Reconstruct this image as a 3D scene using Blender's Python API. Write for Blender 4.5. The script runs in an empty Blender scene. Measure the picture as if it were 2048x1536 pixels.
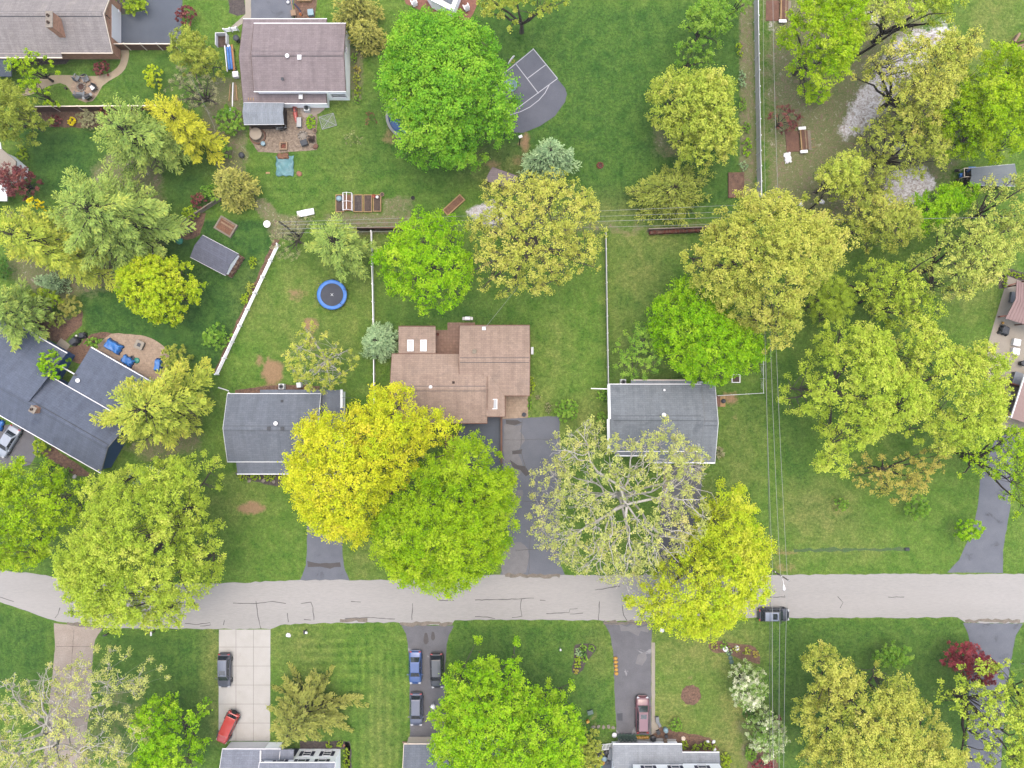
import bpy, bmesh, math, random
import numpy as np
from mathutils import Vector, Matrix
from math import radians, sin, cos, pi

# ------------------------------------------------------------------ camera, sky, sun, exposure
SC = bpy.context.scene
COL = SC.collection
CAM_H = 100.0          # height of the drone above the ground (m)
PPM = 14.12            # photograph pixels per metre on the ground

cam = bpy.data.cameras.new("Camera")
camo = bpy.data.objects.new("Camera", cam)
COL.objects.link(camo)
camo.location = (0, 0, CAM_H)
cam.sensor_width = 36.0
cam.lens = 36.0 * CAM_H / (2048 / PPM)
cam.clip_start = 0.5
cam.clip_end = 6000
SC.camera = camo

SUN_EL, SUN_AZ = radians(84), radians(15)
world = bpy.data.worlds.new("World")
SC.world = world
world.use_nodes = True
wn = world.node_tree
sky = wn.nodes.new('ShaderNodeTexSky')
sky.sky_type = 'NISHITA'
sky.sun_disc = False
sky.sun_elevation = SUN_EL
sky.sun_rotation = SUN_AZ
sky.air_density = 1.0
sky.dust_density = 6.0
sky.ozone_density = 0.6
wn.links.new(sky.outputs[0], wn.nodes['Background'].inputs[0])
wn.nodes['Background'].inputs[1].default_value = 0.15

sun = bpy.data.lights.new("Sun", 'SUN')
sun.energy = 1.2
sun.angle = radians(140)
sun.color = (0.985, 1.0, 0.985)
suno = bpy.data.objects.new("Sun", sun)
COL.objects.link(suno)
# direction towards the sun, same azimuth convention as the sky (rotation from +Y, clockwise)
sdir = Vector((sin(SUN_AZ) * cos(SUN_EL), cos(SUN_AZ) * cos(SUN_EL), sin(SUN_EL)))
suno.rotation_euler = sdir.to_track_quat('Z', 'Y').to_euler()

SC.view_settings.view_transform = 'Standard'
SC.view_settings.look = 'None'
SC.view_settings.gamma = 1
SC.view_settings.exposure = 1.62
SC.view_settings.use_curve_mapping = False
SC.render.engine = 'CYCLES'
SC.cycles.max_bounces = 9
SC.cycles.diffuse_bounces = 8
SC.cycles.transmission_bounces = 4
SC.cycles.transparent_max_bounces = 6
SC.cycles.use_denoising = True

# ------------------------------------------------------------------ helpers
def W(px, py, z=0.0):
    """photograph pixel + height -> point of the place (m)"""
    k = (CAM_H - z) / CAM_H / PPM
    return Vector(((px - 1024) * k, (768 - py) * k, z))

def s2l(c):
    c = c / 255.0
    return c / 12.92 if c <= 0.04045 else ((c + 0.055) / 1.055) ** 2.4

GAIN = 3.7            # how much brighter a sunlit surface shows than its own albedo
def K(r, g, b, f=1.0):
    """surface colour that shows about as this sRGB value under this sky"""
    return (s2l(r) / GAIN * f, s2l(g) / GAIN * f, s2l(b) / GAIN * f, 1)

class MB:
    """collects shapes, then links them as ONE mesh object"""
    def __init__(s, M=None):
        s.v = []; s.f = []; s.M = M
    def add(s, vs, fs):
        o = len(s.v)
        if s.M is not None: vs = [s.M @ Vector(p) for p in vs]
        s.v += [tuple(p) for p in vs]
        s.f += [tuple(i + o for i in f) for f in fs]
        return s
    def box(s, c, d, rz=0, M=None):
        x, y, z = d[0] / 2, d[1] / 2, d[2] / 2
        R = M if M is not None else Matrix.Rotation(rz, 3, 'Z')
        c = Vector(c)
        vs = [c + R @ Vector((a * x, b * y, e * z)) for e in (-1, 1) for b in (-1, 1) for a in (-1, 1)]
        return s.add(vs, [(0, 2, 3, 1), (4, 5, 7, 6), (0, 1, 5, 4), (2, 6, 7, 3), (0, 4, 6, 2), (1, 3, 7, 5)])
    def prism(s, pts, z0, z1):
        n = len(pts)
        vs = [(p[0], p[1], z0) for p in pts] + [(p[0], p[1], z1) for p in pts]
        a = sum(pts[i][0] * pts[(i + 1) % n][1] - pts[(i + 1) % n][0] * pts[i][1] for i in range(n))
        fs = [tuple(range(n))[::-1], tuple(range(n, 2 * n))] + [(i, (i + 1) % n, n + (i + 1) % n, n + i) for i in range(n)]
        if a < 0: fs = [f[::-1] for f in fs]
        return s.add(vs, fs)
    def slab(s, pts, th):
        """polygon (3D, counter-clockwise from above) given thickness th downward"""
        n = len(pts)
        vs = [tuple(p) for p in pts] + [(p[0], p[1], p[2] - th) for p in pts]
        return s.add(vs, [tuple(range(n)), tuple(range(n, 2 * n))[::-1]] +
                     [(i, n + i, n + (i + 1) % n, (i + 1) % n) for i in range(n)])
    def poly(s, pts):
        return s.add(pts, [tuple(range(len(pts)))])
    def tube(s, path, r, n=6, cap=True):
        path = [Vector(p) for p in path]
        m = len(path)
        if not hasattr(r, '__len__'): r = [r] * m
        elif len(r) == 2 and m != 2: r = [r[0] + (r[1] - r[0]) * i / (m - 1) for i in range(m)]
        vs = []
        for i, p in enumerate(path):
            t = (path[min(i + 1, m - 1)] - path[max(i - 1, 0)])
            t = t.normalized() if t.length > 1e-9 else Vector((0, 0, 1))
            a = Vector((0, 0, 1)) if abs(t.z) < 0.9 else Vector((1, 0, 0))
            u = t.cross(a).normalized(); w = t.cross(u)
            for k in range(n):
                an = 2 * pi * k / n
                vs.append(p + (u * cos(an) + w * sin(an)) * r[i])
        fs = []
        for i in range(m - 1):
            for k in range(n):
                a = i * n + k; b = i * n + (k + 1) % n
                fs.append((a, a + n, b + n, b))
        if cap: fs += [tuple(range(n)), tuple(range((m - 1) * n, m * n))[::-1]]
        return s.add(vs, fs)
    def lathe(s, prof, c=(0, 0, 0), n=16, cap=True):
        vs = []; m = len(prof)
        for r, z in prof:
            for k in range(n):
                a = 2 * pi * k / n
                vs.append((c[0] + r * cos(a), c[1] + r * sin(a), c[2] + z))
        fs = [(i * n + k, i * n + (k + 1) % n, (i + 1) * n + (k + 1) % n, (i + 1) * n + k) for i in range(m - 1) for k in range(n)]
        if cap: fs += [tuple(range(n))[::-1], tuple(range((m - 1) * n, m * n))]
        return s.add(vs, fs)
    def grid(s, nx, ny, fn):
        vs = [fn(i / (nx - 1), j / (ny - 1)) for j in range(ny) for i in range(nx)]
        return s.add(vs, [(j * nx + i, j * nx + i + 1, (j + 1) * nx + i + 1, (j + 1) * nx + i) for j in range(ny - 1) for i in range(nx - 1)])
    def rock(s, c, r, sq=0.6, seed=0, n=8):
        rg = random.Random(seed); k = [rg.uniform(.8, 1.2) for _ in range(64)]
        def fn(u, v):
            a = 2 * pi * u; b = pi * (v - .5)
            q = r * k[(int(u * 7.99) % 8) * 5 + int(v * 4.99)]
            if u > .999: q = r * k[int(v * 4.99)]
            if v < .01 or v > .99: q = r
            return (c[0] + q * cos(a) * cos(b), c[1] + q * sin(a) * cos(b) * .85, c[2] + q * sin(b) * sq)
        return s.grid(n, 6, fn)
    def build(s, name, m, parent=None, smooth=False, bevel=0, solid=0):
        me = bpy.data.meshes.new(name)
        me.from_pydata(s.v, [], s.f)
        if bevel or smooth:
            bm = bmesh.new(); bm.from_mesh(me)
            bmesh.ops.remove_doubles(bm, verts=bm.verts, dist=1e-5)
            if bevel:
                bmesh.ops.bevel(bm, geom=[e for e in bm.edges if len(e.link_faces) == 2 and e.calc_face_angle(0) > .5],
                                offset=bevel, segments=2, affect='EDGES', profile=.6)
            bm.to_mesh(me); bm.free()
        me.materials.append(m)
        if smooth:
            me.polygons.foreach_set('use_smooth', [True] * len(me.polygons))
        o = bpy.data.objects.new(name, me)
        COL.objects.link(o)
        if solid:
            md = o.modifiers.new('solid', 'SOLIDIFY'); md.thickness = solid
        if parent is not None: o.parent = parent
        return o

def tag(o, label=None, cat=None, group=None, kind=None):
    if label: o['label'] = label
    if cat: o['category'] = cat
    if group: o['group'] = group
    if kind: o['kind'] = kind
    return o

def thing(name, label, cat, loc=(0, 0, 0), rz=0.0, group=None):
    o = bpy.data.objects.new(name, None)
    o.empty_display_size = .3
    COL.objects.link(o)
    o.location = loc; o.rotation_euler = (0, 0, rz)
    return tag(o, label, cat, group)

def one(mb, name, m, label, cat, loc=(0, 0, 0), rz=0.0, group=None, **kw):
    o = mb.build(name, m, **kw)
    o.location = loc; o.rotation_euler = (0, 0, rz)
    return tag(o, label, cat, group)

def kids(o):
    return [c for c in COL.objects if c.parent == o]

def dup(root, loc, rz, label, group=None):
    """a copy of a thing with copies of its parts and sub-parts"""
    r = root.copy(); COL.objects.link(r)
    r.location = loc; r.rotation_euler = (0, 0, rz)
    tag(r, label, None, group)
    for ch in kids(root):
        c = ch.copy(); COL.objects.link(c); c.parent = r
        for g in kids(ch):
            d = g.copy(); COL.objects.link(d); d.parent = c
    return r

# ------------------------------------------------------------------ materials
def nodes(name):
    m = bpy.data.materials.new(name); m.use_nodes = True
    nt = m.node_tree
    return m, nt, nt.nodes['Principled BSDF']

def nz(nt, vec, scale, detail=4, rough=.6, dist=0):
    n = nt.nodes.new('ShaderNodeTexNoise')
    n.inputs['Scale'].default_value = scale
    n.inputs['Detail'].default_value = detail
    n.inputs['Roughness'].default_value = rough
    n.inputs['Distortion'].default_value = dist
    nt.links.new(vec, n.inputs['Vector'])
    return n.outputs['Fac']

def rmp(nt, fac, stops):
    r = nt.nodes.new('ShaderNodeValToRGB')
    e = r.color_ramp.elements
    while len(e) < len(stops): e.new(.5)
    for k, (p, c) in enumerate(stops):
        e[k].position = p
        e[k].color = c if hasattr(c, '__len__') else (c, c, c, 1)
    nt.links.new(fac, r.inputs[0])
    return r.outputs[0]

def mixc(nt, fac, a, b, mode='MIX'):
    n = nt.nodes.new('ShaderNodeMix'); n.data_type = 'RGBA'; n.blend_type = mode
    for sock, val in ((n.inputs['Factor'], fac), (n.inputs[6], a), (n.inputs[7], b)):
        if isinstance(val, bpy.types.NodeSocket): nt.links.new(val, sock)
        else: sock.default_value = val
    return n.outputs[2]

def mth(nt, op, a, b=0.0, clamp=False):
    n = nt.nodes.new('ShaderNodeMath'); n.operation = op; n.use_clamp = clamp
    for sock, val in ((n.inputs[0], a), (n.inputs[1], b)):
        if isinstance(val, bpy.types.NodeSocket): nt.links.new(val, sock)
        else: sock.default_value = val
    return n.outputs[0]

def coords(nt, scale=(1, 1, 1), rot=0.0):
    t = nt.nodes.new('ShaderNodeTexCoord')
    mp = nt.nodes.new('ShaderNodeMapping')
    mp.inputs['Scale'].default_value = scale
    mp.inputs['Rotation'].default_value = (0, 0, rot)
    nt.links.new(t.outputs['Object'], mp.inputs['Vector'])
    return mp.outputs[0]

def bump(nt, h, strength, bsdf, dist=.05):
    b = nt.nodes.new('ShaderNodeBump')
    b.inputs['Strength'].default_value = strength
    b.inputs['Distance'].default_value = dist
    nt.links.new(h, b.inputs['Height'])
    nt.links.new(b.outputs[0], bsdf.inputs['Normal'])

def surf(name, c1, c2=None, scale=.6, fine=8, fa=.25, rough=.9, bmp=.2, stretch=(1, 1, 1), rot=0.0, metal=0, coat=0, spec=.3, extra=None):
    """general weathered surface: slow mottling between c1 and c2 plus a fine grain"""
    m, nt, b = nodes(name)
    v = coords(nt, stretch, rot)
    c2 = c2 or tuple(x * .82 for x in c1[:3]) + (1,)
    base = rmp(nt, nz(nt, v, scale, 5), [(.3, c1), (.7, c2)])
    g = nz(nt, v, fine, 3, .7)
    base = mixc(nt, 1.0, base, rmp(nt, g, [(.25, 1 - fa), (.75, 1 + fa * .6)]), 'MULTIPLY')
    if extra: base = extra(nt, base, v)
    nt.links.new(base, b.inputs['Base Color'])
    b.inputs['Roughness'].default_value = rough
    b.inputs['Metallic'].default_value = metal
    b.inputs['Specular IOR Level'].default_value = spec
    if coat:
        b.inputs['Coat Weight'].default_value = coat; b.inputs['Coat Roughness'].default_value = .06
    if bmp: bump(nt, g, bmp, b)
    return m

def plain(name, c, rough=.5, metal=0, coat=0, var=.12, scale=3):
    return surf(name, c, tuple(x * (1 - var) for x in c[:3]) + (1,), scale=scale, fine=20, fa=var * .5, rough=rough, metal=metal, coat=coat, bmp=0, spec=.4)

def shingles(name, c1, c2, c3, rot=0.0, row=.42):
    """asphalt shingles: courses along the ridge, tab-to-tab colour change, weather streaks down the slope"""
    m, nt, b = nodes(name)
    v = coords(nt, (1, 1, 0), rot)
    br = nt.nodes.new('ShaderNodeTexBrick')
    nt.links.new(v, br.inputs['Vector'])
    br.offset = .5
    br.inputs['Scale'].default_value = 1
    br.inputs['Brick Width'].default_value = .62; br.inputs['Row Height'].default_value = row * .66
    br.inputs['Mortar Size'].default_value = .018; br.inputs['Mortar Smooth'].default_value = .6
    br.inputs['Color1'].default_value = (1.06, 1.06, 1.06, 1); br.inputs['Color2'].default_value = (.86, .86, .86, 1)
    br.inputs['Mortar'].default_value = (.62, .62, .62, 1)
    slow = rmp(nt, nz(nt, v, .35, 5, .6, .4), [(.3, c1), (.55, c2), (.75, c3)])
    st = nz(nt, coords(nt, (1.3, .12, 0), rot), 1.2, 4, .6)
    slow = mixc(nt, .8, slow, rmp(nt, st, [(.35, .84), (.65, 1.08)]), 'MULTIPLY')
    g = nz(nt, v, 9, 4, .75)
    c = mixc(nt, .75, slow, br.outputs['Color'], 'MULTIPLY')
    c = mixc(nt, 1.0, c, rmp(nt, g, [(.3, .92), (.72, 1.50)]), 'MULTIPLY')
    nt.links.new(c, b.inputs['Base Color'])
    b.inputs['Roughness'].default_value = .95
    b.inputs['Specular IOR Level'].default_value = .2
    bump(nt, g, .3, b)
    return m

def bricks(name, c1, c2, mortar, w=.4, h=.2, rot=0.0, plane='xy', off=.5, ms=.012):
    m, nt, b = nodes(name)
    v = coords(nt, (1, 1, 1), rot)
    if plane != 'xy':
        sp = nt.nodes.new('ShaderNodeSeparateXYZ'); cb = nt.nodes.new('ShaderNodeCombineXYZ')
        nt.links.new(v, sp.inputs[0])
        nt.links.new(mth(nt, 'ADD', sp.outputs[0], sp.outputs[1]), cb.inputs[0]); nt.links.new(sp.outputs[2], cb.inputs[1])
        v = cb.outputs[0]
    br = nt.nodes.new('ShaderNodeTexBrick'); br.offset = off
    nt.links.new(v, br.inputs['Vector'])
    br.inputs['Scale'].default_value = 1
    br.inputs['Brick Width'].default_value = w; br.inputs['Row Height'].default_value = h
    br.inputs['Mortar Size'].default_value = ms
    br.inputs['Color1'].default_value = c1; br.inputs['Color2'].default_value = c2; br.inputs['Mortar'].default_value = mortar
    c = mixc(nt, 1.0, br.outputs['Color'], rmp(nt, nz(nt, coords(nt), 2.5, 6, .7), [(.3, .72), (.7, 1.2)]), 'MULTIPLY')
    nt.links.new(c, b.inputs['Base Color']); b.inputs['Roughness'].default_value = .9
    return m

def leafmat(name, cols, trans=.38):
    """leaf: colour picked along a ramp by each leaf's own tint, part of the light passes through"""
    m = bpy.data.materials.new(name); m.use_nodes = True
    nt = m.node_tree; nt.nodes.clear()
    at = nt.nodes.new('ShaderNodeAttribute'); at.attribute_name = 'tint'
    n = len(cols)
    col = rmp(nt, at.outputs['Fac'], [(k / (n - 1), c) for k, c in enumerate(cols)])
    d = nt.nodes.new('ShaderNodeBsdfDiffuse'); t = nt.nodes.new('ShaderNodeBsdfTranslucent')
    nt.links.new(col, d.inputs[0])
    nt.links.new(mixc(nt, 1.0, col, (1.0, 1.0, .75, 1), 'MULTIPLY'), t.inputs[0])
    mx = nt.nodes.new('ShaderNodeMixShader'); mx.inputs[0].default_value = trans
    nt.links.new(d.outputs[0], mx.inputs[1]); nt.links.new(t.outputs[0], mx.inputs[2])
    o = nt.nodes.new('ShaderNodeOutputMaterial')
    nt.links.new(mx.outputs[0], o.inputs[0])
    return m

M = {}
M['road'] = surf('road_asphalt', K(208, 205, 202), K(198, 196, 193), scale=.25, fine=9, fa=.13, stretch=(.14, 1, 1), bmp=.1)
M['seal'] = plain('crack_sealant', K(112, 108, 110), .8)
M['gravelly'] = surf('road_edge_grit', K(176, 164, 150), K(140, 132, 120), scale=1.6, fine=12, fa=.4)

def stains(col, sc, lo, hi):
    def f(nt, base, v):
        k = rmp(nt, nz(nt, v, sc, 5, .6, .6), [(lo, 0.0), (hi, 1.0)])
        return mixc(nt, k, base, col)
    return f
M['asphalt'] = surf('drive_asphalt', K(142, 147, 158), K(126, 131, 144), scale=.5, fine=11, fa=.2, extra=stains(K(96, 98, 106), .5, .6, .72))
M['asphalt_old'] = surf('old_drive_asphalt', K(142, 142, 148), K(124, 124, 131), scale=.6, fine=11, fa=.25, extra=stains(K(178, 178, 182), .33, .63, .66))
M['asphalt_patch'] = surf('patched_drive_asphalt', K(142, 146, 157), K(128, 133, 145), scale=.5, fine=11, fa=.2)
M['patch_light'] = surf('worn_asphalt', K(164, 162, 164), K(148, 147, 150), scale=1.2, fine=9, fa=.2)
M['patch_dark'] = surf('oil_stain', K(102, 98, 98), K(112, 108, 108), scale=1.2, fine=9, fa=.2)
M['asphalt_dark'] = surf('sealed_asphalt', K(104, 113, 127), K(116, 125, 139), scale=.35, fine=11, fa=.15)
M['court'] = surf('court_asphalt', K(110, 115, 130), K(130, 134, 147), scale=.3, fine=11, fa=.15, extra=stains(K(160, 160, 158), .42, .69, .76))
M['paint'] = plain('line_paint', K(226, 228, 238), .7)
M['conc_w'] = surf('white_concrete', K(232, 229, 224), K(220, 217, 210), scale=.6, fine=9, fa=.06, extra=stains(K(176, 160, 138), .35, .64, .80))
M['conc_o'] = surf('old_concrete', K(214, 200, 188), K(196, 180, 166), scale=.7, fine=6, fa=.25)
M['conc'] = surf('concrete', K(205, 196, 180), K(190, 180, 165), scale=.8, fine=8, fa=.12)
M['joint'] = plain('slab_joint', K(168, 163, 156), .9)
M['pathc'] = surf('tan_path', K(208, 192, 164), K(196, 178, 150), scale=.8, fine=8, fa=.15)
M['patio_tan'] = bricks('tan_pavers', K(214, 188, 162), K(196, 170, 146), K(176, 150, 126), .35, .35)
M['patio_brn'] = bricks('brown_tiles', K(184, 148, 128), K(170, 134, 116), K(146, 110, 94), .42, .42, off=0)
M['patio_red'] = bricks('red_pavers', K(184, 122, 98), K(168, 108, 88), K(150, 100, 82), .3, .15)
M['patio_fire'] = bricks('mixed_pavers', K(214, 186, 158), K(188, 160, 138), K(170, 148, 126), .5, .28, rot=.5)
M['patio_leaf'] = surf('leaf_strewn_patio', K(206, 186, 164), K(142, 124, 108), scale=2.4, fine=5, fa=.5)
M['mulch'] = surf('bark_mulch', K(172, 134, 110), K(116, 88, 74), scale=2.2, fine=5, fa=.6)
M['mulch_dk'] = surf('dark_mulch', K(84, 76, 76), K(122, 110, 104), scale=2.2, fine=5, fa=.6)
M['soil'] = surf('garden_soil', K(128, 106, 92), K(90, 74, 68), scale=3, fine=5, fa=.5)
M['soil_red'] = surf('reddish_soil', K(172, 126, 96), K(150, 108, 84), scale=2, fine=5, fa=.5)
M['white'] = plain('white_paint', (.44, .44, .46, 1), .55, var=.05)
M['siding'] = surf('white_siding', (.76, .77, .80, 1), (.71, .72, .75, 1), scale=.4, fine=3, fa=.05, rough=.6, bmp=0)
M['cream'] = plain('cream_trim', (.42, .36, .30, 1), .6)
M['greytrim'] = plain('grey_trim', (.36, .375, .385, 1), .6)
M['fence_grey'] = plain('grey_vinyl', (.30, .30, .30, 1), .6)
M['fence_white'] = plain('white_vinyl', (.56, .56, .57, 1), .5, var=.04)
M['glass'] = plain('window_glass', K(112, 120, 136), .08, var=.1)
M['skyglass'] = plain('skylight_glass', K(196, 204, 212), .12, var=.06)
M['navy'] = plain('navy_shutter', K(44, 46, 92), .5)
M['navywall'] = plain('navy_siding', K(46, 84, 136, 2.2), .7)
M['brick'] = bricks('red_brick', K(204, 148, 116, 1.7), K(186, 130, 102, 1.7), K(196, 176, 160, 1.5), .4, .14, plane='xz')
M['wood'] = surf('weathered_wood', K(204, 172, 142), K(176, 146, 118), scale=1.5, fine=7, fa=.25)
M['wood_new'] = surf('pine_board', K(226, 190, 140), K(206, 166, 116), scale=1.5, fine=7, fa=.15)
M['wood_br'] = surf('brown_fence_board', K(142, 104, 86, 1.3), K(120, 88, 74, 1.3), scale=1.2, fine=7, fa=.25)
M['wood_dk'] = surf('dark_wood', K(86, 66, 58), K(70, 54, 50), scale=1.2, fine=7, fa=.25)
M['wood_gr'] = surf('grey_wood', K(188, 176, 158), K(164, 152, 136), scale=1.2, fine=7, fa=.25)
M['pole'] = surf('pole_timber', K(98, 92, 84), K(80, 74, 68), scale=2, fine=8, fa=.3)
M['metal'] = plain('galvanised_steel', K(190, 194, 196), .4, .6)
M['metal_gr'] = plain('grey_metal', K(150, 156, 160), .5, .3)
M['wire'] = plain('power_cable', K(200, 204, 200), .5)
M['wire_dk'] = plain('dark_cable', K(84, 88, 90), .6)
M['black'] = plain('black_plastic', K(50, 52, 58), .45)
M['charcoal'] = plain('charcoal_cover', K(74, 80, 90), .7)
M['greyplas'] = plain('grey_plastic', K(150, 158, 168), .6)
M['rubber'] = plain('tyre_rubber', K(36, 36, 38), .85)
M['blue_tarp'] = surf('blue_tarp', K(72, 152, 236, 1.25), K(40, 116, 210, 1.2), scale=1.6, fine=4, fa=.3, rough=.45, bmp=.4)
M['teal_tarp'] = surf('teal_tarp', K(136, 196, 200), K(96, 152, 164), scale=1.2, fine=3, fa=.35, rough=.5, bmp=.4)
M['pad_blue'] = plain('blue_pad', K(44, 134, 228, 1.5), .5, var=.25, scale=1)
M['net_black'] = surf('trampoline_mat', K(98, 102, 114), K(86, 90, 102), scale=.6, fine=14, fa=.15)
M['red'] = plain('red_plastic', K(214, 66, 52), .5)
M['coral'] = plain('faded_red_plastic', K(232, 116, 108), .5)
M['orange'] = plain('orange_plastic', K(238, 140, 60), .5)
M['yellow'] = plain('yellow_plastic', K(248, 188, 66), .55)
M['green_p'] = plain('green_plastic', K(60, 178, 150), .5)
M['green_d'] = plain('dark_green_frame', K(88, 124, 112), .5)
M['blue_p'] = plain('blue_plastic', K(40, 130, 226, 1.4), .45)
M['ltblue'] = plain('pale_blue_plastic', K(170, 206, 222), .5)
M['stone'] = surf('fieldstone', K(196, 186, 172), K(168, 158, 148), scale=3, fine=9, fa=.3)
M['terracotta'] = plain('terracotta', K(190, 132, 104), .8)
M['ash'] = surf('ash_and_embers', K(120, 84, 74), K(84, 66, 62), scale=4, fine=9, fa=.5)
M['beige'] = plain('beige_canvas', K(206, 190, 170), .8)
M['rust'] = surf('rusty_metal', K(158, 88, 66), K(130, 76, 60), scale=3, fine=9, fa=.3)
M['metroof'] = surf('brown_metal_roof', K(178, 146, 142), K(168, 136, 134), scale=.4, fine=6, fa=.08, rough=.5, bmp=0)
M['shed_metal'] = surf('grey_metal_roof', K(146, 156, 158), K(122, 132, 146), scale=.6, fine=6, fa=.15, rough=.6)
M['flat_dk'] = surf('dark_flat_roof', K(82, 94, 108), K(92, 104, 118), scale=.4, fine=6, fa=.1)
M['r_beige'] = shingles('beige_shingles', K(176, 170, 169), K(168, 162, 162), K(186, 179, 175))
M['r_plum'] = shingles('plum_shingles', K(156, 143, 146), K(163, 150, 152), K(148, 135, 139))
M['r_plum2'] = shingles('plum_shingles_side', K(140, 122, 126), K(146, 128, 130), K(130, 112, 116), rot=pi / 2)
M['r_grey'] = shingles('grey_shingles', K(136, 143, 155), K(128, 136, 148), K(148, 155, 166))
M['r_slate'] = shingles('slate_shingles', K(140, 148, 157), K(150, 158, 166), K(122, 129, 138))
M['r_brown'] = shingles('brown_shingles', K(184, 160, 146), K(194, 170, 154), K(174, 154, 142))
M['r_navy'] = shingles('blue_grey_shingles', K(108, 118, 138), K(116, 126, 146), K(98, 108, 128))
M['r_light'] = shingles('light_grey_shingles', K(170, 176, 184), K(178, 184, 192), K(160, 166, 174))
M['r_pale'] = shingles('pale_grey_shingles', K(150, 156, 172), K(158, 164, 180), K(144, 150, 166))
M['r_shed'] = shingles('shed_shingles', K(112, 116, 132), K(120, 124, 140), K(104, 108, 124), rot=radians(29))
M['r_perg'] = shingles('pale_shed_shingles', K(160, 168, 178), K(168, 176, 186), K(150, 158, 168), rot=pi / 2)
M['bark'] = surf('grey_bark', K(120, 112, 102), K(96, 88, 80), scale=2, fine=9, fa=.35)
M['bark_dk'] = surf('dark_bark', K(84, 74, 68), K(66, 58, 54), scale=2, fine=9, fa=.35)
M['bark_wh'] = surf('pale_bark', K(232, 228, 218, 1.35), K(200, 194, 182, 1.1), scale=1.6, fine=6, fa=.25)
# ------------------------------------------------------------------ ground
RNG = np.random.default_rng(7)

def poly_sd(X, Y, pts):
    """signed distance (m, negative inside) of many points to a polygon"""
    d = np.full(X.shape, 1e9); ins = np.zeros(X.shape, bool)
    n = len(pts)
    for i in range(n):
        ax, ay = pts[i][0], pts[i][1]; bx, by = pts[(i + 1) % n][0], pts[(i + 1) % n][1]
        ex, ey = bx - ax, by - ay
        t = np.clip(((X - ax) * ex + (Y - ay) * ey) / (ex * ex + ey * ey + 1e-9), 0, 1)
        d = np.minimum(d, np.hypot(X - ax - t * ex, Y - ay - t * ey))
        c = ((ay > Y) != (by > Y)) & (X < (bx - ax) * (Y - ay) / (by - ay + 1e-12) + ax)
        ins ^= c
    return np.where(ins, -d, d)

xs = np.concatenate([[-3000, -600, -200, -110], np.arange(-82, 82.01, .42), [110, 200, 600, 3000]])
ys = np.concatenate([[-3000, -600, -200, -90], np.arange(-63, 63.01, .42), [90, 200, 600, 3000]])
GX, GY = np.meshgrid(xs, ys)
GA = np.zeros(GX.shape + (4,)); GB = np.zeros(GX.shape + (4,))

def soft(ch, pts, val=1.0, feather=1.0, A=None):
    """mark a patch of ground: polygon of photograph pixels on the ground"""
    A = GA if A is None else A
    w = [W(*p) for p in pts]
    sd = poly_sd(GX, GY, w)
    m = np.clip(.5 - sd / (2 * feather), 0, 1) * val
    A[..., ch] = np.maximum(A[..., ch], m)

def ell(ch, px, py, rx, ry=None, val=1.0, feather=.8, rot=0, A=None):
    ry = ry or rx
    n = 20; c, s = cos(rot), sin(rot)
    rg = random.Random(int(px * 7 + py))
    pts = []
    for k in range(n):
        a = 2 * pi * k / n; q = rg.uniform(.8, 1.2)
        x, y = rx * cos(a) * q, ry * sin(a) * q
        pts.append((px + x * c - y * s, py + x * s + y * c))
    soft(ch, pts, val, feather, A)

DIRT, DRY, LUSH, MULCH = 0, 1, 2, 3
# deeper green lawns
for p, v in (([(45, 255), (200, 250), (210, 330), (170, 400), (60, 400)], 1), ([(240, 98), (360, 98), (360, 215), (215, 215)], .55),
             ([(150, 560), (400, 440), (555, 440), (540, 500), (430, 745), (330, 700), (180, 690)], 1.05), ([(130, 125), (240, 118), (235, 160), (110, 160)], .6),
             ([(330, 350), (420, 330), (420, 420), (330, 420)], .9), ([(0, 1205), (110, 1245), (100, 1370), (-60, 1400), (-60, 1200)], .8),
             ([(200, 1258), (440, 1258), (440, 1536), (200, 1500)], .65), ([(960, 0), (1500, 0), (1480, 420), (1200, 440), (960, 330), (960, 60)], .75),
             ([(780, 60), (960, 60), (960, 360), (700, 360), (740, 180)], .5), ([(500, 300), (760, 200), (900, 340), (900, 420), (520, 420)], .3),
             ([(545, 1250), (800, 1250), (815, 1536), (545, 1500)], .15), ([(905, 1245), (1210, 1245), (1220, 1480), (900, 1480)], .55),
             ([(1530, 1240), (2060, 1240), (2060, 1560), (1500, 1560)], .5), ([(760, 620), (950, 600), (1060, 650), (780, 660)], .55),
             ([(100, 1120), (160, 1080), (150, 1160), (100, 1155)], .8), ([(1218, 480), (1350, 480), (1340, 780), (1218, 780)], .25),
             ([(1540, 730), (1580, 730), (1640, 960), (1560, 1000)], .45), ([(1580, 930), (1760, 1050), (1580, 1050)], .35),
             ([(1440, 790), (1540, 790), (1540, 1000), (1440, 960)], .25)):
    soft(LUSH, p, v, 1.6 if v < 1.04 else .4)
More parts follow.
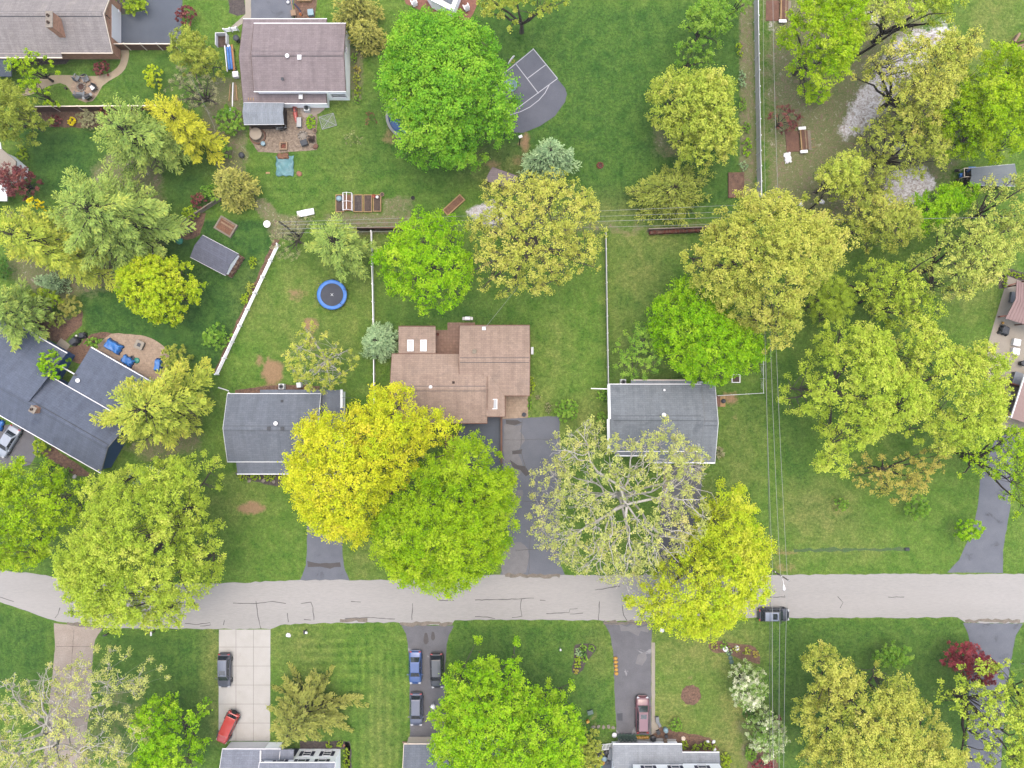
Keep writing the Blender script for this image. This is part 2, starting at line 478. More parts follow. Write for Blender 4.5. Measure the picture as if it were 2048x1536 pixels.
# yellowed turf
for a in ((1225, 420, 60, 30, .5), (1110, 700, 30, 60, .35), (1280, 540, 45, 60, .5), (480, 1000, 60, 40, .35), (1640, 1030, 70, 60, .6),
          (1470, 1480, 60, 120, .75), (1420, 1300, 110, 60, .55), (600, 1290, 60, 40, .45), (1200, 1300, 30, 40, .4), (430, 1340, 14, 120, .7),
          (720, 1125, 25, 40, .5), (1180, 840, 60, 40, .5), (1080, 800, 30, 40, .4), (520, 600, 50, 60, .3), (640, 620, 120, 120, .25),
          (1290, 750, 30, 60, .3), (1700, 1090, 60, 30, .4), (1350, 1420, 60, 60, .5), (1560, 1130, 30, 30, .5), (1420, 1000, 40, 60, .3),
          (1980, 60, 60, 80, .45), (1480, 900, 40, 90, .35), (1240, 610, 20, 110, .35), (760, 1500, 18, 130, .5), (1950, 560, 60, 80, .35),
          (1000, 340, 70, 30, .5), (1890, 150, 60, 60, .5), (1100, 430, 110, 40, .4), (1290, 480, 70, 20, .6), (700, 460, 60, 60, .4), (690, 250, 40, 120, .2)):
    ell(DRY, a[0], a[1], a[2], a[3], a[4], 2.2)
# bare soil showing through
for a in ((502, 1016, 30, 18, .85), (595, 588, 26, 20, .62), (622, 650, 24, 22, .75), (545, 745, 28, 34, .85), (520, 720, 12, 18, .8), (625, 680, 16, 36, .6), (560, 775, 60, 10, .7),
          (1382, 1388, 24, 26, .05), (1380, 1355, 14, 12, .6), (1460, 795, 22, 18, .75), (1470, 835, 12, 12, .6), (1050, 285, 18, 26, .75), (1040, 320, 24, 20, .6),
          (780, 275, 22, 30, .6), (1562, 1105, 34, 10, .75), (1570, 1135, 30, 18, .55), (1880, 1140, 14, 6, .6), (745, 235, 8, 14, .4), (455, 905, 16, 40, .45),
          (1110, 195, 10, 10, .3), (1200, 330, 12, 9, .8), (1350, 460, 70, 8, .5), (1240, 465, 50, 14, .55), (1290, 420, 30, 40, .4), (1345, 300, 30, 26, .55),
          (1100, 1290, 24, 3, .35), (1410, 1175, 60, 26, .3), (735, 650, 4, 120, .55), (742, 760, 5, 70, .6), (1900, 590, 26, 20, .5), (1170, 800, 20, 10, .4),
          (1360, 410, 10, 10, .5), (985, 330, 30, 18, .6), (700, 440, 60, 12, .6), (1205, 700, 4, 120, .4), (1214, 560, 4, 120, .4), (915, 1090, 14, 60, .4),
          (1120, 890, 14, 40, .35), (1190, 1440, 20, 30, .5), (1850, 380, 30, 14, .6), (2000, 480, 40, 30, .4), (1870, 1090, 20, 4, .3)):
    ell(DIRT, *a)
for x0 in range(700, 1000, 26): ell(DIRT, x0 * 1.0 + 820, 1238, 16, 2.2, .6, .4)
for x0 in range(455, 1560, 31): ell(DIRT, x0, (1150 if x0 > 1000 else 1163), 18, 2.4, .55, .4)
for x0 in range(1590, 1900, 27): ell(DIRT, x0, 1146, 16, 2.6, .6, .4)
# leaf litter and brush
LITTER, SILT, VSTR, HSTR = 0, 1, 2, 3
def sB(ch, pts, v=1.0, f=1.0): soft(ch, pts, v, f, GB)
sB(LITTER, [(1518, -40), (1900, -40), (1860, 60), (1930, 330), (1860, 420), (1760, 430), (1660, 470), (1600, 470), (1560, 420), (1518, 390)], .72, 3)
sB(LITTER, [(1478, -10), (1508, -10), (1514, 380), (1490, 400), (1478, 340)], .8, .5)
sB(LITTER, [(485, 400), (530, 395), (560, 425), (620, 440), (600, 470), (545, 480), (520, 430)], .9, .8)
sB(LITTER, [(425, 150), (488, 160), (488, 330), (520, 400), (480, 400), (430, 330), (400, 240)], .85, .8)
sB(LITTER, [(690, 90), (728, 100), (728, 205), (704, 205)], .7, .4)
sB(LITTER, [(640, 430), (690, 425), (830, 430), (830, 465), (690, 470)], .9, .6); sB(LITTER, [(762, 392), (830, 390), (830, 430), (762, 430)], .62, .6)
sB(LITTER, [(1100, 440), (1420, 440), (1420, 470), (1220, 475), (1100, 470)], .5, .8)
sB(LITTER, [(1300, 240), (1370, 260), (1370, 325), (1300, 315)], .6, 1.2)
sB(LITTER, [(210, 300), (330, 300), (330, 520), (240, 580), (100, 610), (20, 560), (0, 420), (120, 420)], .75, 1.5)
sB(LITTER, [(0, 590), (60, 600), (150, 640), (130, 690), (60, 650), (0, 740)], .9, .8)
sB(LITTER, [(240, 900), (400, 780), (410, 900), (300, 930)], .7, 1.2)
sB(LITTER, [(90, 1420), (300, 1330), (330, 1460), (260, 1540), (60, 1540)], .45, 2)
sB(LITTER, [(1470, 1440), (1500, 1440), (1520, 1540), (1480, 1540)], .6, 1)
sB(LITTER, [(1690, 640), (1900, 660), (1990, 800), (1850, 900), (1650, 860)], .3, 3)
sB(LITTER, [(440, 230), (488, 210), (500, 320), (440, 330)], .8, .8)
sB(LITTER, [(980, 330), (1120, 320), (1140, 380), (1000, 420)], .5, 2)
sB(SILT, [(1675, 255), (1700, 200), (1745, 145), (1790, 70), (1890, 40), (1910, 60), (1850, 130), (1800, 180), (1760, 240), (1710, 275), (1680, 280)], .85, 1.6)
sB(SILT, [(1775, 345), (1850, 330), (1875, 370), (1850, 405), (1790, 412), (1765, 390)], .95, .8)
sB(SILT, [(1530, 0), (1560, 0), (1550, 70), (1530, 80)], .6, 1)
sB(SILT, [(930, 420), (985, 395), (1030, 415), (1000, 455), (950, 450)], .8, .6)
sB(SILT, [(1690, 10), (1780, 0), (1760, 60), (1700, 60)], .6, 1)
sB(VSTR, [(690, 1290), (812, 1290), (815, 1560), (700, 1560)], 1, 1.5)
sB(VSTR, [(0, 1215), (100, 1250), (100, 1400), (0, 1400)], .5, 1)
sB(VSTR, [(210, 1270), (430, 1270), (430, 1400), (300, 1400)], .4, 1)
sB(HSTR, [(580, 1262), (750, 1262), (740, 1400), (600, 1340)], 1, 1)
sB(HSTR, [(510, 310), (900, 330), (900, 400), (520, 410)], .35, 1)
sB(HSTR, [(245, 100), (350, 100), (350, 210), (245, 210)], .5, .5)
sB(VSTR, [(1020, 650), (1200, 650), (1190, 830), (1080, 830)], .25, 1)

def grassmat():
    m, nt, b = nodes('lawn_grass')
    v = coords(nt)
    def attr(n):
        a = nt.nodes.new('ShaderNodeAttribute'); a.attribute_name = n
        s = nt.nodes.new('ShaderNodeSeparateColor'); nt.links.new(a.outputs['Color'], s.inputs[0])
        return s.outputs[0], s.outputs[1], s.outputs[2], a.outputs['Alpha']
    di, dr, lu, mu = attr('patch'); li, si, vs, hs = attr('cover')
    n1 = nz(nt, v, .09, 5, .6); n2 = nz(nt, v, .55, 6, .68, .5); n3 = nz(nt, v, 2.3, 6, .8); n4 = nz(nt, v, 6, 4, .85)
    ed = mth(nt, 'ADD', mth(nt, 'MULTIPLY', n2, .55), mth(nt, 'MULTIPLY', n3, .45))   # ragged edge
    c = rmp(nt, n2, [(.34, K(92, 140, 48)), (.5, K(112, 154, 58)), (.66, K(134, 168, 72))])
    c = mixc(nt, mth(nt, 'MULTIPLY', lu, 1.0, True), c, rmp(nt, n2, [(.34, K(52, 106, 46)), (.52, K(68, 122, 48)), (.68, K(90, 142, 56))]))
    k = mth(nt, 'MULTIPLY', rmp(nt, ed, [(.32, 0.0), (.68, 1.0)]), mth(nt, 'ADD', dr, .12), True)
    c = mixc(nt, mth(nt, 'MULTIPLY', k, 1.35, True), c, K(176, 172, 104))
    k = rmp(nt, n1, [(.42, 0.0), (.62, .42)])
    c = mixc(nt, k, c, mixc(nt, 1.0, c, (.80, .90, .86, 1), 'MULTIPLY'))
    # mower passes
    sp = nt.nodes.new('ShaderNodeSeparateXYZ'); nt.links.new(v, sp.inputs[0])
    for q, ax, per in ((vs, 0, 5.2), (hs, 1, 4.6)):
        wv = mth(nt, 'SINE', mth(nt, 'ADD', mth(nt, 'MULTIPLY', sp.outputs[ax], per), mth(nt, 'MULTIPLY', n1, 9)))
        c = mixc(nt, mth(nt, 'MULTIPLY', q, .75, True), c, mixc(nt, 1.0, c, rmp(nt, mth(nt, 'ADD', mth(nt, 'MULTIPLY', wv, .5), .5), [(.1, (.80, .86, .8, 1)), (.9, (1.22, 1.16, 1.12, 1))]), 'MULTIPLY'))
    # clover and longer tufts
    tuft = rmp(nt, nz(nt, v, 1.7, 3, .55, .8), [(.62, 0.0), (.70, .55)])
    c = mixc(nt, tuft, c, mixc(nt, 1.0, c, (.72, .92, .72, 1), 'MULTIPLY'))
    c = mixc(nt, 1.0, c, rmp(nt, n3, [(.38, .70), (.62, 1.30)]), 'MULTIPLY')
    c = mixc(nt, 1.0, c, rmp(nt, n4, [(.34, .66), (.66, 1.36)]), 'MULTIPLY')
    def mask(a, lo=.42, hi=.62, amt=.55):
        return rmp(nt, mth(nt, 'ADD', a, mth(nt, 'MULTIPLY', mth(nt, 'SUBTRACT', ed, .5), amt * 2)), [(lo, 0.0), (hi, 1.0)])
    g = rmp(nt, n4, [(.25, .7), (.75, 1.25)])
    soil = mixc(nt, 1.0, rmp(nt, n3, [(.3, K(178, 146, 110)), (.7, K(206, 172, 134))]), g, 'MULTIPLY')
    c = mixc(nt, mask(di, .46, .74), c, soil)
    lit = rmp(nt, nz(nt, v, 1.6, 7, .82, .8), [(.36, K(140, 120, 100)), (.43, K(184, 164, 144)), (.49, K(130, 148, 84)), (.57, K(160, 162, 116)), (.64, K(220, 208, 196))])
    c = mixc(nt, mask(li, .36, .66, .95), c, mixc(nt, 1.0, lit, g, 'MULTIPLY'))
    sil = rmp(nt, nz(nt, v, 1.3, 6, .75, 2.0), [(.38, K(176, 162, 150, 1.2)), (.48, K(214, 208, 206, 1.4)), (.60, K(240, 240, 244, 1.5))])
    c = mixc(nt, mask(si, .42, .66, .95), c, mixc(nt, 1.0, sil, g, 'MULTIPLY'))
    nt.links.new(c, b.inputs['Base Color'])
    b.inputs['Roughness'].default_value = 1; b.inputs['Specular IOR Level'].default_value = .1
    bump(nt, mth(nt, 'ADD', n4, n3), .55, b, .12)
    return m

def make_ground():
    nx, ny = len(xs), len(ys)
    me = bpy.data.meshes.new('ground')
    co = np.stack([GX, GY, np.zeros_like(GX)], -1).reshape(-1, 3)
    i, j = np.meshgrid(np.arange(nx - 1), np.arange(ny - 1))
    q = np.stack([j * nx + i, j * nx + i + 1, (j + 1) * nx + i + 1, (j + 1) * nx + i], -1).reshape(-1, 4)
    fastmesh(me, co, q)
    for nme, A in (('patch', GA), ('cover', GB)):
        at = me.attributes.new(nme, 'FLOAT_COLOR', 'POINT')
        at.data.foreach_set('color', A.reshape(-1).astype(np.float32))
    me.materials.append(grassmat())
    o = bpy.data.objects.new('ground', me); COL.objects.link(o)
    tag(o, 'mown lawns and bare patches between the houses', 'ground', kind='structure')

def fastmesh(me, co, q):
    n, k = q.shape
    me.vertices.add(len(co)); me.vertices.foreach_set('co', co.astype(np.float32).ravel())
    me.loops.add(n * k); me.loops.foreach_set('vertex_index', q.astype(np.int32).ravel())
    me.polygons.add(n)
    me.polygons.foreach_set('loop_start', np.arange(0, n * k, k, dtype=np.int32))
    me.update(calc_edges=True)

make_ground()

# ------------------------------------------------------------------ paved sheets
def edge(pts, jit=.06, step=.7, seed=1, closed=True, curve=False):
    """ragged edge: subdivide and nudge"""
    rg = random.Random(seed); out = []
    n = len(pts)
    P = [Vector((p[0], p[1], 0)) for p in pts]
    for i in range(n if closed else n - 1):
        a, b = P[i], P[(i + 1) % n]
        k = max(1, int((b - a).length / step))
        for t in range(k):
            u = t / k
            if curve:
                p0, p3 = P[i - 1], P[(i + 2) % n]
                q = .5 * (2 * a + (b - p0) * u + (2 * p0 - 5 * a + 4 * b - p3) * u * u + (3 * a - p0 - 3 * b + p3) * u ** 3)
            else: q = a.lerp(b, u)
            j = jit if t else jit * .3
            out.append((q.x + rg.uniform(-j, j), q.y + rg.uniform(-j, j)))
    if not closed: out.append((P[-1].x, P[-1].y))
    return out

def sheet(name, pts, z, m, label=None, jit=.06, curve=False, parent=None, kind='structure', px=True, seed=1):
    w = [W(*p) for p in pts] if px else pts
    e = edge(w, jit, .7, seed, True, curve)
    bm = bmesh.new()
    f = bm.faces.new([bm.verts.new((x, y, z)) for x, y in e])
    f.normal_update()
    if f.normal.z < 0: f.normal_flip()
    bmesh.ops.triangulate(bm, faces=bm.faces[:])
    me = bpy.data.meshes.new(name); bm.to_mesh(me); bm.free()
    me.materials.append(m)
    o = bpy.data.objects.new(name, me); COL.objects.link(o)
    if parent: o.parent = parent
    else: tag(o, label, name.replace('_', ' '), kind=kind)
    return o

def strips(paths, z, w, name, m, parent, seed=3, wob=.05):
    """narrow painted or sealed lines lying on a sheet"""
    mb = MB(); rg = random.Random(seed)
    for pa in paths:
        pts = [W(*p) for p in pa]
        e = edge(pts, wob, .5, rg.randint(0, 999), False) if wob else [(p.x, p.y) for p in pts]
        L, R = [], []
        for i in range(len(e)):
            a = Vector(e[max(i - 1, 0)]); b = Vector(e[min(i + 1, len(e) - 1)])
            t = (b - a); t = t.normalized() if t.length > 1e-6 else Vector((1, 0))
            n = Vector((-t.y, t.x)); h = w / 2 * (rg.uniform(.6, 1.3) if wob else 1)
            L.append(Vector(e[i]) + n * h); R.append(Vector(e[i]) - n * h)
        for i in range(len(e) - 1):
            mb.poly([(R[i].x, R[i].y, z), (R[i + 1].x, R[i + 1].y, z), (L[i + 1].x, L[i + 1].y, z), (L[i].x, L[i].y, z)])
    return mb.build(name, m, parent)

road = sheet('road', [(-400, 1040), (-120, 1108), (0, 1141), (60, 1146), (125, 1156), (250, 1166), (440, 1167), (600, 1160), (770, 1160), (1000, 1149), (1120, 1150), (1540, 1150),
                      (1800, 1148), (2048, 1148), (2500, 1146), (2500, 1262), (2048, 1245), (2030, 1247), (1930, 1245), (1915, 1235), (1500, 1236), (1300, 1242), (1210, 1242), (1195, 1240), (910, 1240),
                      (903, 1250), (806, 1249), (798, 1245), (640, 1246), (560, 1250), (541, 1258), (438, 1258), (300, 1257), (205, 1255), (105, 1240), (0, 1204), (-120, 1165), (-400, 1090)],
             .020, M['road'], 'grey asphalt street running across the view with dark sealed cracks', .10)
strips([[(466, 1206), (505, 1207), (545, 1203), (572, 1207)], [(512, 1202), (515, 1225), (522, 1257)], [(602, 1207), (622, 1204), (626, 1215), (628, 1240)], [(575, 1226), (577, 1244)],
        [(702, 1203), (722, 1204)], [(825, 1207), (824, 1240)], [(878, 1201), (908, 1201)], [(950, 1200), (1000, 1199), (1030, 1198), (1068, 1196)], [(1043, 1198), (1041, 1215), (1044, 1232), (1024, 1235)],
        [(1080, 1200), (1091, 1201)], [(1093, 1227), (1138, 1225), (1140, 1218), (1155, 1217)], [(1140, 1228), (1166, 1226)], [(1199, 1203), (1197, 1240)], [(1244, 1210), (1247, 1230), (1254, 1241)],
        [(1518, 1195), (1545, 1194), (1570, 1194), (1569, 1190)], [(1675, 1193), (1686, 1205), (1680, 1216)], [(1776, 1194), (1808, 1194)], [(950, 1233), (975, 1234), (990, 1237)],
        [(120, 1215), (116, 1228), (110, 1236)], [(0, 1194), (28, 1203)], [(360, 1180), (360, 1213)], [(370, 1247), (395, 1249), (420, 1245), (421, 1250), (400, 1252)], [(690, 1237), (705, 1236), (748, 1235), (790, 1238)],
        [(608, 1239), (622, 1240)], [(1205, 1243), (1225, 1247), (1255, 1245), (1290, 1246)], [(449, 1240), (447, 1250)], [(1190, 1180), (1240, 1172)]], .026, .10, 'crack_seal', M['seal'], road)
strips([[(800, 1247), (840, 1248), (905, 1247)], [(135, 1246), (170, 1251), (205, 1254)], [(1208, 1245), (1300, 1245)], [(1930, 1243), (1990, 1240), (2040, 1243)], [(1010, 1151), (1060, 1151), (1120, 1152)], [(680, 1240), (735, 1240)]],
       .025, .5, 'gravel_edge', M['gravelly'], road, 5, .16)
DRV = 'driveways of the houses along the street'
d = sheet('driveway', [(108, 1246), (205, 1257), (190, 1280), (186, 1310), (181, 1400), (172, 1480), (160, 1560), (80, 1560), (92, 1480), (100, 1400), (110, 1300), (110, 1280)], .012, M['conc_o'], 'stained old tan concrete driveway under the bare tree', .05)
strips([[(113, 1293), (188, 1293)], [(148, 1260), (132, 1480)], [(108, 1340), (184, 1340)], [(104, 1388), (182, 1388)], [(98, 1436), (176, 1436)]], .017, .05, 'joint', M['soil'], d, 1, .03)
d = sheet('driveway', [(438, 1259), (541, 1259), (540, 1482), (437, 1482)], .012, M['conc_w'], 'white concrete slab driveway with the red car on it', .01)
strips([[(472, 1259), (472, 1482)], [(507, 1259), (507, 1482)]] + [[(438, y), (541, y)] for y in (1294, 1332, 1370, 1408, 1446)], .017, .06, 'joint', M['joint'], d, 1, 0)
d = sheet('driveway', [(803, 1251), (812, 1268), (816, 1290), (819, 1350), (820, 1483), (893, 1483), (890, 1340), (893, 1290), (898, 1270), (908, 1251)], .012, M['asphalt_old'], 'dark asphalt driveway holding three parked cars', .05)
for c in ((852, 1277, 5, 12), (866, 1272, 4, 9)):
    sheet('oil_stain', [(c[0] + c[2] * cos(a) * (1 + .2 * sin(3 * a)), c[1] + c[3] * sin(a)) for a in np.linspace(0, 5.9, 12)], .016, M['patch_dark'], parent=d, curve=True)
d = sheet('driveway', [(1207, 1244), (1220, 1268), (1226, 1300), (1230, 1400), (1233, 1470), (1303, 1470), (1302, 1330), (1302, 1290), (1304, 1260), (1306, 1247)], .012, M['asphalt_old'], 'worn asphalt driveway with the maroon car', .05)
sheet('worn_patch', [(1240, 1250), (1300, 1250), (1296, 1266), (1275, 1270), (1258, 1262), (1240, 1262)], .016, M['patch_light'], parent=d, jit=.5)
sheet('worn_patch', [(1277, 1310), (1290, 1303), (1294, 1316), (1284, 1332), (1272, 1326)], .016, M['patch_light'], parent=d, jit=.3)
sheet('drain_cover', [(1234, 1427), (1245, 1426), (1245, 1441), (1235, 1441)], .017, M['charcoal'], parent=d, jit=0)
sheet('path', [(1303, 1285), (1310, 1285), (1310, 1430), (1318, 1460), (1303, 1470)], .016, M['conc'], 'narrow pale concrete strip beside the worn driveway', .03)
d = sheet('driveway', [(1926, 1246), (1936, 1268), (1942, 1300), (1938, 1380), (1930, 1560), (2000, 1560), (2010, 1400), (2022, 1320), (2032, 1270), (2046, 1247)], .012, M['asphalt'], 'asphalt driveway under the loose tree south of the street', .05)
d = sheet('driveway', [(600, 1161), (612, 1130), (614, 1090), (613, 900), (686, 900), (685, 1110), (690, 1140), (699, 1161)], .012, M['asphalt'], 'bluish asphalt driveway under the golden tree', .05)
sheet('oil_stain', [(615, 1122), (640, 1127), (660, 1126), (680, 1124), (682, 1134), (660, 1137), (640, 1133), (616, 1134)], .016, M['patch_dark'], parent=d, jit=.12)
d = sheet('driveway', [(1003, 836), (1040, 836), (1118, 832), (1122, 900), (1119, 1100), (1121, 1130), (1130, 1151), (1002, 1151), (1000, 1149), (1020, 1100), (1008, 1000), (1004, 920)], .012, M['asphalt_patch'], 'wide patched asphalt driveway in front of the brown house', .05)
for pts, mm in (([(1010, 848), (1030, 852), (1044, 850), (1040, 862), (1050, 880), (1035, 905), (1045, 925), (1040, 950), (1012, 960), (1006, 900)], 'patch_light'),
                ([(1012, 840), (1035, 840), (1044, 846), (1030, 850), (1012, 848)], 'patch_dark'), ([(1025, 902), (1045, 898), (1042, 908), (1025, 908)], 'patch_dark'),
                ([(1020, 920), (1035, 930), (1050, 932), (1060, 948), (1052, 952), (1040, 940), (1026, 935)], 'patch_dark'),
                ([(1010, 1090), (1050, 1090), (1056, 1130), (1040, 1150), (1006, 1150)], 'patch_light'), ([(1020, 985), (1045, 980), (1040, 1010), (1022, 1015)], 'patch_light')):
    sheet('worn_patch' if mm == 'patch_light' else 'oil_stain', pts, .016 if mm == 'patch_light' else .019, M[mm], parent=d, curve=True, jit=.15)
strips([[(1008, 880), (1120, 878)], [(1010, 1000), (1118, 1006)], [(1044, 840), (1042, 900), (1052, 940)], [(1030, 1100), (1118, 1098)], [(1060, 1060), (1058, 1150)]], .021, .08, 'crack_seal', M['seal'], d, 8, .06)
d = sheet('driveway', [(1960, 960), (1957, 1000), (1950, 1040), (1934, 1085), (1918, 1120), (1894, 1145), (2006, 1146), (2006, 1100), (2016, 1040), (2026, 980), (2030, 860), (1990, 880)], .012, M['asphalt'], 'grey asphalt driveway curving up to the brown roofed house', .05)
d = sheet('driveway', [(1330, 930), (1404, 930), (1402, 1000), (1390, 1060), (1385, 1150), (1315, 1150), (1320, 1040)], .012, M['asphalt_old'], 'dark driveway almost hidden under the pale branched tree', .05)
sheet('path', [(1327, 950), (1337, 950), (1337, 1005), (1327, 1010)], .016, M['pathc'], 'tan stone path beside the hidden driveway', .05)
d = sheet('driveway', [(237, 30), (260, 28), (290, 20), (300, -60), (366, -60), (364, 40), (360, 90), (238, 88)], .012, M['asphalt_dark'], 'freshly sealed dark driveway behind the beige roofed house', .02)
d = sheet('driveway', [(502, -60), (590, -60), (586, 20), (584, 60), (502, 60)], .012, M['asphalt'], 'grey driveway north of the plum roofed house', .02)
sheet('path', [(490, -20), (502, -20), (502, 40), (480, 50), (466, 62), (462, 54), (478, 40), (491, 28)], .016, M['conc'], 'pale flagstone path by the plum roofed house', .03)
d = sheet('driveway', [(-60, 850), (60, 850), (78, 900), (60, 930), (-60, 950)], .012, M['asphalt_old'], 'driveway where the silver car stands', .05)
# paths, patios, beds
sheet('path', [(240, 98), (257, 98), (257, 118), (250, 138), (236, 152), (218, 162), (205, 172), (196, 188), (186, 202), (172, 205), (158, 200), (146, 188), (132, 170), (120, 166), (98, 172), (60, 190), (40, 190), (84, 156), (120, 150), (160, 152), (200, 151), (226, 142), (240, 126), (243, 112)],
      .014, M['pathc'], 'curving tan garden path widening round the fire pit', .02, True)
sheet('patio', [(150, 160), (185, 158), (196, 175), (188, 197), (172, 203), (156, 197), (142, 180)], .018, M['patio_fire'], 'mixed paver circle round the fire pit', .05, True)
sheet('patio', [(498, 206), (590, 206), (632, 212), (636, 240), (632, 270), (634, 300), (560, 306), (516, 304), (500, 280)], .014, M['patio_leaf'], 'leaf strewn patio behind the plum roofed house', .08)
sheet('patio', [(800, -20), (960, -20), (956, 6), (946, 28), (938, 42), (905, 36), (872, 34), (845, 22), (812, 8)], .014, M['patio_red'], 'red paver patio at the top edge', .03)
sheet('court', [(1066, 98), (1114, 157), (1130, 176), (1134, 188), (1130, 204), (1110, 232), (1080, 252), (1045, 266), (1000, 262), (980, 200), (1000, 150)], .014, M['court'], 'dark asphalt basketball court with white lines', .03)
court = COL.objects['court']
strips([[(1008, 147), (1067, 98)], [(1066, 97), (1115, 157)], [(1115, 157), (1030, 220)], [(1031, 127), (1077, 187)], [(1091, 130), (1055, 157)], [(1099, 169), (1090, 186), (1078, 200), (1060, 214), (1042, 223), (1020, 230)]],
       .020, .11, 'court_line', M['paint'], court, 2, 0)
sheet('patio', [(1010, 790), (1056, 790), (1056, 835), (1005, 838)], .016, M['patio_tan'], 'tan paver patio by the front of the brown house', .01)
sheet('patio', [(871, 660), (895, 660), (895, 645), (950, 645), (950, 665), (930, 712), (871, 712)], .016, M['patio_brn'], 'brown tiled terrace behind the brown house', .01)
sheet('ramp', [(930, 838), (1003, 830), (1003, 925), (985, 960), (930, 940), (900, 900)], .016, M['asphalt_dark'], 'dark sunken ramp in front of the brown house', .02)
sheet('patio', [(222, 668), (250, 668), (290, 672), (322, 688), (338, 706), (338, 740), (320, 765), (280, 772), (225, 735), (190, 700)], .014, M['patio_tan'], 'tan paver patio with covered furniture behind the navy house', .04, True)
sheet('path', [(118, 700), (160, 690), (168, 678), (182, 668), (215, 664), (226, 668), (222, 674), (195, 678), (182, 695), (172, 715), (160, 728), (140, 720)], .013, M['mulch'], 'reddish path of bark between patio and lawn', .1)
sheet('patio', [(110, 692), (122, 676), (141, 690), (130, 706)], .016, M['conc'], 'square concrete landing by the navy house', .01)
sheet('patio', [(2016, 552), (2075, 575), (2075, 900), (2008, 860), (1992, 842), (1980, 810), (1984, 790), (1975, 770), (1975, 690)], .014, M['conc'], 'pale concrete patio round the metal roofed porch', .01)
bedn = [0]
def bed(pts, m, label, **kw): return sheet('planting_bed', pts, .010, M[m], label, .1, **kw)
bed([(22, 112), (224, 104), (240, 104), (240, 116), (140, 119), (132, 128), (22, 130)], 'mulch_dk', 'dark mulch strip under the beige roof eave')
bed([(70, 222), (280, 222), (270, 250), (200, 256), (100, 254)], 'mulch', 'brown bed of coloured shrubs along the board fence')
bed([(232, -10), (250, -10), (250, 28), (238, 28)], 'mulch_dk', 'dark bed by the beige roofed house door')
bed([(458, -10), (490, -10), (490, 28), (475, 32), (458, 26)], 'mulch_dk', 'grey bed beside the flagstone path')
bed([(588, -10), (634, -10), (630, 35), (612, 40), (590, 36)], 'mulch', 'cluttered brown bed behind the plum roofed house')
bed([(1150, 1290), (1162, 1287), (1185, 1288), (1193, 1294), (1182, 1312), (1160, 1345), (1152, 1350), (1144, 1344), (1148, 1320)], 'mulch_dk', 'triangular edged flower bed on the front lawn', curve=True)
bed([(1418, 1285), (1440, 1282), (1480, 1288), (1510, 1294), (1520, 1310), (1520, 1328), (1500, 1322), (1480, 1318), (1455, 1306), (1425, 1304)], 'mulch', 'curved flower bed by the white blossom tree', curve=True)
circle0 = lambda x, y, r: [(x + r * cos(a) * (1 + .05 * sin(7 * a)), y + r * sin(a) * (1 + .05 * cos(9 * a))) for a in np.linspace(0, 6.1, 30)]
ell_pts = lambda x, y, rx, ry: [(x + rx * cos(a) * (1 + .1 * sin(5 * a)), y + ry * sin(a) * (1 + .1 * cos(4 * a))) for a in np.linspace(0, 5.95, 16)]
bed(circle0(1382, 1390, 20), 'mulch', 'round brown mulch ring left by a removed tree', curve=True)
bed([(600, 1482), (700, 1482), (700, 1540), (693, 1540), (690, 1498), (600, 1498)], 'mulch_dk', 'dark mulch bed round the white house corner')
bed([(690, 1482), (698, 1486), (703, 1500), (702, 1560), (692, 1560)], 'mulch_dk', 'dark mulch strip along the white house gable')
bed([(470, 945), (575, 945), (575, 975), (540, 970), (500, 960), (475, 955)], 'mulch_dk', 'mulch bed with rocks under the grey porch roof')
bed([(428, 745), (437, 750), (560, 480), (548, 478)], 'mulch', 'brown bed along the white rail fence')
bed([(640, 772), (560, 768), (470, 780), (470, 795), (640, 795)], 'mulch', 'brown bed behind the left grey roofed house')
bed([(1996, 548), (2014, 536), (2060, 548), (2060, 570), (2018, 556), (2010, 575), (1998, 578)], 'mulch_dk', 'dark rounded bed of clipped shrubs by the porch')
bed([(368, 435), (412, 425), (400, 470), (375, 480), (340, 470)], 'mulch', 'reddish mulch under the pines by the shed')
bed([(70, 640), (140, 640), (165, 620), (165, 650), (120, 690), (75, 665)], 'mulch', 'brown bed between the pines and the navy roof')
bed([(1310, 1450), (1345, 1460), (1420, 1475), (1440, 1500), (1300, 1500), (1300, 1470)], 'mulch', 'cluttered bed along the front of the light roofed house')
bed([(1500, 1500), (1550, 1490), (1560, 1560), (1490, 1560)], 'mulch', 'reddish bed beneath the second blossom tree')
bed([(80, 905), (105, 893), (165, 935), (190, 955), (150, 950), (110, 925)], 'mulch', 'bare brown bed in front of the navy house')
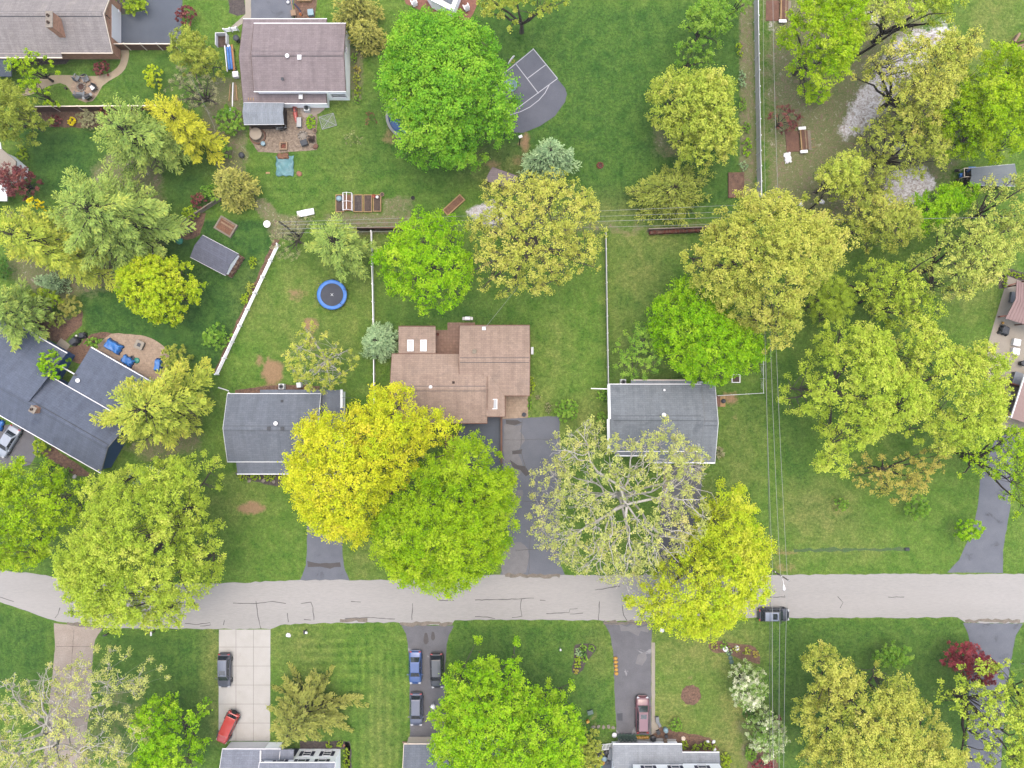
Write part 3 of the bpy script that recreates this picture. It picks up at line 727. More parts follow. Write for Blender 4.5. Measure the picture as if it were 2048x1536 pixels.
# ------------------------------------------------------------------ buildings
class House:
    def __init__(s, name, label, cat, px, py, rz=0.0, group=None):
        b = W(px, py); s.root = thing(name, label, cat, b, rz, group)
        s.F = Matrix.Translation(b) @ Matrix.Rotation(rz, 4, 'Z'); s.I = s.F.inverted()
    def p(s, px, py, z): return s.I @ W(px, py, z)
    def rect(s, x0, y0, x1, y1, z):
        """local rectangle of two opposite pixel corners at height z"""
        a, b = s.p(x0, y0, z), s.p(x1, y1, z)
        return min(a.x, b.x), max(a.x, b.x), min(a.y, b.y), max(a.y, b.y)
    def walls(s, r, z1, m, name='wall', z0=-.1):
        x0, x1, y0, y1 = r
        return MB().prism([(x0, y0), (x1, y0), (x1, y1), (x0, y1)], z0, z1).build(name, m, s.root)
    def gable(s, r, e, rise, m, wall=None, axis='x', o=.3, th=.16, trim='white', cap=None, rg=.5, gut=True, wallname='wall', rk=None):
        x0, x1, y0, y1 = r
        T = (lambda u, v, z: (u, v, z)) if axis == 'x' else (lambda u, v, z: (v, u, z))
        u0, u1, v0, v1 = (x0, x1, y0, y1) if axis == 'x' else (y0, y1, x0, x1)
        vm = v0 + (v1 - v0) * rg; rz = e + rise
        mb = MB()
        A = [T(u0, v0, e), T(u1, v0, e), T(u1, vm, rz), T(u0, vm, rz)]
        B = [T(u0, vm, rz), T(u1, vm, rz), T(u1, v1, e), T(u0, v1, e)]
        if axis != 'x': A = A[::-1]; B = B[::-1]
        mb.slab(A, th); mb.slab(B, th)
        rf = mb.build('roof', m, s.root)
        # ridge cap: a vent strip standing a little proud
        if cap:
            sl0, sl1 = rise / (vm - v0), rise / (v1 - vm)
            for w, up_, nm, mm in ((.36, .03, 'ridge_vent', M['charcoal']), (.29, .075, 'ridge_cap', m)):
                c = MB()
                for sg, sl in ((-1, sl0), (1, sl1)):
                    q = [T(u0 + cap, vm, rz + up_), T(u1 - cap, vm, rz + up_), T(u1 - cap, vm + sg * w, rz + up_ - w * sl), T(u0 + cap, vm + sg * w, rz + up_ - w * sl)]
                    if (sg > 0) != (axis == 'x'): q = q[::-1]
                    c.slab(q, .035)
                c.build(nm, mm, rf)
        if gut:
            for v, sg in ((v0, -1), (v1, 1)):
                p_, q_ = T(u0, v + sg * .06, e - .09), T(u1, v + sg * .06, e - .09)
                MB().box([(p_[k] + q_[k]) / 2 for k in range(3)], (abs(q_[0] - p_[0]) + .1, abs(q_[1] - p_[1]) + .1, .13)).build('gutter', M[trim], s.root)
            for u, sg in ((u0, -1), (u1, 1)):
                uu = u + sg * .035; vs = [T(uu + d, v, z - dz) for d in (-.03, .03) for dz in (.02, .2) for v, z in ((v0, e), (vm, rz), (v1, e))]
                MB().add(vs, [(0, 1, 4, 3), (1, 2, 5, 4), (7, 6, 9, 10), (8, 7, 10, 11), (0, 6, 7, 1), (1, 7, 8, 2), (3, 4, 10, 9), (4, 5, 11, 10), (0, 3, 9, 6), (2, 8, 11, 5)]).build('rake_board', M[rk or trim], s.root)
        if wall:
            w0, w1, wa, wb = u0 + o, u1 - o, v0 + o, v1 - o
            za = e + rise * o / (vm - v0) - th - .02; zb = e + rise * o / (v1 - vm) - th - .02
            pr = [(wa, -.1), (wb, -.1), (wb, zb), (vm, rz - th - .03), (wa, za)]
            vs = [T(w0, v, z) for v, z in pr] + [T(w1, v, z) for v, z in pr]
            MB().add(vs, [(0, 1, 2, 3, 4), (9, 8, 7, 6, 5)] + [(i, i + 5, (i + 1) % 5 + 5, (i + 1) % 5) for i in range(5)]).build(wallname, wall, s.root)
        return rf
    def slab(s, pts, m, th=.16, name='roof', px=True, parent=None):
        q = [s.p(*p) for p in pts] if px else pts
        a = sum(q[i][0] * q[(i + 1) % len(q)][1] - q[(i + 1) % len(q)][0] * q[i][1] for i in range(len(q)))
        if a < 0: q = q[::-1]
        return MB().slab(q, th).build(name, m, parent or s.root)
    def bar(s, a, b, t=.14, h=.14, m='white', name='gutter', px=True, parent=None):
        a, b = (s.p(*a), s.p(*b)) if px else (Vector(a), Vector(b))
        d = b - a
        R = d.to_track_quat('X', 'Z').to_matrix()
        return MB().box((a + b) / 2, (d.length, t, h), M=R).build(name, M[m], parent or s.root)
    def pipe(s, px, py, z, r=.12, h=.45, m='white', name='vent_pipe'):
        c = s.p(px, py, z + h)
        return MB().lathe([(r * .7, -h - .5), (r * .7, -.12), (r * 1.5, -.10), (r * 1.5, 0), (r * .5, .05)], c, 10).build(name, M[m], s.root)
    def boxvent(s, px, py, z, d=(.5, .45, .25), m='greytrim', name='roof_vent', rz=0):
        c = s.p(px, py, z)
        o = MB().box(c, d, rz).build(name, M[m], s.root, bevel=.03)
        MB().box((c.x, c.y, c.z + d[2] / 2 + .01), (d[0] + .12, d[1] + .12, .04), rz).build('cap', M[m], o)
        return o
    def skylight(s, px, py, z, w, l, tilt=0.0, trim='white'):
        c = s.p(px, py, z)
        R = Matrix.Rotation(tilt, 3, 'X')
        mb = MB()
        for sx in (-1, 1): mb.box(c + R @ Vector((sx * w / 2, 0, 0)), (.09, l + .09, .16), M=R)
        for sy in (-1, 1): mb.box(c + R @ Vector((0, sy * l / 2, 0)), (w - .09, .09, .16), M=R)
        o = mb.build('skylight', M[trim], s.root)
        MB().box(c + R @ Vector((0, 0, .02)), (w - .09, l - .09, .06), M=R).build('pane', M['skyglass'], o)
    def window(s, x, y, z, w, h, face=0.0, shutter=None, local=False, trim='white'):
        """face: angle of the outward normal, local coordinates"""
        R = Matrix.Rotation(face - pi / 2, 3, 'Z')     # local +y outward
        c = Vector((x, y, z)); mb = MB()
        for sx in (-1, 1): mb.box(c + R @ Vector((sx * (w / 2 + .04), .03, 0)), (.09, .10, h + .17), M=R)
        for sz in (-1, 1): mb.box(c + R @ Vector((0, .03, sz * (h / 2 + .04))), (w - .01, .10, .09), M=R)
        mb.box(c + R @ Vector((0, .045, 0)), (w - .01, .05, .05), M=R)
        mb.box(c + R @ Vector((0, .06, -h / 2 - .11)), (w + .22, .16, .05), M=R)
        o = mb.build('window', M[trim], s.root)
        MB().box(c + R @ Vector((0, .02, 0)), (w, .03, h), M=R).build('pane', M['glass'], o)
        if shutter:
            for sx in (-1, 1):
                MB().box(c + R @ Vector((sx * (w / 2 + .33), .03, 0)), (.42, .06, h + .1), M=R).build('shutter', M[shutter], o)
    def chimney(s, px, py, ztop, w, l, zbot, rz=0, m='brick', top='stone'):
        c = s.p(px, py, ztop)
        o = MB().box((c.x, c.y, (ztop + zbot) / 2), (w, l, ztop - zbot), rz).build('chimney', M[m], s.root)
        MB().box((c.x, c.y, ztop + .05), (w + .12, l + .12, .1), rz).build('chimney_cap', M[top], o)
        mb = MB(); R = Matrix.Rotation(rz, 3, 'Z')
        for k in ((-.22, .22) if l > 1.2 else (0,)):
            q = c + R @ Vector((-.08, k * l, 0))
            mb.lathe([(.16, .1), (.19, .12), (.19, .34), (.13, .36), (.13, .2)], (q.x, q.y, ztop), 10)
        mb.build('flue', M['soil'], o)

# --- beige roofed house, top left
h = House('house', 'beige roofed house with a tall brick chimney and white garage door', 'house', 120, 30)
r = h.rect(-140, 105, 224, 105, 3.0); ridge_y = h.p(100, 27, 5.1).y
h.gable((r[0], r[1], r[2], 2 * ridge_y - r[2]), 3.0, 2.1, M['r_beige'], M['brick'], o=.45, trim='cream', cap=.2)
sl = 2.1 / (ridge_y - r[2])
a = h.p(-140, 105, 3.0); b = h.p(122, 105, 3.0)
h.slab([(a.x, a.y, 3.02), (b.x, a.y, 3.02), (b.x, a.y - .55, 3.02 - .55 * sl), (a.x, a.y - .55, 3.02 - .55 * sl)][::-1], M['r_beige'], px=False)
h.bar((a.x, a.y - .61, 2.72), (b.x, a.y - .61, 2.72), px=False, m='cream')
h.slab([(-40, 91, 2.6), (22, 91, 2.6), (23, 153, 2.5), (-40, 153, 2.5)], M['flat_dk'], .12)
h.chimney(99, 39, 6.6, .82, 2.05, 3.5)
xe = r[1] - .45
MB().box((xe + .03, h.p(237, 58, 0).y, 1.15), (.06, 4.6, 2.3)).build('garage_door', M['white'], h.root)
h.pipe(213, 31, 4.0, .07, .3, 'wood_dk')

# --- plum roofed house
h = House('house', 'white house with plum brown low gable roof and stepped lower roofs', 'house', 600, 125)
r = h.rect(487, 38, 653, 206, 2.0)
yn = h.p(600, 47, 3.7).y
h.gable(r, 2.0, 1.6, M['r_plum'], M['siding'], o=.12, cap=None, rk='soil')
r2 = h.rect(508, 47, 691, 182, 3.7)
h.gable(r2, 3.7, 1.1, M['r_plum'], M['siding'], o=.22, cap=.1, rk='soil')
y = r2[2] + .22
h.window(h.p(677, 196, 1.8).x, y, 1.75, 1.9, .95, -pi / 2)
h.window(r2[1] - .22, h.p(692, 95, 3.2).y, 3.0, .7, .9, 0.0)
h.pipe(574, 111, 4.6, .19, .45); h.boxvent(599, 115, 4.7, (.42, .5, .2), 'white'); h.boxvent(565, 158, 4.2, (.25, .25, .16), 'charcoal')
h.boxvent(602, 194, 2.6, (.42, .5, .3), 'greytrim')

# --- left grey house
h = House('house', 'ranch house with grey shingles partly under the golden tree', 'house', 555, 860)
r = h.rect(455, 788, 641, 923, 2.7)
h.gable(r, 2.7, 1.5, M['r_grey'], M['siding'], o=.3, trim='greytrim', cap=.05)
h.slab([(472, 923, 2.6), (690, 923, 2.6), (690, 947, 2.25), (475, 947, 2.25)], M['r_grey'], name='porch_roof')
h.bar((474, 948, 2.2), (690, 948, 2.2), m='greytrim')
h.slab([(641, 780, 2.2), (686, 780, 2.2), (686, 920, 2.35), (641, 920, 2.35)], M['r_grey'], name='porch_roof')
h.bar((683, 779, 2.32), (683, 816, 2.34), .34, .05, 'greytrim', 'rake_board')
h.slab([(520, 779.5, 2.35), (640, 779.5, 2.35), (640, 788, 2.5), (520, 788, 2.5)], M['r_grey'], name='porch_roof')
for px in (476, 530, 588):
    q = h.p(px, 944, 2.1); MB().box((q.x, q.y, 1.02), (.14, .14, 2.1)).build('post', M['white'], h.root)
h.walls(h.rect(644, 784, 683, 915, 2.2), 2.15, M['siding'])
h.pipe(551, 847, 3.9, .19, .4); h.boxvent(564, 802, 3.1, (.22, .22, .14), 'charcoal'); h.boxvent(538, 857, 4.25, (.4, .36, .12), 'charcoal'); h.boxvent(565, 857, 4.25, (.4, .36, .12), 'charcoal')

# --- brown house in the middle
h = House('house', 'sprawling brown shingled house with skylights in the middle of the block', 'house', 930, 750)
r = h.rect(784, 708, 974, 846, 2.8)
h.gable(r, 2.8, 1.55, M['r_brown'], M['brick'], o=.3, trim='wood_br', cap=.15)
r = h.rect(920, 651, 1059, 791, 2.8)
h.gable(r, 2.8, 1.55, M['r_brown'], M['brick'], o=.3, trim='wood_br', cap=.1)
h.slab([(966, 735, 4.0), (990, 764, 3.45), (1009, 791, 2.88), (1010, 833, 2.78), (972, 833, 3.3)], M['r_brown'])
h.bar((974, 833.5, 2.98), (1010, 833.5, 2.72), .1, .12, 'wood_br'); h.bar((1010.5, 791, 2.8), (1010.5, 833, 2.72), .1, .12, 'wood_br')
h.walls(h.rect(975, 795, 1003, 829, 2.6), 2.6, M['brick'])
h.slab([(797, 653, 2.45), (871, 653, 2.45), (871, 711, 2.72), (797, 711, 2.72)], M['r_brown'])
h.bar((797, 652.5, 2.4), (871, 652.5, 2.4), m='wood_br'); h.walls(h.rect(800, 657, 868, 708, 2.2), 2.25, M['brick'])
h.skylight(821, 691, 2.68, .78, 1.5, -.07); h.skylight(847, 691, 2.68, .78, 1.5, -.07)
h.skylight(987, 808, 3.2, .95, 1.3, .08)
h.pipe(861, 774, 4.0, .16, .4); h.boxvent(907, 765, 4.05, (.22, .22, .14), 'wood_dk'); h.boxvent(949, 703, 4.1, (.42, .42, .25), 'wood_gr'); h.boxvent(968, 657, 3.0, (.4, .35, .35), 'greytrim')
w = MB(); a = W(1003, 831); b = W(1003, 925)
one(MB().box((0, 0, .35), (.25, (a - b).length, .7)), 'retaining_wall', M['wood_br'], 'low brown retaining wall between the dark ramp and the patched driveway', 'wall', (a + b) / 2)
one(MB().box((0, 0, .3), (.2, 5.0, .6)).box((.9, 0, .02), (1.6, 5.0, .04)), 'retaining_wall', M['wood_br'], 'brown edging wall showing between the two big front trees', 'wall', W(892, 905))

# --- right grey house
h = House('house', 'ranch house with slate blue grey roof behind the pale branched tree', 'house', 1320, 845)
r = h.rect(1218, 769, 1402, 902, 2.8)
h.gable(r, 2.8, 1.6, M['r_slate'], M['siding'], o=.3, cap=.4, rk='metal_gr')
h.bar((1217.5, 769, 2.9), (1219, 838, 4.48), .38, .05, 'greytrim', 'rake_board'); h.bar((1217.5, 902, 2.9), (1216.5, 838, 4.48), .38, .05, 'greytrim', 'rake_board')
r2 = h.rect(1396, 765, 1430, 926, 2.5)
h.gable(r2, 2.4, 1.6, M['r_slate'], M['siding'], o=.3, cap=.1, trim='greytrim')
h.slab([(1296, 900, 2.72), (1400, 900, 2.72), (1400, 925, 2.42), (1298, 925, 2.42)], M['r_slate'], name='porch_roof'); h.bar((1298, 925.5, 2.36), (1430, 925.5, 2.36))
h.slab([(1228, 900, 2.72), (1292, 900, 2.72), (1292, 911, 2.6), (1230, 911, 2.6)], M['r_slate'], name='porch_roof'); h.bar((1230, 911.5, 2.55), (1292, 911.5, 2.55))
h.slab([(1262, 760.5, 2.45), (1390, 760.5, 2.45), (1390, 769, 2.6), (1262, 769, 2.6)], M['r_slate'], name='porch_roof'); h.bar((1262, 760, 2.42), (1370, 760, 2.42), .1, .1, 'cream')
for px in (1300, 1345, 1390, 1425):
    q = h.p(px, 922, 2.2); MB().box((q.x, q.y, 1.1), (.14, .14, 2.2)).build('post', M['white'], h.root)
h.pipe(1329, 780, 3.2, .1, .25); h.pipe(1328, 830, 4.3, .2, .4)
h.bar((1182, 777, 2.6), (1217, 778, 2.75), .12, .12, 'white', 'downspout')

# --- navy house, turned about 30 degrees
an = -radians(29.8)
h = House('house', 'navy sided house with blue grey roof set askew on its lot', 'house', 57, 805, an)
ys_ = h.p(100, 887.5, 2.8).y; yn_ = h.p(170, 793.5, 2.8).y; x1 = h.p(200, 947, 2.8).x; yr = h.p(57, 805, 4.9).y
h.gable((-24, x1, ys_, yn_), 2.8, 2.0, M['r_navy'], M['navywall'], o=.3, cap=.1, rk='metal_gr', rg=(yr - ys_) / (yn_ - ys_))
ya = h.p(90, 682, 2.8).y; xa = h.p(133, 708, 2.8).x; xb = h.p(83, 746, 3.5).x
h.slab([(-24, yr + .1, 4.95), (xa, yr + .1, 4.95), (xa, ya, 2.85), (-24, ya, 2.85)], M['r_navy'], px=False)
h.bar((-24, ya + .06, 2.75), (xa, ya + .06, 2.75), px=False)
h.walls((-23.5, xa - .4, yr + 1, ya - .4), 2.65, M['navywall'])
xc = h.p(181, 694, 2.4).x; xd = x1; yb = h.p(235, 726, 2.4).y
h.slab([(xc, yn_ - .3, 2.72), (xd, yn_ - .3, 2.72), (xd, yb, 2.3), (xc, yb, 2.3)], M['r_navy'], px=False)
h.bar((xc, yb + .06, 2.22), (xd, yb + .06, 2.22), px=False)
h.walls((xc + .3, xd - .3, yn_ - .5, yb - .35), 2.15, M['navywall'])
h.bar((xa + .2, yn_ + 1.9, 2.5), (xc, yn_ + 1.9, 2.5), px=False)
h.chimney(66, 819, 5.7, .75, .8, 3.5, rz=0)
h.pipe(155, 761, 2.45, .2, .35); h.boxvent(132, 837, 4.2, (.45, .3, .15), 'charcoal'); h.boxvent(152, 750, 2.5, (.25, .2, .14), 'charcoal'); h.boxvent(144, 815, 3.6, (.25, .2, .14), 'charcoal')

# --- white house, bottom left
h = House('house', 'white sided house with navy shutters and pale grey roof', 'house', 600, 1515)
n = -radians(90)
g = h.rect(445, 1499, 560, 1499, 2.6)
h.gable((g[0], g[1], g[3] - 7.6, g[3]), 2.6, 1.7, M['r_pale'], M['siding'], o=.3, cap=.1)
MB().box((h.p(500, 1484, 0).x, g[3] - .3 + .03, 1.1), (5.4, .06, 2.2)).build('garage_door', M['white'], h.root)
t = h.rect(519, 1526, 670, 1526, 4.3)
h.gable((t[0], t[1], t[3] - 8, t[3]), 4.3, 2.0, M['r_pale'], M['siding'], o=.3, cap=.1)
q = h.rect(522, 1499, 588, 1499, 2.6)
h.slab([(q[0], q[3] - .02, 2.62), (q[1], q[3] - .02, 2.62), (q[1], q[3] - 1.3, 2.95), (q[0], q[3] - 1.3, 2.95)], M['r_pale'], px=False, name='porch_roof')
h.bar((q[0], q[3] - .1, 2.72), (q[0] + .2, q[3] - 1.6, 3.4), .18, .1, 'white', 'rake_board', px=False)
yw = t[3] - .3
for px in (560, 602, 643): h.window(h.p(px, 1520, 3.45).x, yw, 3.4, .95, 1.05, pi / 2, 'navy')
for px in (614, 654): h.window(h.p(px, 1505, 1.4).x, yw, 1.35, .95, 1.05, pi / 2, 'navy')
MB().box((h.p(592, 1497, 0).x, yw + .03, 1.0), (.95, .06, 2.0)).build('door', M['navy'], h.root)

# --- house whose grey roof corner shows at the bottom centre
h = House('house', 'dark grey roof corner at the end of the three car driveway', 'house', 850, 1530)
g = h.rect(808, 1489, 1010, 1489, 2.6)
h.gable((g[0], g[1], g[3] - 8, g[3]), 2.6, 1.5, M['r_grey'], M['siding'], o=.3, cap=.1, trim='cream')
MB().box((h.p(850, 1482, 0).x, g[3] - .27, 1.1), (4.6, .06, 2.2)).build('garage_door', M['cream'], h.root)

# --- light roofed house, bottom right of centre
h = House('house', 'house with light grey roof and cluttered front beside the maroon car', 'house', 1330, 1530)
g = h.rect(1226, 1489, 1364, 1489, 2.7); g2 = h.rect(1364, 1506, 1439, 1506, 2.7)
yr = g2[3] - 3.6
h.slab([(g[0], yr, 3.75), (g[1], yr, 3.75), (g[1], g[3], 2.7), (g[0], g[3], 2.7)], M['r_light'], px=False); h.bar((g[0], g[3] + .06, 2.62), (g[1], g[3] + .06, 2.62), px=False)
h.slab([(g[1], yr, 3.72), (g2[1], yr, 3.72), (g2[1], g2[3], 2.65), (g[1], g2[3], 2.65)], M['r_light'], px=False); h.bar((g[1], g2[3] + .06, 2.58), (g2[1], g2[3] + .06, 2.58), px=False)
h.walls((g[0] + .2, g[1] - .1, yr, g[3] - .95), 2.5, M['siding']); h.walls((g[1] - .1, g2[1] - .3, yr, g2[3] - 1.0), 2.45, M['brick'])
x0 = h.p(1266, 1530, 3.4).x; x1 = h.p(1440, 1530, 3.4).x
yw = h.p(1300, 1530, 3.4).y
h.gable((x0 - .3, x1 + .3, yw - 7.5, yw + .3), 5.3, 1.8, M['r_light'], M['siding'], o=.3)
for px in (1298, 1352, 1406): h.window(h.p(px, 1536, 4.3).x, yw, 4.2, 1.0, 1.1, pi / 2, 'navy')
MB().box((h.p(1262, 1482, 0).x, g[3] - .92, 1.1), (4.4, .06, 2.2)).build('garage_door', M['white'], h.root)

# --- porch with metal roof and the house at the right edge
h = House('porch', 'porch with ribbed brown metal roof on red posts at the right edge', 'porch', 2050, 610)
ra = [(2033.5, 561, 2.9), (2100, 583, 2.9), (2100, 630, 3.3), (2031.5, 598, 3.3)]
rb = [(2031.5, 598, 3.3), (2100, 630, 3.3), (2100, 664, 2.9), (2011, 637, 2.9)]
h.slab(ra, M['metroof'], .1); h.slab(rb, M['metroof'], .1)
rib = MB()
for q in (ra, rb):
    P = [h.p(*k) for k in q]
    for k in range(1, 14):
        u = k / 14
        a, b = P[0].lerp(P[1], u), P[3].lerp(P[2], u)
        d = b - a
        rib.box((a + b) / 2 + Vector((0, 0, .02)), (d.length, .05, .05), M=d.to_track_quat('X', 'Z').to_matrix())
rib.build('roof_rib', M['metroof'], h.root)
for px, py in ((2014, 574), (1996, 634), (2034, 566), (2030, 650)):
    q = W(px, py); q = h.I @ q
    MB().box((q.x, q.y, 1.4), (.16, .16, 2.8)).build('post', M['rust'], h.root)
h.bar((2017, 571, 2.75), (2034, 566, 2.75), .14, .2, 'rust', 'beam'); h.bar((1999, 633, 2.75), (2018, 631, 2.75), .14, .2, 'rust', 'beam')
h = House('house', 'brown roofed house with a white roof edge at the right edge', 'house', 2075, 790)
h.slab([(2022, 836, 2.9), (2050, 748, 2.9), (2140, 776, 4.6), (2112, 866, 4.6)], M['metroof'])
h.bar((2021.5, 836, 2.86), (2049.5, 748, 2.86), .16, .2); h.bar((2010, 833, 2.4), (2022, 834, 2.8), .1, .1)
a = [h.I @ W(*k) for k in ((2026, 834), (2054, 750), (2130, 775), (2102, 860))]
MB().prism([(p.x, p.y) for p in a], -.1, 2.7).build('wall', M['brick'], h.root)
# --- building at the top edge
h = House('pool_house', 'pale grey flat building corner on the red patio', 'outbuilding', 890, -10)
q = [(845, -20, 2.6), (856, -2, 2.6), (907, 23, 2.6), (925, -22, 2.6)]
h.slab(q, M['greytrim'], .2)
h.slab([(872, -22, 2.75), (880, -4, 2.75), (902, 8, 2.75), (914, -22, 2.75)], M['r_grey'], .12)
a = [h.p(x, y, 2.6) for x, y in ((850, -20), (860, -4), (905, 19), (920, -22))]
MB().prism([(p.x, p.y) for p in a], -.1, 2.38).build('wall', M['siding'], h.root)
q = h.p(884, 22, .0); MB().box((q.x, q.y, .08), (1.0, 1.2, .16), -.4).build('step', M['charcoal'], h.root)
# --- white building at the left edge
h = House('house', 'pale flat roofed house corner at the left edge by the purple maple', 'house', -10, 350)
h.slab([(-60, 296, 2.9), (4, 298, 2.9), (32, 322, 2.9), (31, 344, 2.9), (2, 362, 2.9), (-60, 366, 2.9)], M['conc'], .2)
h.slab([(-60, 366, 2.3), (14, 366, 2.3), (14, 402, 2.2), (-60, 402, 2.2)], M['greytrim'], .15)
a = [h.p(x, y, 2.9) for x, y in ((-60, 300), (2, 301), (28, 324), (27, 342), (0, 358), (-60, 362))]
MB().prism([(p.x, p.y) for p in a], -.1, 2.68).build('wall', M['siding'], h.root)
h.bar((0, 285, 2.9), (2, 298, 2.9), .2, .1, 'greytrim')

# --- outbuildings
def shed(name, label, px4, e, rise, m, wall='wood_gr', th=.12, trim='greytrim', cat='shed'):
    """gable shed from the four apparent eave corners (NW, NE, SE, SW), ridge between the middles of the short ends"""
    P = [W(x, y, e) for x, y in px4]
    c = sum(P, Vector()) / 4; base = Vector((c.x, c.y, 0))
    Q = [p - base for p in P]
    rt = thing(name, label, cat, base)
    a = (Q[0] + Q[3]) / 2 + Vector((0, 0, rise)); b = (Q[1] + Q[2]) / 2 + Vector((0, 0, rise))
    MB().slab([Q[3], Q[2], b, a], th).slab([a, b, Q[1], Q[0]], th).build('roof', m, rt)
    w = [q.lerp(Vector((0, 0, e)), .12) for q in Q]
    am, bm_ = (w[0] + w[3]) / 2, (w[1] + w[2]) / 2
    tp = [Vector((p.x, p.y, e - th - .03)) for p in w] + [Vector((am.x, am.y, e + rise * .8 - th)), Vector((bm_.x, bm_.y, e + rise * .8 - th))]
    bt = [Vector((p.x, p.y, -.05)) for p in w]
    MB().add(bt + tp, [(0, 1, 5, 4), (2, 3, 7, 6), (1, 2, 6, 9, 5), (3, 0, 4, 8, 7), (3, 2, 1, 0), (4, 5, 9, 8), (8, 9, 6, 7)]).build('wall', M[wall], rt)
    g = MB()
    for i, j in ((0, 1), (3, 2)):
        d = Q[j] - Q[i]
        g.box((Q[i] + Q[j]) / 2 - Vector((0, 0, .08)), (d.length, .08, .12), M=d.to_track_quat('X', 'Z').to_matrix())
    g.build('fascia', M[trim], rt)
    return rt, Q
rt, Q = shed('garden_shed', 'garden shed with slate roof turned askew on the dark lawn', [(405, 470), (477, 508), (451, 551), (380, 514)], 2.2, .55, M['r_shed'], 'siding', trim='white')
shed('pergola', 'pale grey shingled pergola roof beside the leaf strewn patio', [(487, 205), (568, 206), (568, 248), (488, 249)], 2.4, .5, M['r_perg'], 'wood_dk', trim='white', cat='pergola')
shed('garden_shed', 'plum roofed garden shed half hidden by the yellow oak', [(985, 334), (1036, 352), (1022, 378), (970, 361)], 2.1, .3, M['r_plum'], 'wood_dk', trim='wood_dk')
shed('machine_shed', 'grey metal roofed shed under pale trees behind the blue tractor', [(1942, 336), (2030, 328), (2030, 372), (1938, 370)], 2.1, .35, M['shed_metal'], 'wood_dk', trim='greytrim')
# ------------------------------------------------------------------ trees
LF = 1.0
def LM(name, *cols, trans=.40, f=2.7):
    out = []
    for c in cols:
        k = K(*c, f); l = .3 * k[0] + .6 * k[1] + .1 * k[2]
        out.append(k[:2] + (k[2] * .8,) + (1,))
    M[name] = leafmat(name, out, trans)
LM('l_green', (84, 140, 50), (112, 170, 54), (142, 190, 64), (168, 204, 82))
LM('l_bright', (96, 146, 24), (126, 178, 30), (154, 196, 42), (178, 206, 66))
LM('l_lime', (140, 166, 58), (166, 190, 72), (188, 204, 88), (206, 210, 112))
LM('l_gold', (160, 182, 40), (192, 204, 48), (212, 212, 60), (222, 206, 78))
LM('l_maple', (112, 156, 24), (140, 178, 32), (162, 192, 44), (182, 200, 70))
LM('l_yellow', (150, 182, 40), (178, 200, 50), (198, 208, 64), (204, 204, 88))
LM('l_oak', (148, 166, 72), (178, 186, 92), (200, 200, 106), (206, 196, 124))
LM('l_olive', (124, 140, 62), (152, 166, 78), (176, 186, 90), (190, 184, 104))
LM('l_willow', (140, 164, 66), (170, 188, 84), (192, 202, 98), (204, 204, 114))
LM('l_syc', (152, 166, 100), (178, 188, 116), (198, 202, 132), (204, 196, 136))
LM('l_pale', (146, 170, 86), (174, 190, 100), (196, 202, 112), (206, 204, 132))
LM('l_tan', (158, 160, 86), (180, 172, 92), (190, 178, 106), (194, 190, 96))
LM('l_pine', (108, 138, 80), (136, 164, 92), (160, 182, 102), (184, 190, 100), trans=.28, f=2.7)
LM('l_pine_y', (128, 150, 68), (156, 176, 78), (180, 190, 86), (198, 192, 90), trans=.28, f=2.7)
LM('l_goldpine', (150, 160, 56), (176, 180, 62), (194, 194, 68), (204, 196, 84), trans=.28, f=2.7)
LM('l_spruce', (112, 126, 72), (138, 146, 82), (156, 160, 90), (172, 170, 106), trans=.28, f=2.7)
LM('l_blue', (104, 138, 110), (132, 162, 130), (154, 180, 146), (168, 190, 156), trans=.28, f=2.7)
LM('l_junip', (106, 124, 64), (130, 146, 72), (152, 164, 82), (170, 172, 96), trans=.28, f=2.7)
LM('l_cedar', (128, 136, 76), (150, 154, 88), (170, 168, 96), (182, 176, 104), trans=.28, f=2.7)
LM('l_purple', (90, 48, 62), (116, 64, 76), (134, 82, 88), (150, 104, 100), trans=.3)
LM('l_crimson', (112, 44, 62), (138, 58, 76), (156, 72, 88), (152, 82, 92), trans=.3)
LM('l_shrub', (84, 128, 56), (112, 158, 62), (140, 178, 76), (160, 190, 90))
LM('l_box', (112, 150, 40), (142, 172, 50), (166, 188, 62), (180, 196, 76))
LM('l_dark', (58, 100, 52), (78, 124, 60), (98, 142, 70), (116, 154, 80))
LM('l_white', (104, 146, 62), (150, 180, 106), (228, 230, 224), (240, 240, 238))
LM('l_grey', (128, 132, 112), (150, 150, 126), (166, 164, 138), (172, 176, 140))
LM('l_yel', (210, 196, 20), (232, 214, 28), (240, 224, 50), (228, 220, 80))

def leaves(name, P, N, S, tint, m, parent, aspect=.62, U=None, rng=None, tagged=None):
    """many small leaf faces (one mesh): centre, facing, size, tint"""
    n = len(P)
    N = N / (np.linalg.norm(N, axis=1, keepdims=True) + 1e-9)
    if U is None: U = rng.normal(size=(n, 3))
    U = U - N * np.sum(U * N, 1, keepdims=True)
    U /= np.linalg.norm(U, axis=1, keepdims=True) + 1e-9
    V = np.cross(N, U)
    s = S[:, None]
    k = rng.uniform(.75, 1.3, (n, 1))
    a = P - U * s; b = P + V * s * aspect * k + N * s * .18; c = P + U * s; d = P - V * s * aspect * k + N * s * .18
    co = np.stack([a, b, c, d], 1).reshape(-1, 3)
    me = bpy.data.meshes.new(name)
    fastmesh(me, co, np.arange(4 * n).reshape(n, 4))
    at = me.attributes.new('tint', 'FLOAT', 'POINT')
    at.data.foreach_set('value', np.repeat(np.clip(tint, 0, 1), 4).astype(np.float32))
    me.materials.append(m)
    o = bpy.data.objects.new(name, me); COL.objects.link(o)
    if parent is not None: o.parent = parent
    return o

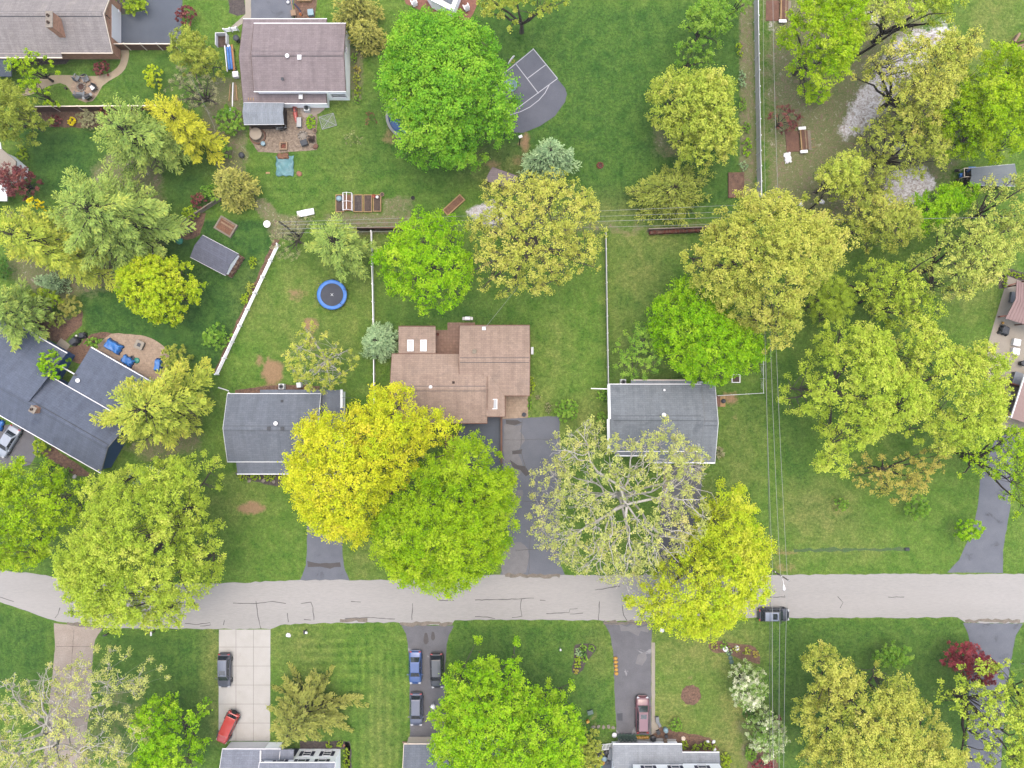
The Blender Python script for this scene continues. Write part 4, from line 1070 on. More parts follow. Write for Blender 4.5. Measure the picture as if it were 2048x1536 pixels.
class Outline:
    """crown outline: pixel polygon seen at height zw -> radius round a centre in metres"""
    def __init__(s, pts, zw, c=None):
        w = np.array([[W(x, y, zw).x, W(x, y, zw).y] for x, y in pts])
        x, y = w[:, 0], w[:, 1]; x2, y2 = np.roll(x, -1), np.roll(y, -1)
        cr = x * y2 - x2 * y; A = cr.sum() / 2
        s.c = np.array([((x + x2) * cr).sum() / 6 / A, ((y + y2) * cr).sum() / 6 / A])
        if c: q = W(c[0], c[1], zw); s.c = np.array([q.x, q.y])
        s.A = abs(A); s.w = w
        # resample densely so that long edges keep their shape
        d = []
        for i in range(len(w)):
            for t in np.linspace(0, 1, 6, endpoint=False): d.append(w[i] * (1 - t) + w[(i + 1) % len(w)] * t)
        d = np.array(d) - s.c
        th = np.arctan2(d[:, 1], d[:, 0]); r = np.hypot(d[:, 0], d[:, 1])
        o = np.argsort(th); th, r = th[o], r[o]
        s.th = np.concatenate([th - 2 * pi, th, th + 2 * pi]); s.r = np.concatenate([r, r, r])
    def R(s, a): return np.interp((np.asarray(a) + pi) % (2 * pi) - pi, s.th, s.r)

def circle(px, py, r, ry=None, n=12, j=.15, seed=0):
    rg = random.Random(seed + int(px))
    return [(px + r * cos(2 * pi * k / n) * rg.uniform(1 - j, 1 + j), py + (ry or r) * sin(2 * pi * k / n) * rg.uniform(1 - j, 1 + j)) for k in range(n)]

def unit(rng, n, zmin=-1):
    z = rng.uniform(zmin, 1, n); a = rng.uniform(0, 2 * pi, n); q = np.sqrt(1 - z * z)
    return np.stack([q * np.cos(a), q * np.sin(a), z], 1)

NT = [0]
def wander(rng, a, b, n, amp):
    """crooked path from a to b"""
    t = np.linspace(0, 1, n)[:, None]; L = np.linalg.norm(b - a)
    q = sum(np.sin(t * w + rng.uniform(0, 6.3, 3)) * L * amp / (1 + .35 * w) * 2 for w in (3.0, 6.5, 11.0))
    q = q - q[0] * (1 - t) - q[-1] * t
    return a * (1 - t) + b * t + q + np.array([0, 0, .10 * L]) * np.sin(pi * t)

def tree(name, label, pts, zb, zt, lm, bark='bark', group=None, lobe=1.9, leaf=.19, dens=1.0, fill=1.0, sparse=0.0, cat='tree', c=None, stem=None,
         limbs=7, lr=1.0, fine=1.0, droop=0.0, shell=.38, twig=None, opn=0.0, gap=.04, lean=(0, 0), tsh=0.0):
    """broadleaf tree: trunk and limbs reach boughs that fill the outline; each bough carries clumps, each clump leaves"""
    NT[0] += 1
    rng = np.random.default_rng(1000 + NT[0] * 17)
    leaf *= .64
    zw = zb + .4 * (zt - zb)
    O = Outline(pts, zw, c)
    base = np.array([O.c[0], O.c[1], 0.0])
    if stem: q = W(*stem); base = np.array([q.x, q.y, 0.0])
    off = np.array([O.c[0] - base[0], O.c[1] - base[1], 0])
    root = thing(name, label, cat, tuple(base), 0, group)
    Rm = math.sqrt(O.A / pi)
    # bough centres: even scatter inside the outline, top shell then a lower layer
    C, Rb = [], []
    w = np.array(O.w) - O.c
    lo, hi = w.min(0), w.max(0)
    pool = rng.uniform(lo, hi, (6000, 2)); sdp = -poly_sd(pool[:, 0], pool[:, 1], w)
    D_ = max(sdp.max(), .3)
    for layer, cnt in ((0, int(dens * O.A / (lobe * lobe * 1.15)) + 3), (1, int(.6 * fill * dens * O.A / (lobe * lobe * 1.25)) + 1)):
        got = []
        md = lobe * .86
        for tries in range(6000):
            if len(got) >= cnt: break
            if tries and tries % 1500 == 0: md *= .82
            x, y = pool[tries]; dep = sdp[tries]
            rr = lobe * rng.uniform(.70, 1.2)
            if dep < (.30, .30, .12, .02)[tries % 4] * rr: continue
            rr = min(rr, dep * .9 + .18 * lobe)
            if opn and dep > D_ * .55 and rng.random() < .85: continue
            if rng.random() < gap: continue
            if any((x - g[0]) ** 2 + (y - g[1]) ** 2 < md * md for g in got): continue
            fr = 1 - min(1, dep / D_)
            dome = max(0.0, 1 - fr ** 2.0) ** .55
            z = zb + (zt - zb) * (.12 + .88 * dome) - rr * .45 - opn
            if layer: z = zb + (z - zb) * rng.uniform(.40, .80)
            else: z += rng.normal() * .05 * (zt - zb)
            got.append((x, y)); C.append((x, y, max(z, .25))); Rb.append(rr)
    C = np.array(C) + off; Rb = np.array(Rb); nb = len(C)
    # clumps
    cl = fine * 1.0
    ncl = np.maximum(3, (dens * (13 * (Rb / 1.0) ** 1.6) * (1 - sparse * .6) / cl ** 1.2)).astype(int)
    bi = np.repeat(np.arange(nb), ncl); n = len(bi)
    D = unit(rng, n, -.45)
    q = rng.uniform(shell, 1.05, n) ** .8
    CP = C[bi] + D * (Rb[bi] * q)[:, None] * np.array([1, 1, .72])
    if droop: CP[:, 2] -= droop * rng.uniform(0, 1, n)
    bt = rng.normal(0, .13, nb); ct = rng.normal(0, .10, n)
    nl = np.maximum(4, rng.poisson((15 if not sparse else 13) / max(leaf / .19, .45) ** 1.15, n))
    li = np.repeat(np.arange(n), nl); m = len(li)
    sg = .25 * lobe / 1.9 * cl
    P = CP[li] + rng.normal(0, 1, (m, 3)) * sg * np.array([1, 1, .7])
    if droop: P[:, 2] -= droop * .6 * rng.uniform(0, 1, m)
    P[:, 2] = np.maximum(P[:, 2], .06)
    N = D[li] * .7 + np.array([0, 0, .7]) + rng.normal(0, .62, (m, 3))
    S = leaf * rng.uniform(.6, 1.35, m)
    tint = .48 + bt[bi[li]] + ct[li] + rng.normal(0, .13, m) + tsh
    leaves('crown', P, N, S, tint, M[lm], root, rng=rng)
    # trunk, limbs, branches, twigs
    mb = MB()
    r0 = max(.05, .018 * zt + .012 * Rm) * lr
    fork = np.array([off[0] * .35, off[1] * .35, max(.35, zb * .55)])
    rgp = random.Random(NT[0])
    mb.tube([(0, 0, -.15), (0, 0, .15), tuple(fork * np.array([.4, .4, .6])), tuple(fork)], [r0 * 1.45, r0 * 1.15, r0, r0 * .85], 8)
    ang = np.arctan2(C[:, 1] - off[1], C[:, 0] - off[0])
    rad = np.hypot(C[:, 0] - off[0], C[:, 1] - off[1])
    k = min(limbs, nb)
    nodes_, rads = [fork], [r0 * .8]
    if opn:
        ltop = np.array([off[0] + rng.normal(0, .8), off[1] + rng.normal(0, .8), zb + .7 * (zt - zb)])
        lead = wander(rng, fork, ltop, 7, .07)
        mb.tube([tuple(p) for p in lead], [r0 * .8, r0 * .25], 7, False)
        def limb(st, a, ln, zt_, r, lvl):
            e = st + np.array([cos(a) * ln, sin(a) * ln, zt_ - st[2]])
            P = wander(rng, st, e, 10, .06)
            rr = [r * (1 - .86 * t) + .012 for t in np.linspace(0, 1, 10)]
            mb.tube([tuple(p) for p in P], rr, 6, False)
            nodes_.extend(P[2:]); rads.extend(rr[2:])
            if lvl < 2:
                for i in rng.choice(np.arange(2, 9), 4 if lvl == 0 else 2, replace=False):
                    limb(P[i], a + rng.choice((-1, 1)) * rng.uniform(.35, .95), ln * (1 - i / 11) * rng.uniform(.55, 1.0), P[i][2] + rng.uniform(0, .22) * (zt - zb), rr[i] * .68, lvl + 1)
        for s_ in range(k):
            a = s_ * 2.4 + rng.uniform(-.5, .5)
            st = lead[min(6, int(rng.uniform(0, 6.5)))]
            limb(st, a, float(O.R(a)) * rng.uniform(.75, 1.0), zb + (zt - zb) * rng.uniform(.25, .6), r0 * rng.uniform(.28, .52), 0)
    elif k > 1:
        for s_ in range(k):
            a = -pi + 2 * pi * (s_ + rgp.uniform(.2, .8)) / k
            dif = np.abs((ang - a + pi) % (2 * pi) - pi)
            cand = np.where(dif < 1.3 * pi / k)[0]
            if not len(cand): continue
            tgt = C[cand[np.argmax(rad[cand] * rng.uniform(.7, 1, len(cand)))]] * np.array([1, 1, 1]) - np.array([0, 0, .2])
            mid = fork * .5 + tgt * .5 + np.array([0, 0, (.16 if not opn else .30) * (zt - zb)]) + rng.normal(0, .35, 3) * lobe / 2
            path = []
            for t in np.linspace(0, 1, 8):
                p = fork * (1 - t) ** 2 + 2 * mid * t * (1 - t) + tgt * t * t + (rng.normal(0, .14, 3) * lobe / 2 if 0 < t < 1 else 0)
                path.append(p)
            rr = [r0 * (.62 * (1 - t) + .09) for t in np.linspace(0, 1, 8)]
            mb.tube([tuple(p) for p in path], rr, 6, False)
            nodes_ += path[1:7]; rads += rr[1:7]
    nodes_ = np.array(nodes_); rads = np.array(rads)
    hub = []
    for i in range(nb):
        d2 = ((nodes_ - C[i]) ** 2).sum(1) + 1.2 * np.maximum(0, nodes_[:, 2] - C[i][2]) ** 2
        j = int(np.argmin(d2)); a, b = nodes_[j], C[i] - np.array([0, 0, .15 * Rb[i]])
        mid = (a + b) / 2 + rng.normal(0, .12, 3) * lobe / 2 + np.array([0, 0, .12 * np.linalg.norm(b - a)])
        r1 = min(rads[j] * .7, .10 * lr * (.5 + zt / 20))
        mb.tube([tuple(a), tuple(mid), tuple(b)], [r1, r1 * .65, r1 * .4], 5, False)
    if sparse or twig:
        tw = (twig or .022) * lr
        for i in range(n):
            b = C[bi[i]]; e = CP[i]
            mb.tube([tuple(b * .85 + e * .15), tuple((b + e) / 2 + rng.normal(0, .1, 3)), tuple(e)], [tw * 1.6, tw, tw * .5], 3, False)
    mb.build('trunk', M[bark], root, smooth=True)
    return root

def conifer(name, label, pts, zt, lm, bark='bark_dk', group=None, zb=1.0, whorl=.85, per=8, frond=.36, leaf=.24, aspect=.3, up=.25, dens=1.0, c=None, stem=None, taper=.85, cat='tree', zw=None, plume=0.0, flat=.5):
    """conifer: whorls of branches with side twigs, needle sprays along each twig"""
    NT[0] += 1
    rng = np.random.default_rng(3000 + NT[0] * 13)
    zw = zb + .22 * (zt - zb) if zw is None else zw
    O = Outline(pts, zw, c)
    root = thing(name, label, cat, (O.c[0], O.c[1], 0), 0, group)
    mb = MB()
    r0 = .016 * zt + .05
    mb.tube([(0, 0, -.1), (0, 0, zt * .5), (0, 0, zt * .98)], [r0, r0 * .6, .03], 8)
    PP, NN, UU, SS, TT = [], [], [], [], []
    nw = max(4, int((zt - zb) / whorl))
    for w in range(nw):
        u = w / nw
        z = zb + (zt - zb) * u
        for b in range(per if u < .75 else max(4, per - 2)):
            a = 2 * pi * (b + rng.uniform(-.3, .3)) / per + w * 2.4
            prof = (1 - u) ** taper if not plume else (1 - u ** 1.8) ** .8
            L = float(O.R(a)) * prof * rng.uniform(.72, 1.12)
            L = max(L, .95 if plume else .5) if u > .72 else L * 1.06
            if L < .25: continue
            d = np.array([cos(a), sin(a), 0]); rise = up * (.4 + u * 1.2)
            t = np.linspace(0, 1, 7)
            zz = L * (rise * t - (.30 if up < .2 else .10) * t ** 2 + (.16 if up < .2 else .12) * t ** 4)
            pth = np.stack([d[0] * L * t, d[1] * L * t, z + zz], 1); pth[1:, :2] += rng.normal(0, .05 * L, (6, 2)) * .5
            mb.tube([tuple(p) for p in pth], [.016 * L + .02, .008], 4, False)
            bt = rng.normal(0, .10)
            # side twigs
            nt = max(4, int(L / .30 * dens))
            side = np.array([-sin(a), cos(a), 0])
            ts = np.clip(rng.uniform(.12, 1.0, nt) ** .8, 0, 1)
            for tk in ts:
                i = min(int(tk * 6), 5); p = pth[i] * (1 - (tk * 6 - i)) + pth[i + 1] * (tk * 6 - i)
                wl = (frond * L * (1 - tk) ** .75 * (.45 + .55 * min(1, tk * 2.2)) + .28) * rng.uniform(.7, 1.15)
                for sg in (-1, 1):
                    dv = d * rng.uniform(.55, 1.0) + side * sg * rng.uniform(.4, 1.0) + np.array([0, 0, rng.normal(.08, .22 * flat)])
                    dv /= np.linalg.norm(dv)
                    ne = max(2, int(wl / .15 * dens))
                    s = np.linspace(.1, 1, ne)[:, None]
                    pos = p + dv * wl * s + rng.normal(0, .05, (ne, 3)) + np.array([0, 0, -.12]) * wl * s ** 2 + np.array([0, 0, plume * .5]) * s
                    PP.append(pos)
                    nn = np.array([0, 0, 1.0]) + d * .25 + rng.normal(0, .42, (ne, 3)); NN.append(nn)
                    UU.append(np.repeat((dv + d * .5 + np.array([0, 0, plume]))[None], ne, 0) + rng.normal(0, .30, (ne, 3)))
                    SS.append(leaf * rng.uniform(.65, 1.25, ne))
                    TT.append(.38 + bt + .16 * s[:, 0] + rng.normal(0, .14, ne) + .12 * (tk > .75))
    P, N, U, S, T = (np.concatenate(q) for q in (PP, NN, UU, SS, TT))
    P[:, 2] = np.maximum(P[:, 2], .08)
    leaves('crown', P, N, S, T, M[lm], root, aspect=aspect, U=U, rng=rng)
    mb.build('trunk', M[bark], root, smooth=True)
    return root

def bush(label, px, py, r, h, lm, ry=None, name='shrub', group=None, leaf=.13, lobe=None, sparse=0, pts=None, bark='bark_dk', cat='shrub', dens=1.0):
    rm = r / PPM
    return tree(name, label, pts or circle(px, py, r, ry, seed=int(py)), h * .12, h, lm, bark, group, lobe=lobe or max(.35, rm * .42), leaf=leaf, sparse=sparse, cat=cat, limbs=4, lr=.5, dens=dens, fill=.5, fine=.75)

G_ST = 'shade trees along the street'; G_PINE = 'white pines at the left'; G_WOOD = 'trees of the brushy lot, top right'
tree('maple_tree', 'huge round deep green maple with its dense crown beside the basketball court',
     [(860, 25), (900, 45), (945, 50), (985, 70), (1000, 110), (1015, 150), (1040, 180), (1030, 235), (1020, 265), (1000, 285), (965, 295), (955, 320), (920, 340), (870, 330), (835, 320), (800, 310), (785, 290), (800, 270), (780, 235), (757, 190), (765, 150), (775, 100), (800, 50), (835, 30)],
     3, 17, 'l_green', lobe=1.7, leaf=.21, dens=1.15)
tree('maple_tree', 'golden yellow maple in front of the left grey house',
     [(750, 775), (790, 762), (825, 775), (830, 800), (850, 825), (885, 815), (900, 835), (920, 840), (915, 870), (890, 890), (870, 890), (845, 910), (840, 935), (825, 960), (790, 990), (755, 1040), (750, 1070), (710, 1095), (680, 1075), (645, 1085), (620, 1050), (590, 1020), (585, 985), (573, 960), (580, 920), (575, 910), (600, 890), (590, 850), (610, 840), (640, 810), (690, 815), (725, 805), (735, 785)],
     4, 17, 'l_gold', group=G_ST, lobe=1.7, leaf=.18)
tree('maple_tree', 'yellow green maple leaning over the street next to the golden one',
     [(850, 915), (880, 905), (920, 855), (960, 870), (985, 895), (1005, 920), (1030, 940), (1035, 990), (1040, 1040), (1030, 1080), (1010, 1110), (985, 1140), (960, 1165), (900, 1190), (860, 1175), (810, 1175), (770, 1140), (745, 1090), (740, 1050), (755, 1000), (790, 985)],
     4, 18, 'l_maple', group=G_ST, lobe=1.6, leaf=.17)
tree('sycamore_tree', 'sparse sycamore with bare white limbs spreading before the slate roofed house',
     [(1165, 830), (1195, 825), (1220, 870), (1270, 880), (1310, 850), (1340, 830), (1350, 860), (1390, 875), (1420, 900), (1430, 930), (1410, 960), (1390, 990), (1430, 1010), (1440, 1050), (1400, 1100), (1350, 1110), (1320, 1150), (1280, 1170), (1220, 1175), (1160, 1150), (1100, 1120), (1060, 1070), (1050, 1010), (1075, 990), (1060, 950), (1110, 920), (1100, 880), (1130, 860)],
     7, 17, 'l_syc', 'bark_wh', G_ST, lobe=1.5, leaf=.17, sparse=1.0, c=(1246, 1003), stem=(1236, 990), limbs=13, lr=.95, fill=.25, dens=.92, twig=.036, opn=1.3)
tree('maple_tree', 'bright yellow maple overhanging the street by the street lamp',
     [(1420, 985), (1450, 965), (1490, 975), (1500, 1010), (1520, 1020), (1515, 1050), (1545, 1080), (1530, 1130), (1530, 1170), (1500, 1210), (1470, 1240), (1430, 1260), (1390, 1280), (1340, 1255), (1290, 1250), (1255, 1230), (1250, 1190), (1290, 1160), (1330, 1110), (1380, 1060), (1400, 1020)],
     3.5, 15, 'l_yellow', group=G_ST, lobe=1.6, leaf=.17)
tree('maple_tree', 'vivid green maple behind the slate roofed house',
     [(1340, 560), (1370, 550), (1400, 580), (1440, 600), (1470, 640), (1510, 660), (1530, 700), (1520, 740), (1480, 750), (1440, 770), (1400, 770), (1350, 745), (1330, 720), (1300, 690), (1290, 660), (1300, 620), (1305, 595), (1330, 590)],
     3, 13, 'l_bright', lobe=1.5, leaf=.18)
tree('oak_tree', 'tall yellow oak with an uneven crown beside the power line',
     [(1430, 420), (1465, 400), (1475, 375), (1510, 390), (1560, 385), (1580, 400), (1600, 430), (1660, 430), (1665, 470), (1690, 490), (1675, 530), (1640, 560), (1620, 590), (1590, 610), (1600, 640), (1580, 690), (1540, 720), (1520, 660), (1470, 640), (1420, 620), (1390, 590), (1355, 510), (1390, 490), (1400, 460), (1440, 440)],
     6, 20, 'l_oak', lobe=1.5, leaf=.18, dens=.95, tsh=-.05, fill=.7)
tree('oak_tree', 'yellow flowering oak north east of the brown house',
     [(960, 360), (1000, 360), (1050, 350), (1100, 345), (1140, 355), (1180, 385), (1200, 420), (1215, 460), (1200, 500), (1205, 530), (1165, 550), (1130, 570), (1085, 595), (1040, 590), (990, 590), (960, 580), (935, 530), (945, 480), (930, 440), (970, 410), (950, 385)],
     6, 18, 'l_oak', 'bark', lobe=1.4, leaf=.16, sparse=.55, dens=.9, limbs=11, fill=.4)
tree('maple_tree', 'fresh green maple with open gaps north of the brown house',
     [(810, 440), (840, 415), (870, 425), (905, 430), (935, 460), (925, 490), (945, 520), (950, 560), (935, 590), (915, 620), (900, 640), (880, 625), (850, 635), (830, 620), (800, 590), (770, 580), (760, 545), (740, 520), (760, 490), (790, 470), (800, 455)],
     4, 14, 'l_bright', lobe=1.5, leaf=.19, dens=.82, fill=.4)
tree('maple_tree', 'round acid yellow maple on the dark fenced lawn',
     [(245, 545), (270, 520), (310, 512), (350, 515), (380, 525), (382, 550), (405, 560), (400, 580), (412, 595), (395, 610), (380, 600), (370, 625), (355, 655), (330, 645), (305, 645), (290, 630), (260, 620), (245, 590), (240, 570)],
     1.5, 9, 'l_yellow', lobe=1.1, leaf=.18, dens=1.1, tsh=-.12)
tree('willow_tree', 'pale yellow green willow beside the long grey fence',
     [(1310, 150), (1345, 140), (1380, 150), (1420, 140), (1455, 165), (1468, 180), (1465, 230), (1475, 270), (1478, 300), (1450, 325), (1400, 340), (1365, 320), (1340, 280), (1305, 240), (1295, 190)],
     3, 13, 'l_willow', lobe=1.3, leaf=.19, dens=1.0, droop=1.2)
tree('maple_tree', 'large lime green tree reaching over the street by the navy house',
     [(165, 955), (230, 940), (300, 920), (370, 905), (420, 915), (425, 960), (410, 1000), (420, 1040), (445, 1090), (440, 1140), (420, 1180), (380, 1220), (360, 1265), (320, 1260), (250, 1255), (200, 1250), (150, 1210), (125, 1150), (120, 1090), (155, 1050), (180, 1010)],
     5, 18, 'l_lime', group=G_ST, lobe=1.5, leaf=.17, dens=.95, limbs=10, tsh=-.05)
tree('maple_tree', 'yellow green tree at the left edge above the street bend',
     [(0, 930), (40, 910), (75, 915), (120, 950), (150, 960), (180, 1000), (175, 1040), (130, 1060), (110, 1090), (85, 1130), (40, 1140), (0, 1140), (-50, 1100), (-60, 980)],
     4, 15, 'l_maple', group=G_ST, lobe=1.5, leaf=.18, dens=.95, tsh=.1)
tree('maple_tree', 'big bright green maple south of the street shading the dark car',
     [(880, 1370), (900, 1330), (940, 1320), (950, 1285), (1000, 1320), (1040, 1285), (1040, 1330), (1070, 1380), (1100, 1380), (1150, 1370), (1145, 1400), (1170, 1450), (1160, 1536), (1120, 1570), (900, 1570), (850, 1510), (870, 1470), (850, 1430), (890, 1400)],
     4, 16, 'l_bright', group=G_ST, lobe=1.5, leaf=.19, tsh=.12)
tree('sycamore_tree', 'nearly bare pale sycamore over the old tan driveway',
     [(0, 1370), (50, 1350), (110, 1340), (185, 1290), (240, 1300), (300, 1340), (320, 1370), (270, 1400), (260, 1440), (330, 1440), (300, 1480), (230, 1560), (-50, 1560), (-60, 1420)],
     6, 15, 'l_syc', 'bark_wh', lobe=1.5, leaf=.15, sparse=1.0, c=(135, 1478), stem=(115, 1450), limbs=13, fill=.5, dens=.78, twig=.042, lr=1.0, tsh=.1, opn=1.1)
tree('maple_tree', 'small vivid green maple right of the nearly bare sycamore',
     [(280, 1410), (320, 1385), (350, 1380), (370, 1410), (410, 1400), (400, 1450), (415, 1490), (400, 1550), (290, 1560), (270, 1510), (300, 1470), (265, 1440)],
     2.5, 11, 'l_bright', lobe=1.3, leaf=.18, dens=.9)
tree('oak_tree', 'broad yellow green tree with pale twigs, bottom right lawn',
     [(1605, 1300), (1640, 1285), (1665, 1300), (1700, 1320), (1720, 1350), (1770, 1340), (1800, 1335), (1830, 1370), (1840, 1390), (1810, 1410), (1880, 1420), (1890, 1450), (1910, 1490), (1900, 1560), (1620, 1560), (1600, 1500), (1590, 1430), (1610, 1390), (1630, 1360), (1600, 1330)],
     4, 15, 'l_oak', lobe=1.45, leaf=.17, dens=.95, tsh=-.08)
tree('maple_tree', 'loose yellow green tree over the driveway in the bottom right corner',
     [(1865, 1390), (1900, 1330), (1960, 1330), (1970, 1315), (2000, 1320), (2060, 1330), (2070, 1560), (1900, 1560), (1930, 1480), (1900, 1430)],
     4, 14, 'l_lime', 'bark_dk', lobe=1.25, leaf=.20, dens=.8, sparse=.3, fill=.3)
tree('oak_tree', 'big yellow green crown east of the power line, left one of two merging',
     [(1590, 740), (1620, 700), (1640, 650), (1670, 640), (1720, 640), (1760, 660), (1770, 700), (1800, 740), (1850, 780), (1850, 840), (1800, 860), (1760, 870), (1740, 890), (1690, 900), (1690, 950), (1650, 950), (1620, 930), (1640, 880), (1640, 830), (1590, 830), (1565, 790)],
     5, 17, 'l_lime', lobe=1.45, leaf=.17, dens=.92, fill=.6)
tree('oak_tree', 'yellow tree reaching toward the porch with the metal roof',
     [(1780, 650), (1830, 620), (1870, 640), (1875, 690), (1920, 690), (1960, 680), (2015, 700), (1990, 750), (1985, 800), (1985, 860), (1950, 880), (1900, 920), (1850, 900), (1810, 880), (1830, 820), (1790, 760), (1760, 700)],
     4, 15, 'l_lime', lobe=1.4, leaf=.17, dens=.9, fill=.6, tsh=.12)
tree('oak_tree', 'sparse brownish tree below the big yellow green crowns',
     [(1690, 930), (1740, 900), (1800, 910), (1880, 890), (1905, 930), (1850, 950), (1840, 990), (1790, 1005), (1740, 990), (1700, 970)],
     3, 9, 'l_tan', 'bark_dk', lobe=1.2, leaf=.15, sparse=.7, dens=.8, fill=.3)
tree('maple_tree', 'thin green tree over the curving driveway at the right edge',
     [(1900, 890), (1950, 860), (2010, 845), (2060, 850), (2060, 1050), (2030, 1050), (2010, 1000), (1980, 950), (1940, 970), (1905, 930)],
     4, 13, 'l_maple', 'bark_dk', lobe=1.3, leaf=.17, sparse=.55, dens=.78, fill=.3)
# brushy lot
for lab, pts, zb, zt, lm, kw in (
    ('spreading yellow green tree in the top right lot nearest the long fence', [(1575, 20), (1620, 0), (1680, 0), (1720, 20), (1715, 80), (1700, 110), (1690, 150), (1670, 180), (1640, 210), (1605, 190), (1585, 140), (1560, 70)], 4, 15, 'l_maple', dict(dens=.95)),
    ('green tree cut by the top edge above the dark leaning trunk', [(1720, -20), (1800, -20), (1890, -20), (1925, 10), (1905, 45), (1870, 50), (1820, 60), (1770, 80), (1730, 50)], 4, 15, 'l_lime', dict(dens=.85, bark='bark_dk')),
    ('yellow tan tree over the pale silt wash', [(1740, 110), (1800, 90), (1860, 75), (1900, 80), (1940, 95), (1935, 130), (1900, 180), (1880, 230), (1840, 290), (1790, 270), (1750, 230), (1770, 190), (1710, 150)], 4, 15, 'l_oak', dict(dens=.82, sparse=.3, bark='bark_dk')),
    ('green tree by the right edge above the blue tractor', [(1950, 95), (1985, 100), (2020, 130), (2060, 150), (2070, 250), (2040, 300), (1990, 325), (1930, 310), (1890, 270), (1900, 200), (1930, 170)], 4, 16, 'l_maple', dict(dens=.95, tsh=.1)),
    ('olive green thin tree below the yellow tan one', [(1690, 270), (1740, 250), (1800, 280), (1870, 250), (1880, 310), (1850, 360), (1780, 340), (1730, 310)], 3, 12, 'l_olive', dict(dens=.75, sparse=.5, bark='bark_dk')),
    ('small yellow olive tree left of the grey wash', [(1625, 345), (1660, 320), (1695, 310), (1720, 330), (1720, 370), (1690, 400), (1640, 400), (1605, 385)], 3, 10, 'l_willow', dict(dens=.95)),
    ('sparse olive tree between the small yellow tree and the wash', [(1700, 320), (1760, 330), (1800, 350), (1780, 400), (1720, 410), (1690, 380)], 3, 9, 'l_olive', dict(dens=.7, sparse=.6)),
    ('olive tree just below the cable crossing the lot', [(1670, 400), (1720, 380), (1780, 400), (1830, 430), (1830, 480), (1780, 510), (1720, 500), (1660, 470)], 3, 12, 'l_olive', dict(dens=.88, sparse=.2, tsh=.05)),
    ('vivid green low tree right of the olive tree', [(1830, 390), (1900, 370), (1950, 375), (1945, 400), (1910, 430), (1850, 470), (1810, 470), (1805, 420)], 2, 8, 'l_bright', dict(dens=1.0)),
    ('pale tree with dark leaning limbs above the porch', [(1850, 500), (1870, 450), (1910, 430), (1960, 470), (2000, 490), (2005, 540), (1975, 580), (1930, 600), (1870, 600), (1820, 560), (1810, 520)], 5, 15, 'l_pale', dict(dens=.78, sparse=.5, bark='bark_dk')),
    ('thin grey green tree at the right edge below the metal shed', [(1930, 380), (1990, 350), (2060, 350), (2060, 480), (2000, 480), (1950, 450)], 4, 13, 'l_pale', dict(dens=.62, sparse=.9)),
    ('thin light green tree between the leaning trunk and the top edge', [(1660, 10), (1720, -10), (1760, 30), (1765, 80), (1720, 110), (1680, 90), (1650, 50)], 4, 13, 'l_pale', dict(dens=.7, sparse=.5)),
    ('yellow green low tree at the foot of the yellow tan one', [(1775, 225), (1810, 210), (1860, 230), (1900, 280), (1860, 310), (1800, 300), (1770, 270)], 2, 9, 'l_lime', dict(dens=.7, sparse=.4, tsh=-.1)),
    ('green tree between the yellow tan tree and the right edge', [(1870, 190), (1910, 170), (1960, 210), (1980, 280), (1930, 330), (1880, 310), (1850, 250)], 3, 12, 'l_maple', dict(dens=.85)),
    ('thin green tree below the cable by the right edge', [(1900, 440), (1960, 430), (2040, 450), (2050, 520), (1990, 520), (1920, 490)], 3, 11, 'l_pale', dict(dens=.6, sparse=.6)),
    ('green tree filling the gap above the big crowns', [(1720, 590), (1790, 570), (1850, 590), (1860, 640), (1800, 660), (1730, 640)], 3, 11, 'l_lime', dict(dens=.75, sparse=.3, tsh=-.1)),
    ('green tree with dark limbs left of the pale one', [(1700, 540), (1740, 520), (1790, 530), (1830, 560), (1830, 600), (1790, 620), (1730, 610), (1690, 580)], 4, 12, 'l_lime', dict(dens=.75, sparse=.35, bark='bark_dk', tsh=-.15))):
    bk = kw.pop('bark', 'bark')
    kw['dens'] = kw['dens'] + .12; kw['sparse'] = kw.get('sparse', 0) * .7
    cx_, cy_ = sum(p[0] for p in pts) / len(pts), sum(p[1] for p in pts) / len(pts)
    tree('woodland_tree', lab, [(cx_ + (x - cx_) * 1.0, cy_ + (y - cy_) * 1.0) for x, y in pts], zb, zt, lm, bk, G_WOOD, lobe=1.35, leaf=.17, fill=.6, **kw)
tree('woodland_tree', 'fine textured round tree beside the tall yellow oak', [(1610, 570), (1650, 545), (1690, 560), (1702, 600), (1690, 640), (1640, 650), (1600, 625)], 2, 9, 'l_lime', group=G_WOOD, lobe=1.0, leaf=.11, dens=1.1, tsh=-.25)
tree('maple_tree', 'thin pale green tree by the corner of the slate roofed house', [(1235, 680), (1260, 650), (1290, 640), (1310, 680), (1325, 720), (1310, 755), (1270, 760), (1235, 755), (1225, 720)], 2, 9, 'l_shrub', lobe=1.1, leaf=.14, sparse=.4, dens=.8, fill=.4, tsh=.1)
tree('honey_locust_tree', 'sparse yellow tree with pale limbs behind the left grey house', [(570, 710), (590, 680), (600, 650), (625, 640), (650, 660), (680, 690), (710, 700), (715, 730), (690, 760), (650, 785), (610, 780), (580, 755)], 3, 10, 'l_oak', 'bark_wh', lobe=1.1, leaf=.15, sparse=.8, dens=.85, fill=.3, limbs=9, tsh=-.1)
tree('maple_tree', 'loose green tree against the long fence at the top', [(1375, 20), (1410, 5), (1445, 20), (1462, 55), (1440, 85), (1400, 80), (1365, 70), (1355, 55)], 2, 9, 'l_shrub', lobe=1.1, leaf=.16, dens=.95, tsh=.15)
tree('maple_tree', 'green tree cut by the top edge beside the long fence', [(1440, -15), (1500, -15), (1505, 20), (1470, 35), (1440, 25)], 2, 8, 'l_shrub', lobe=1.0, leaf=.16, dens=.8)
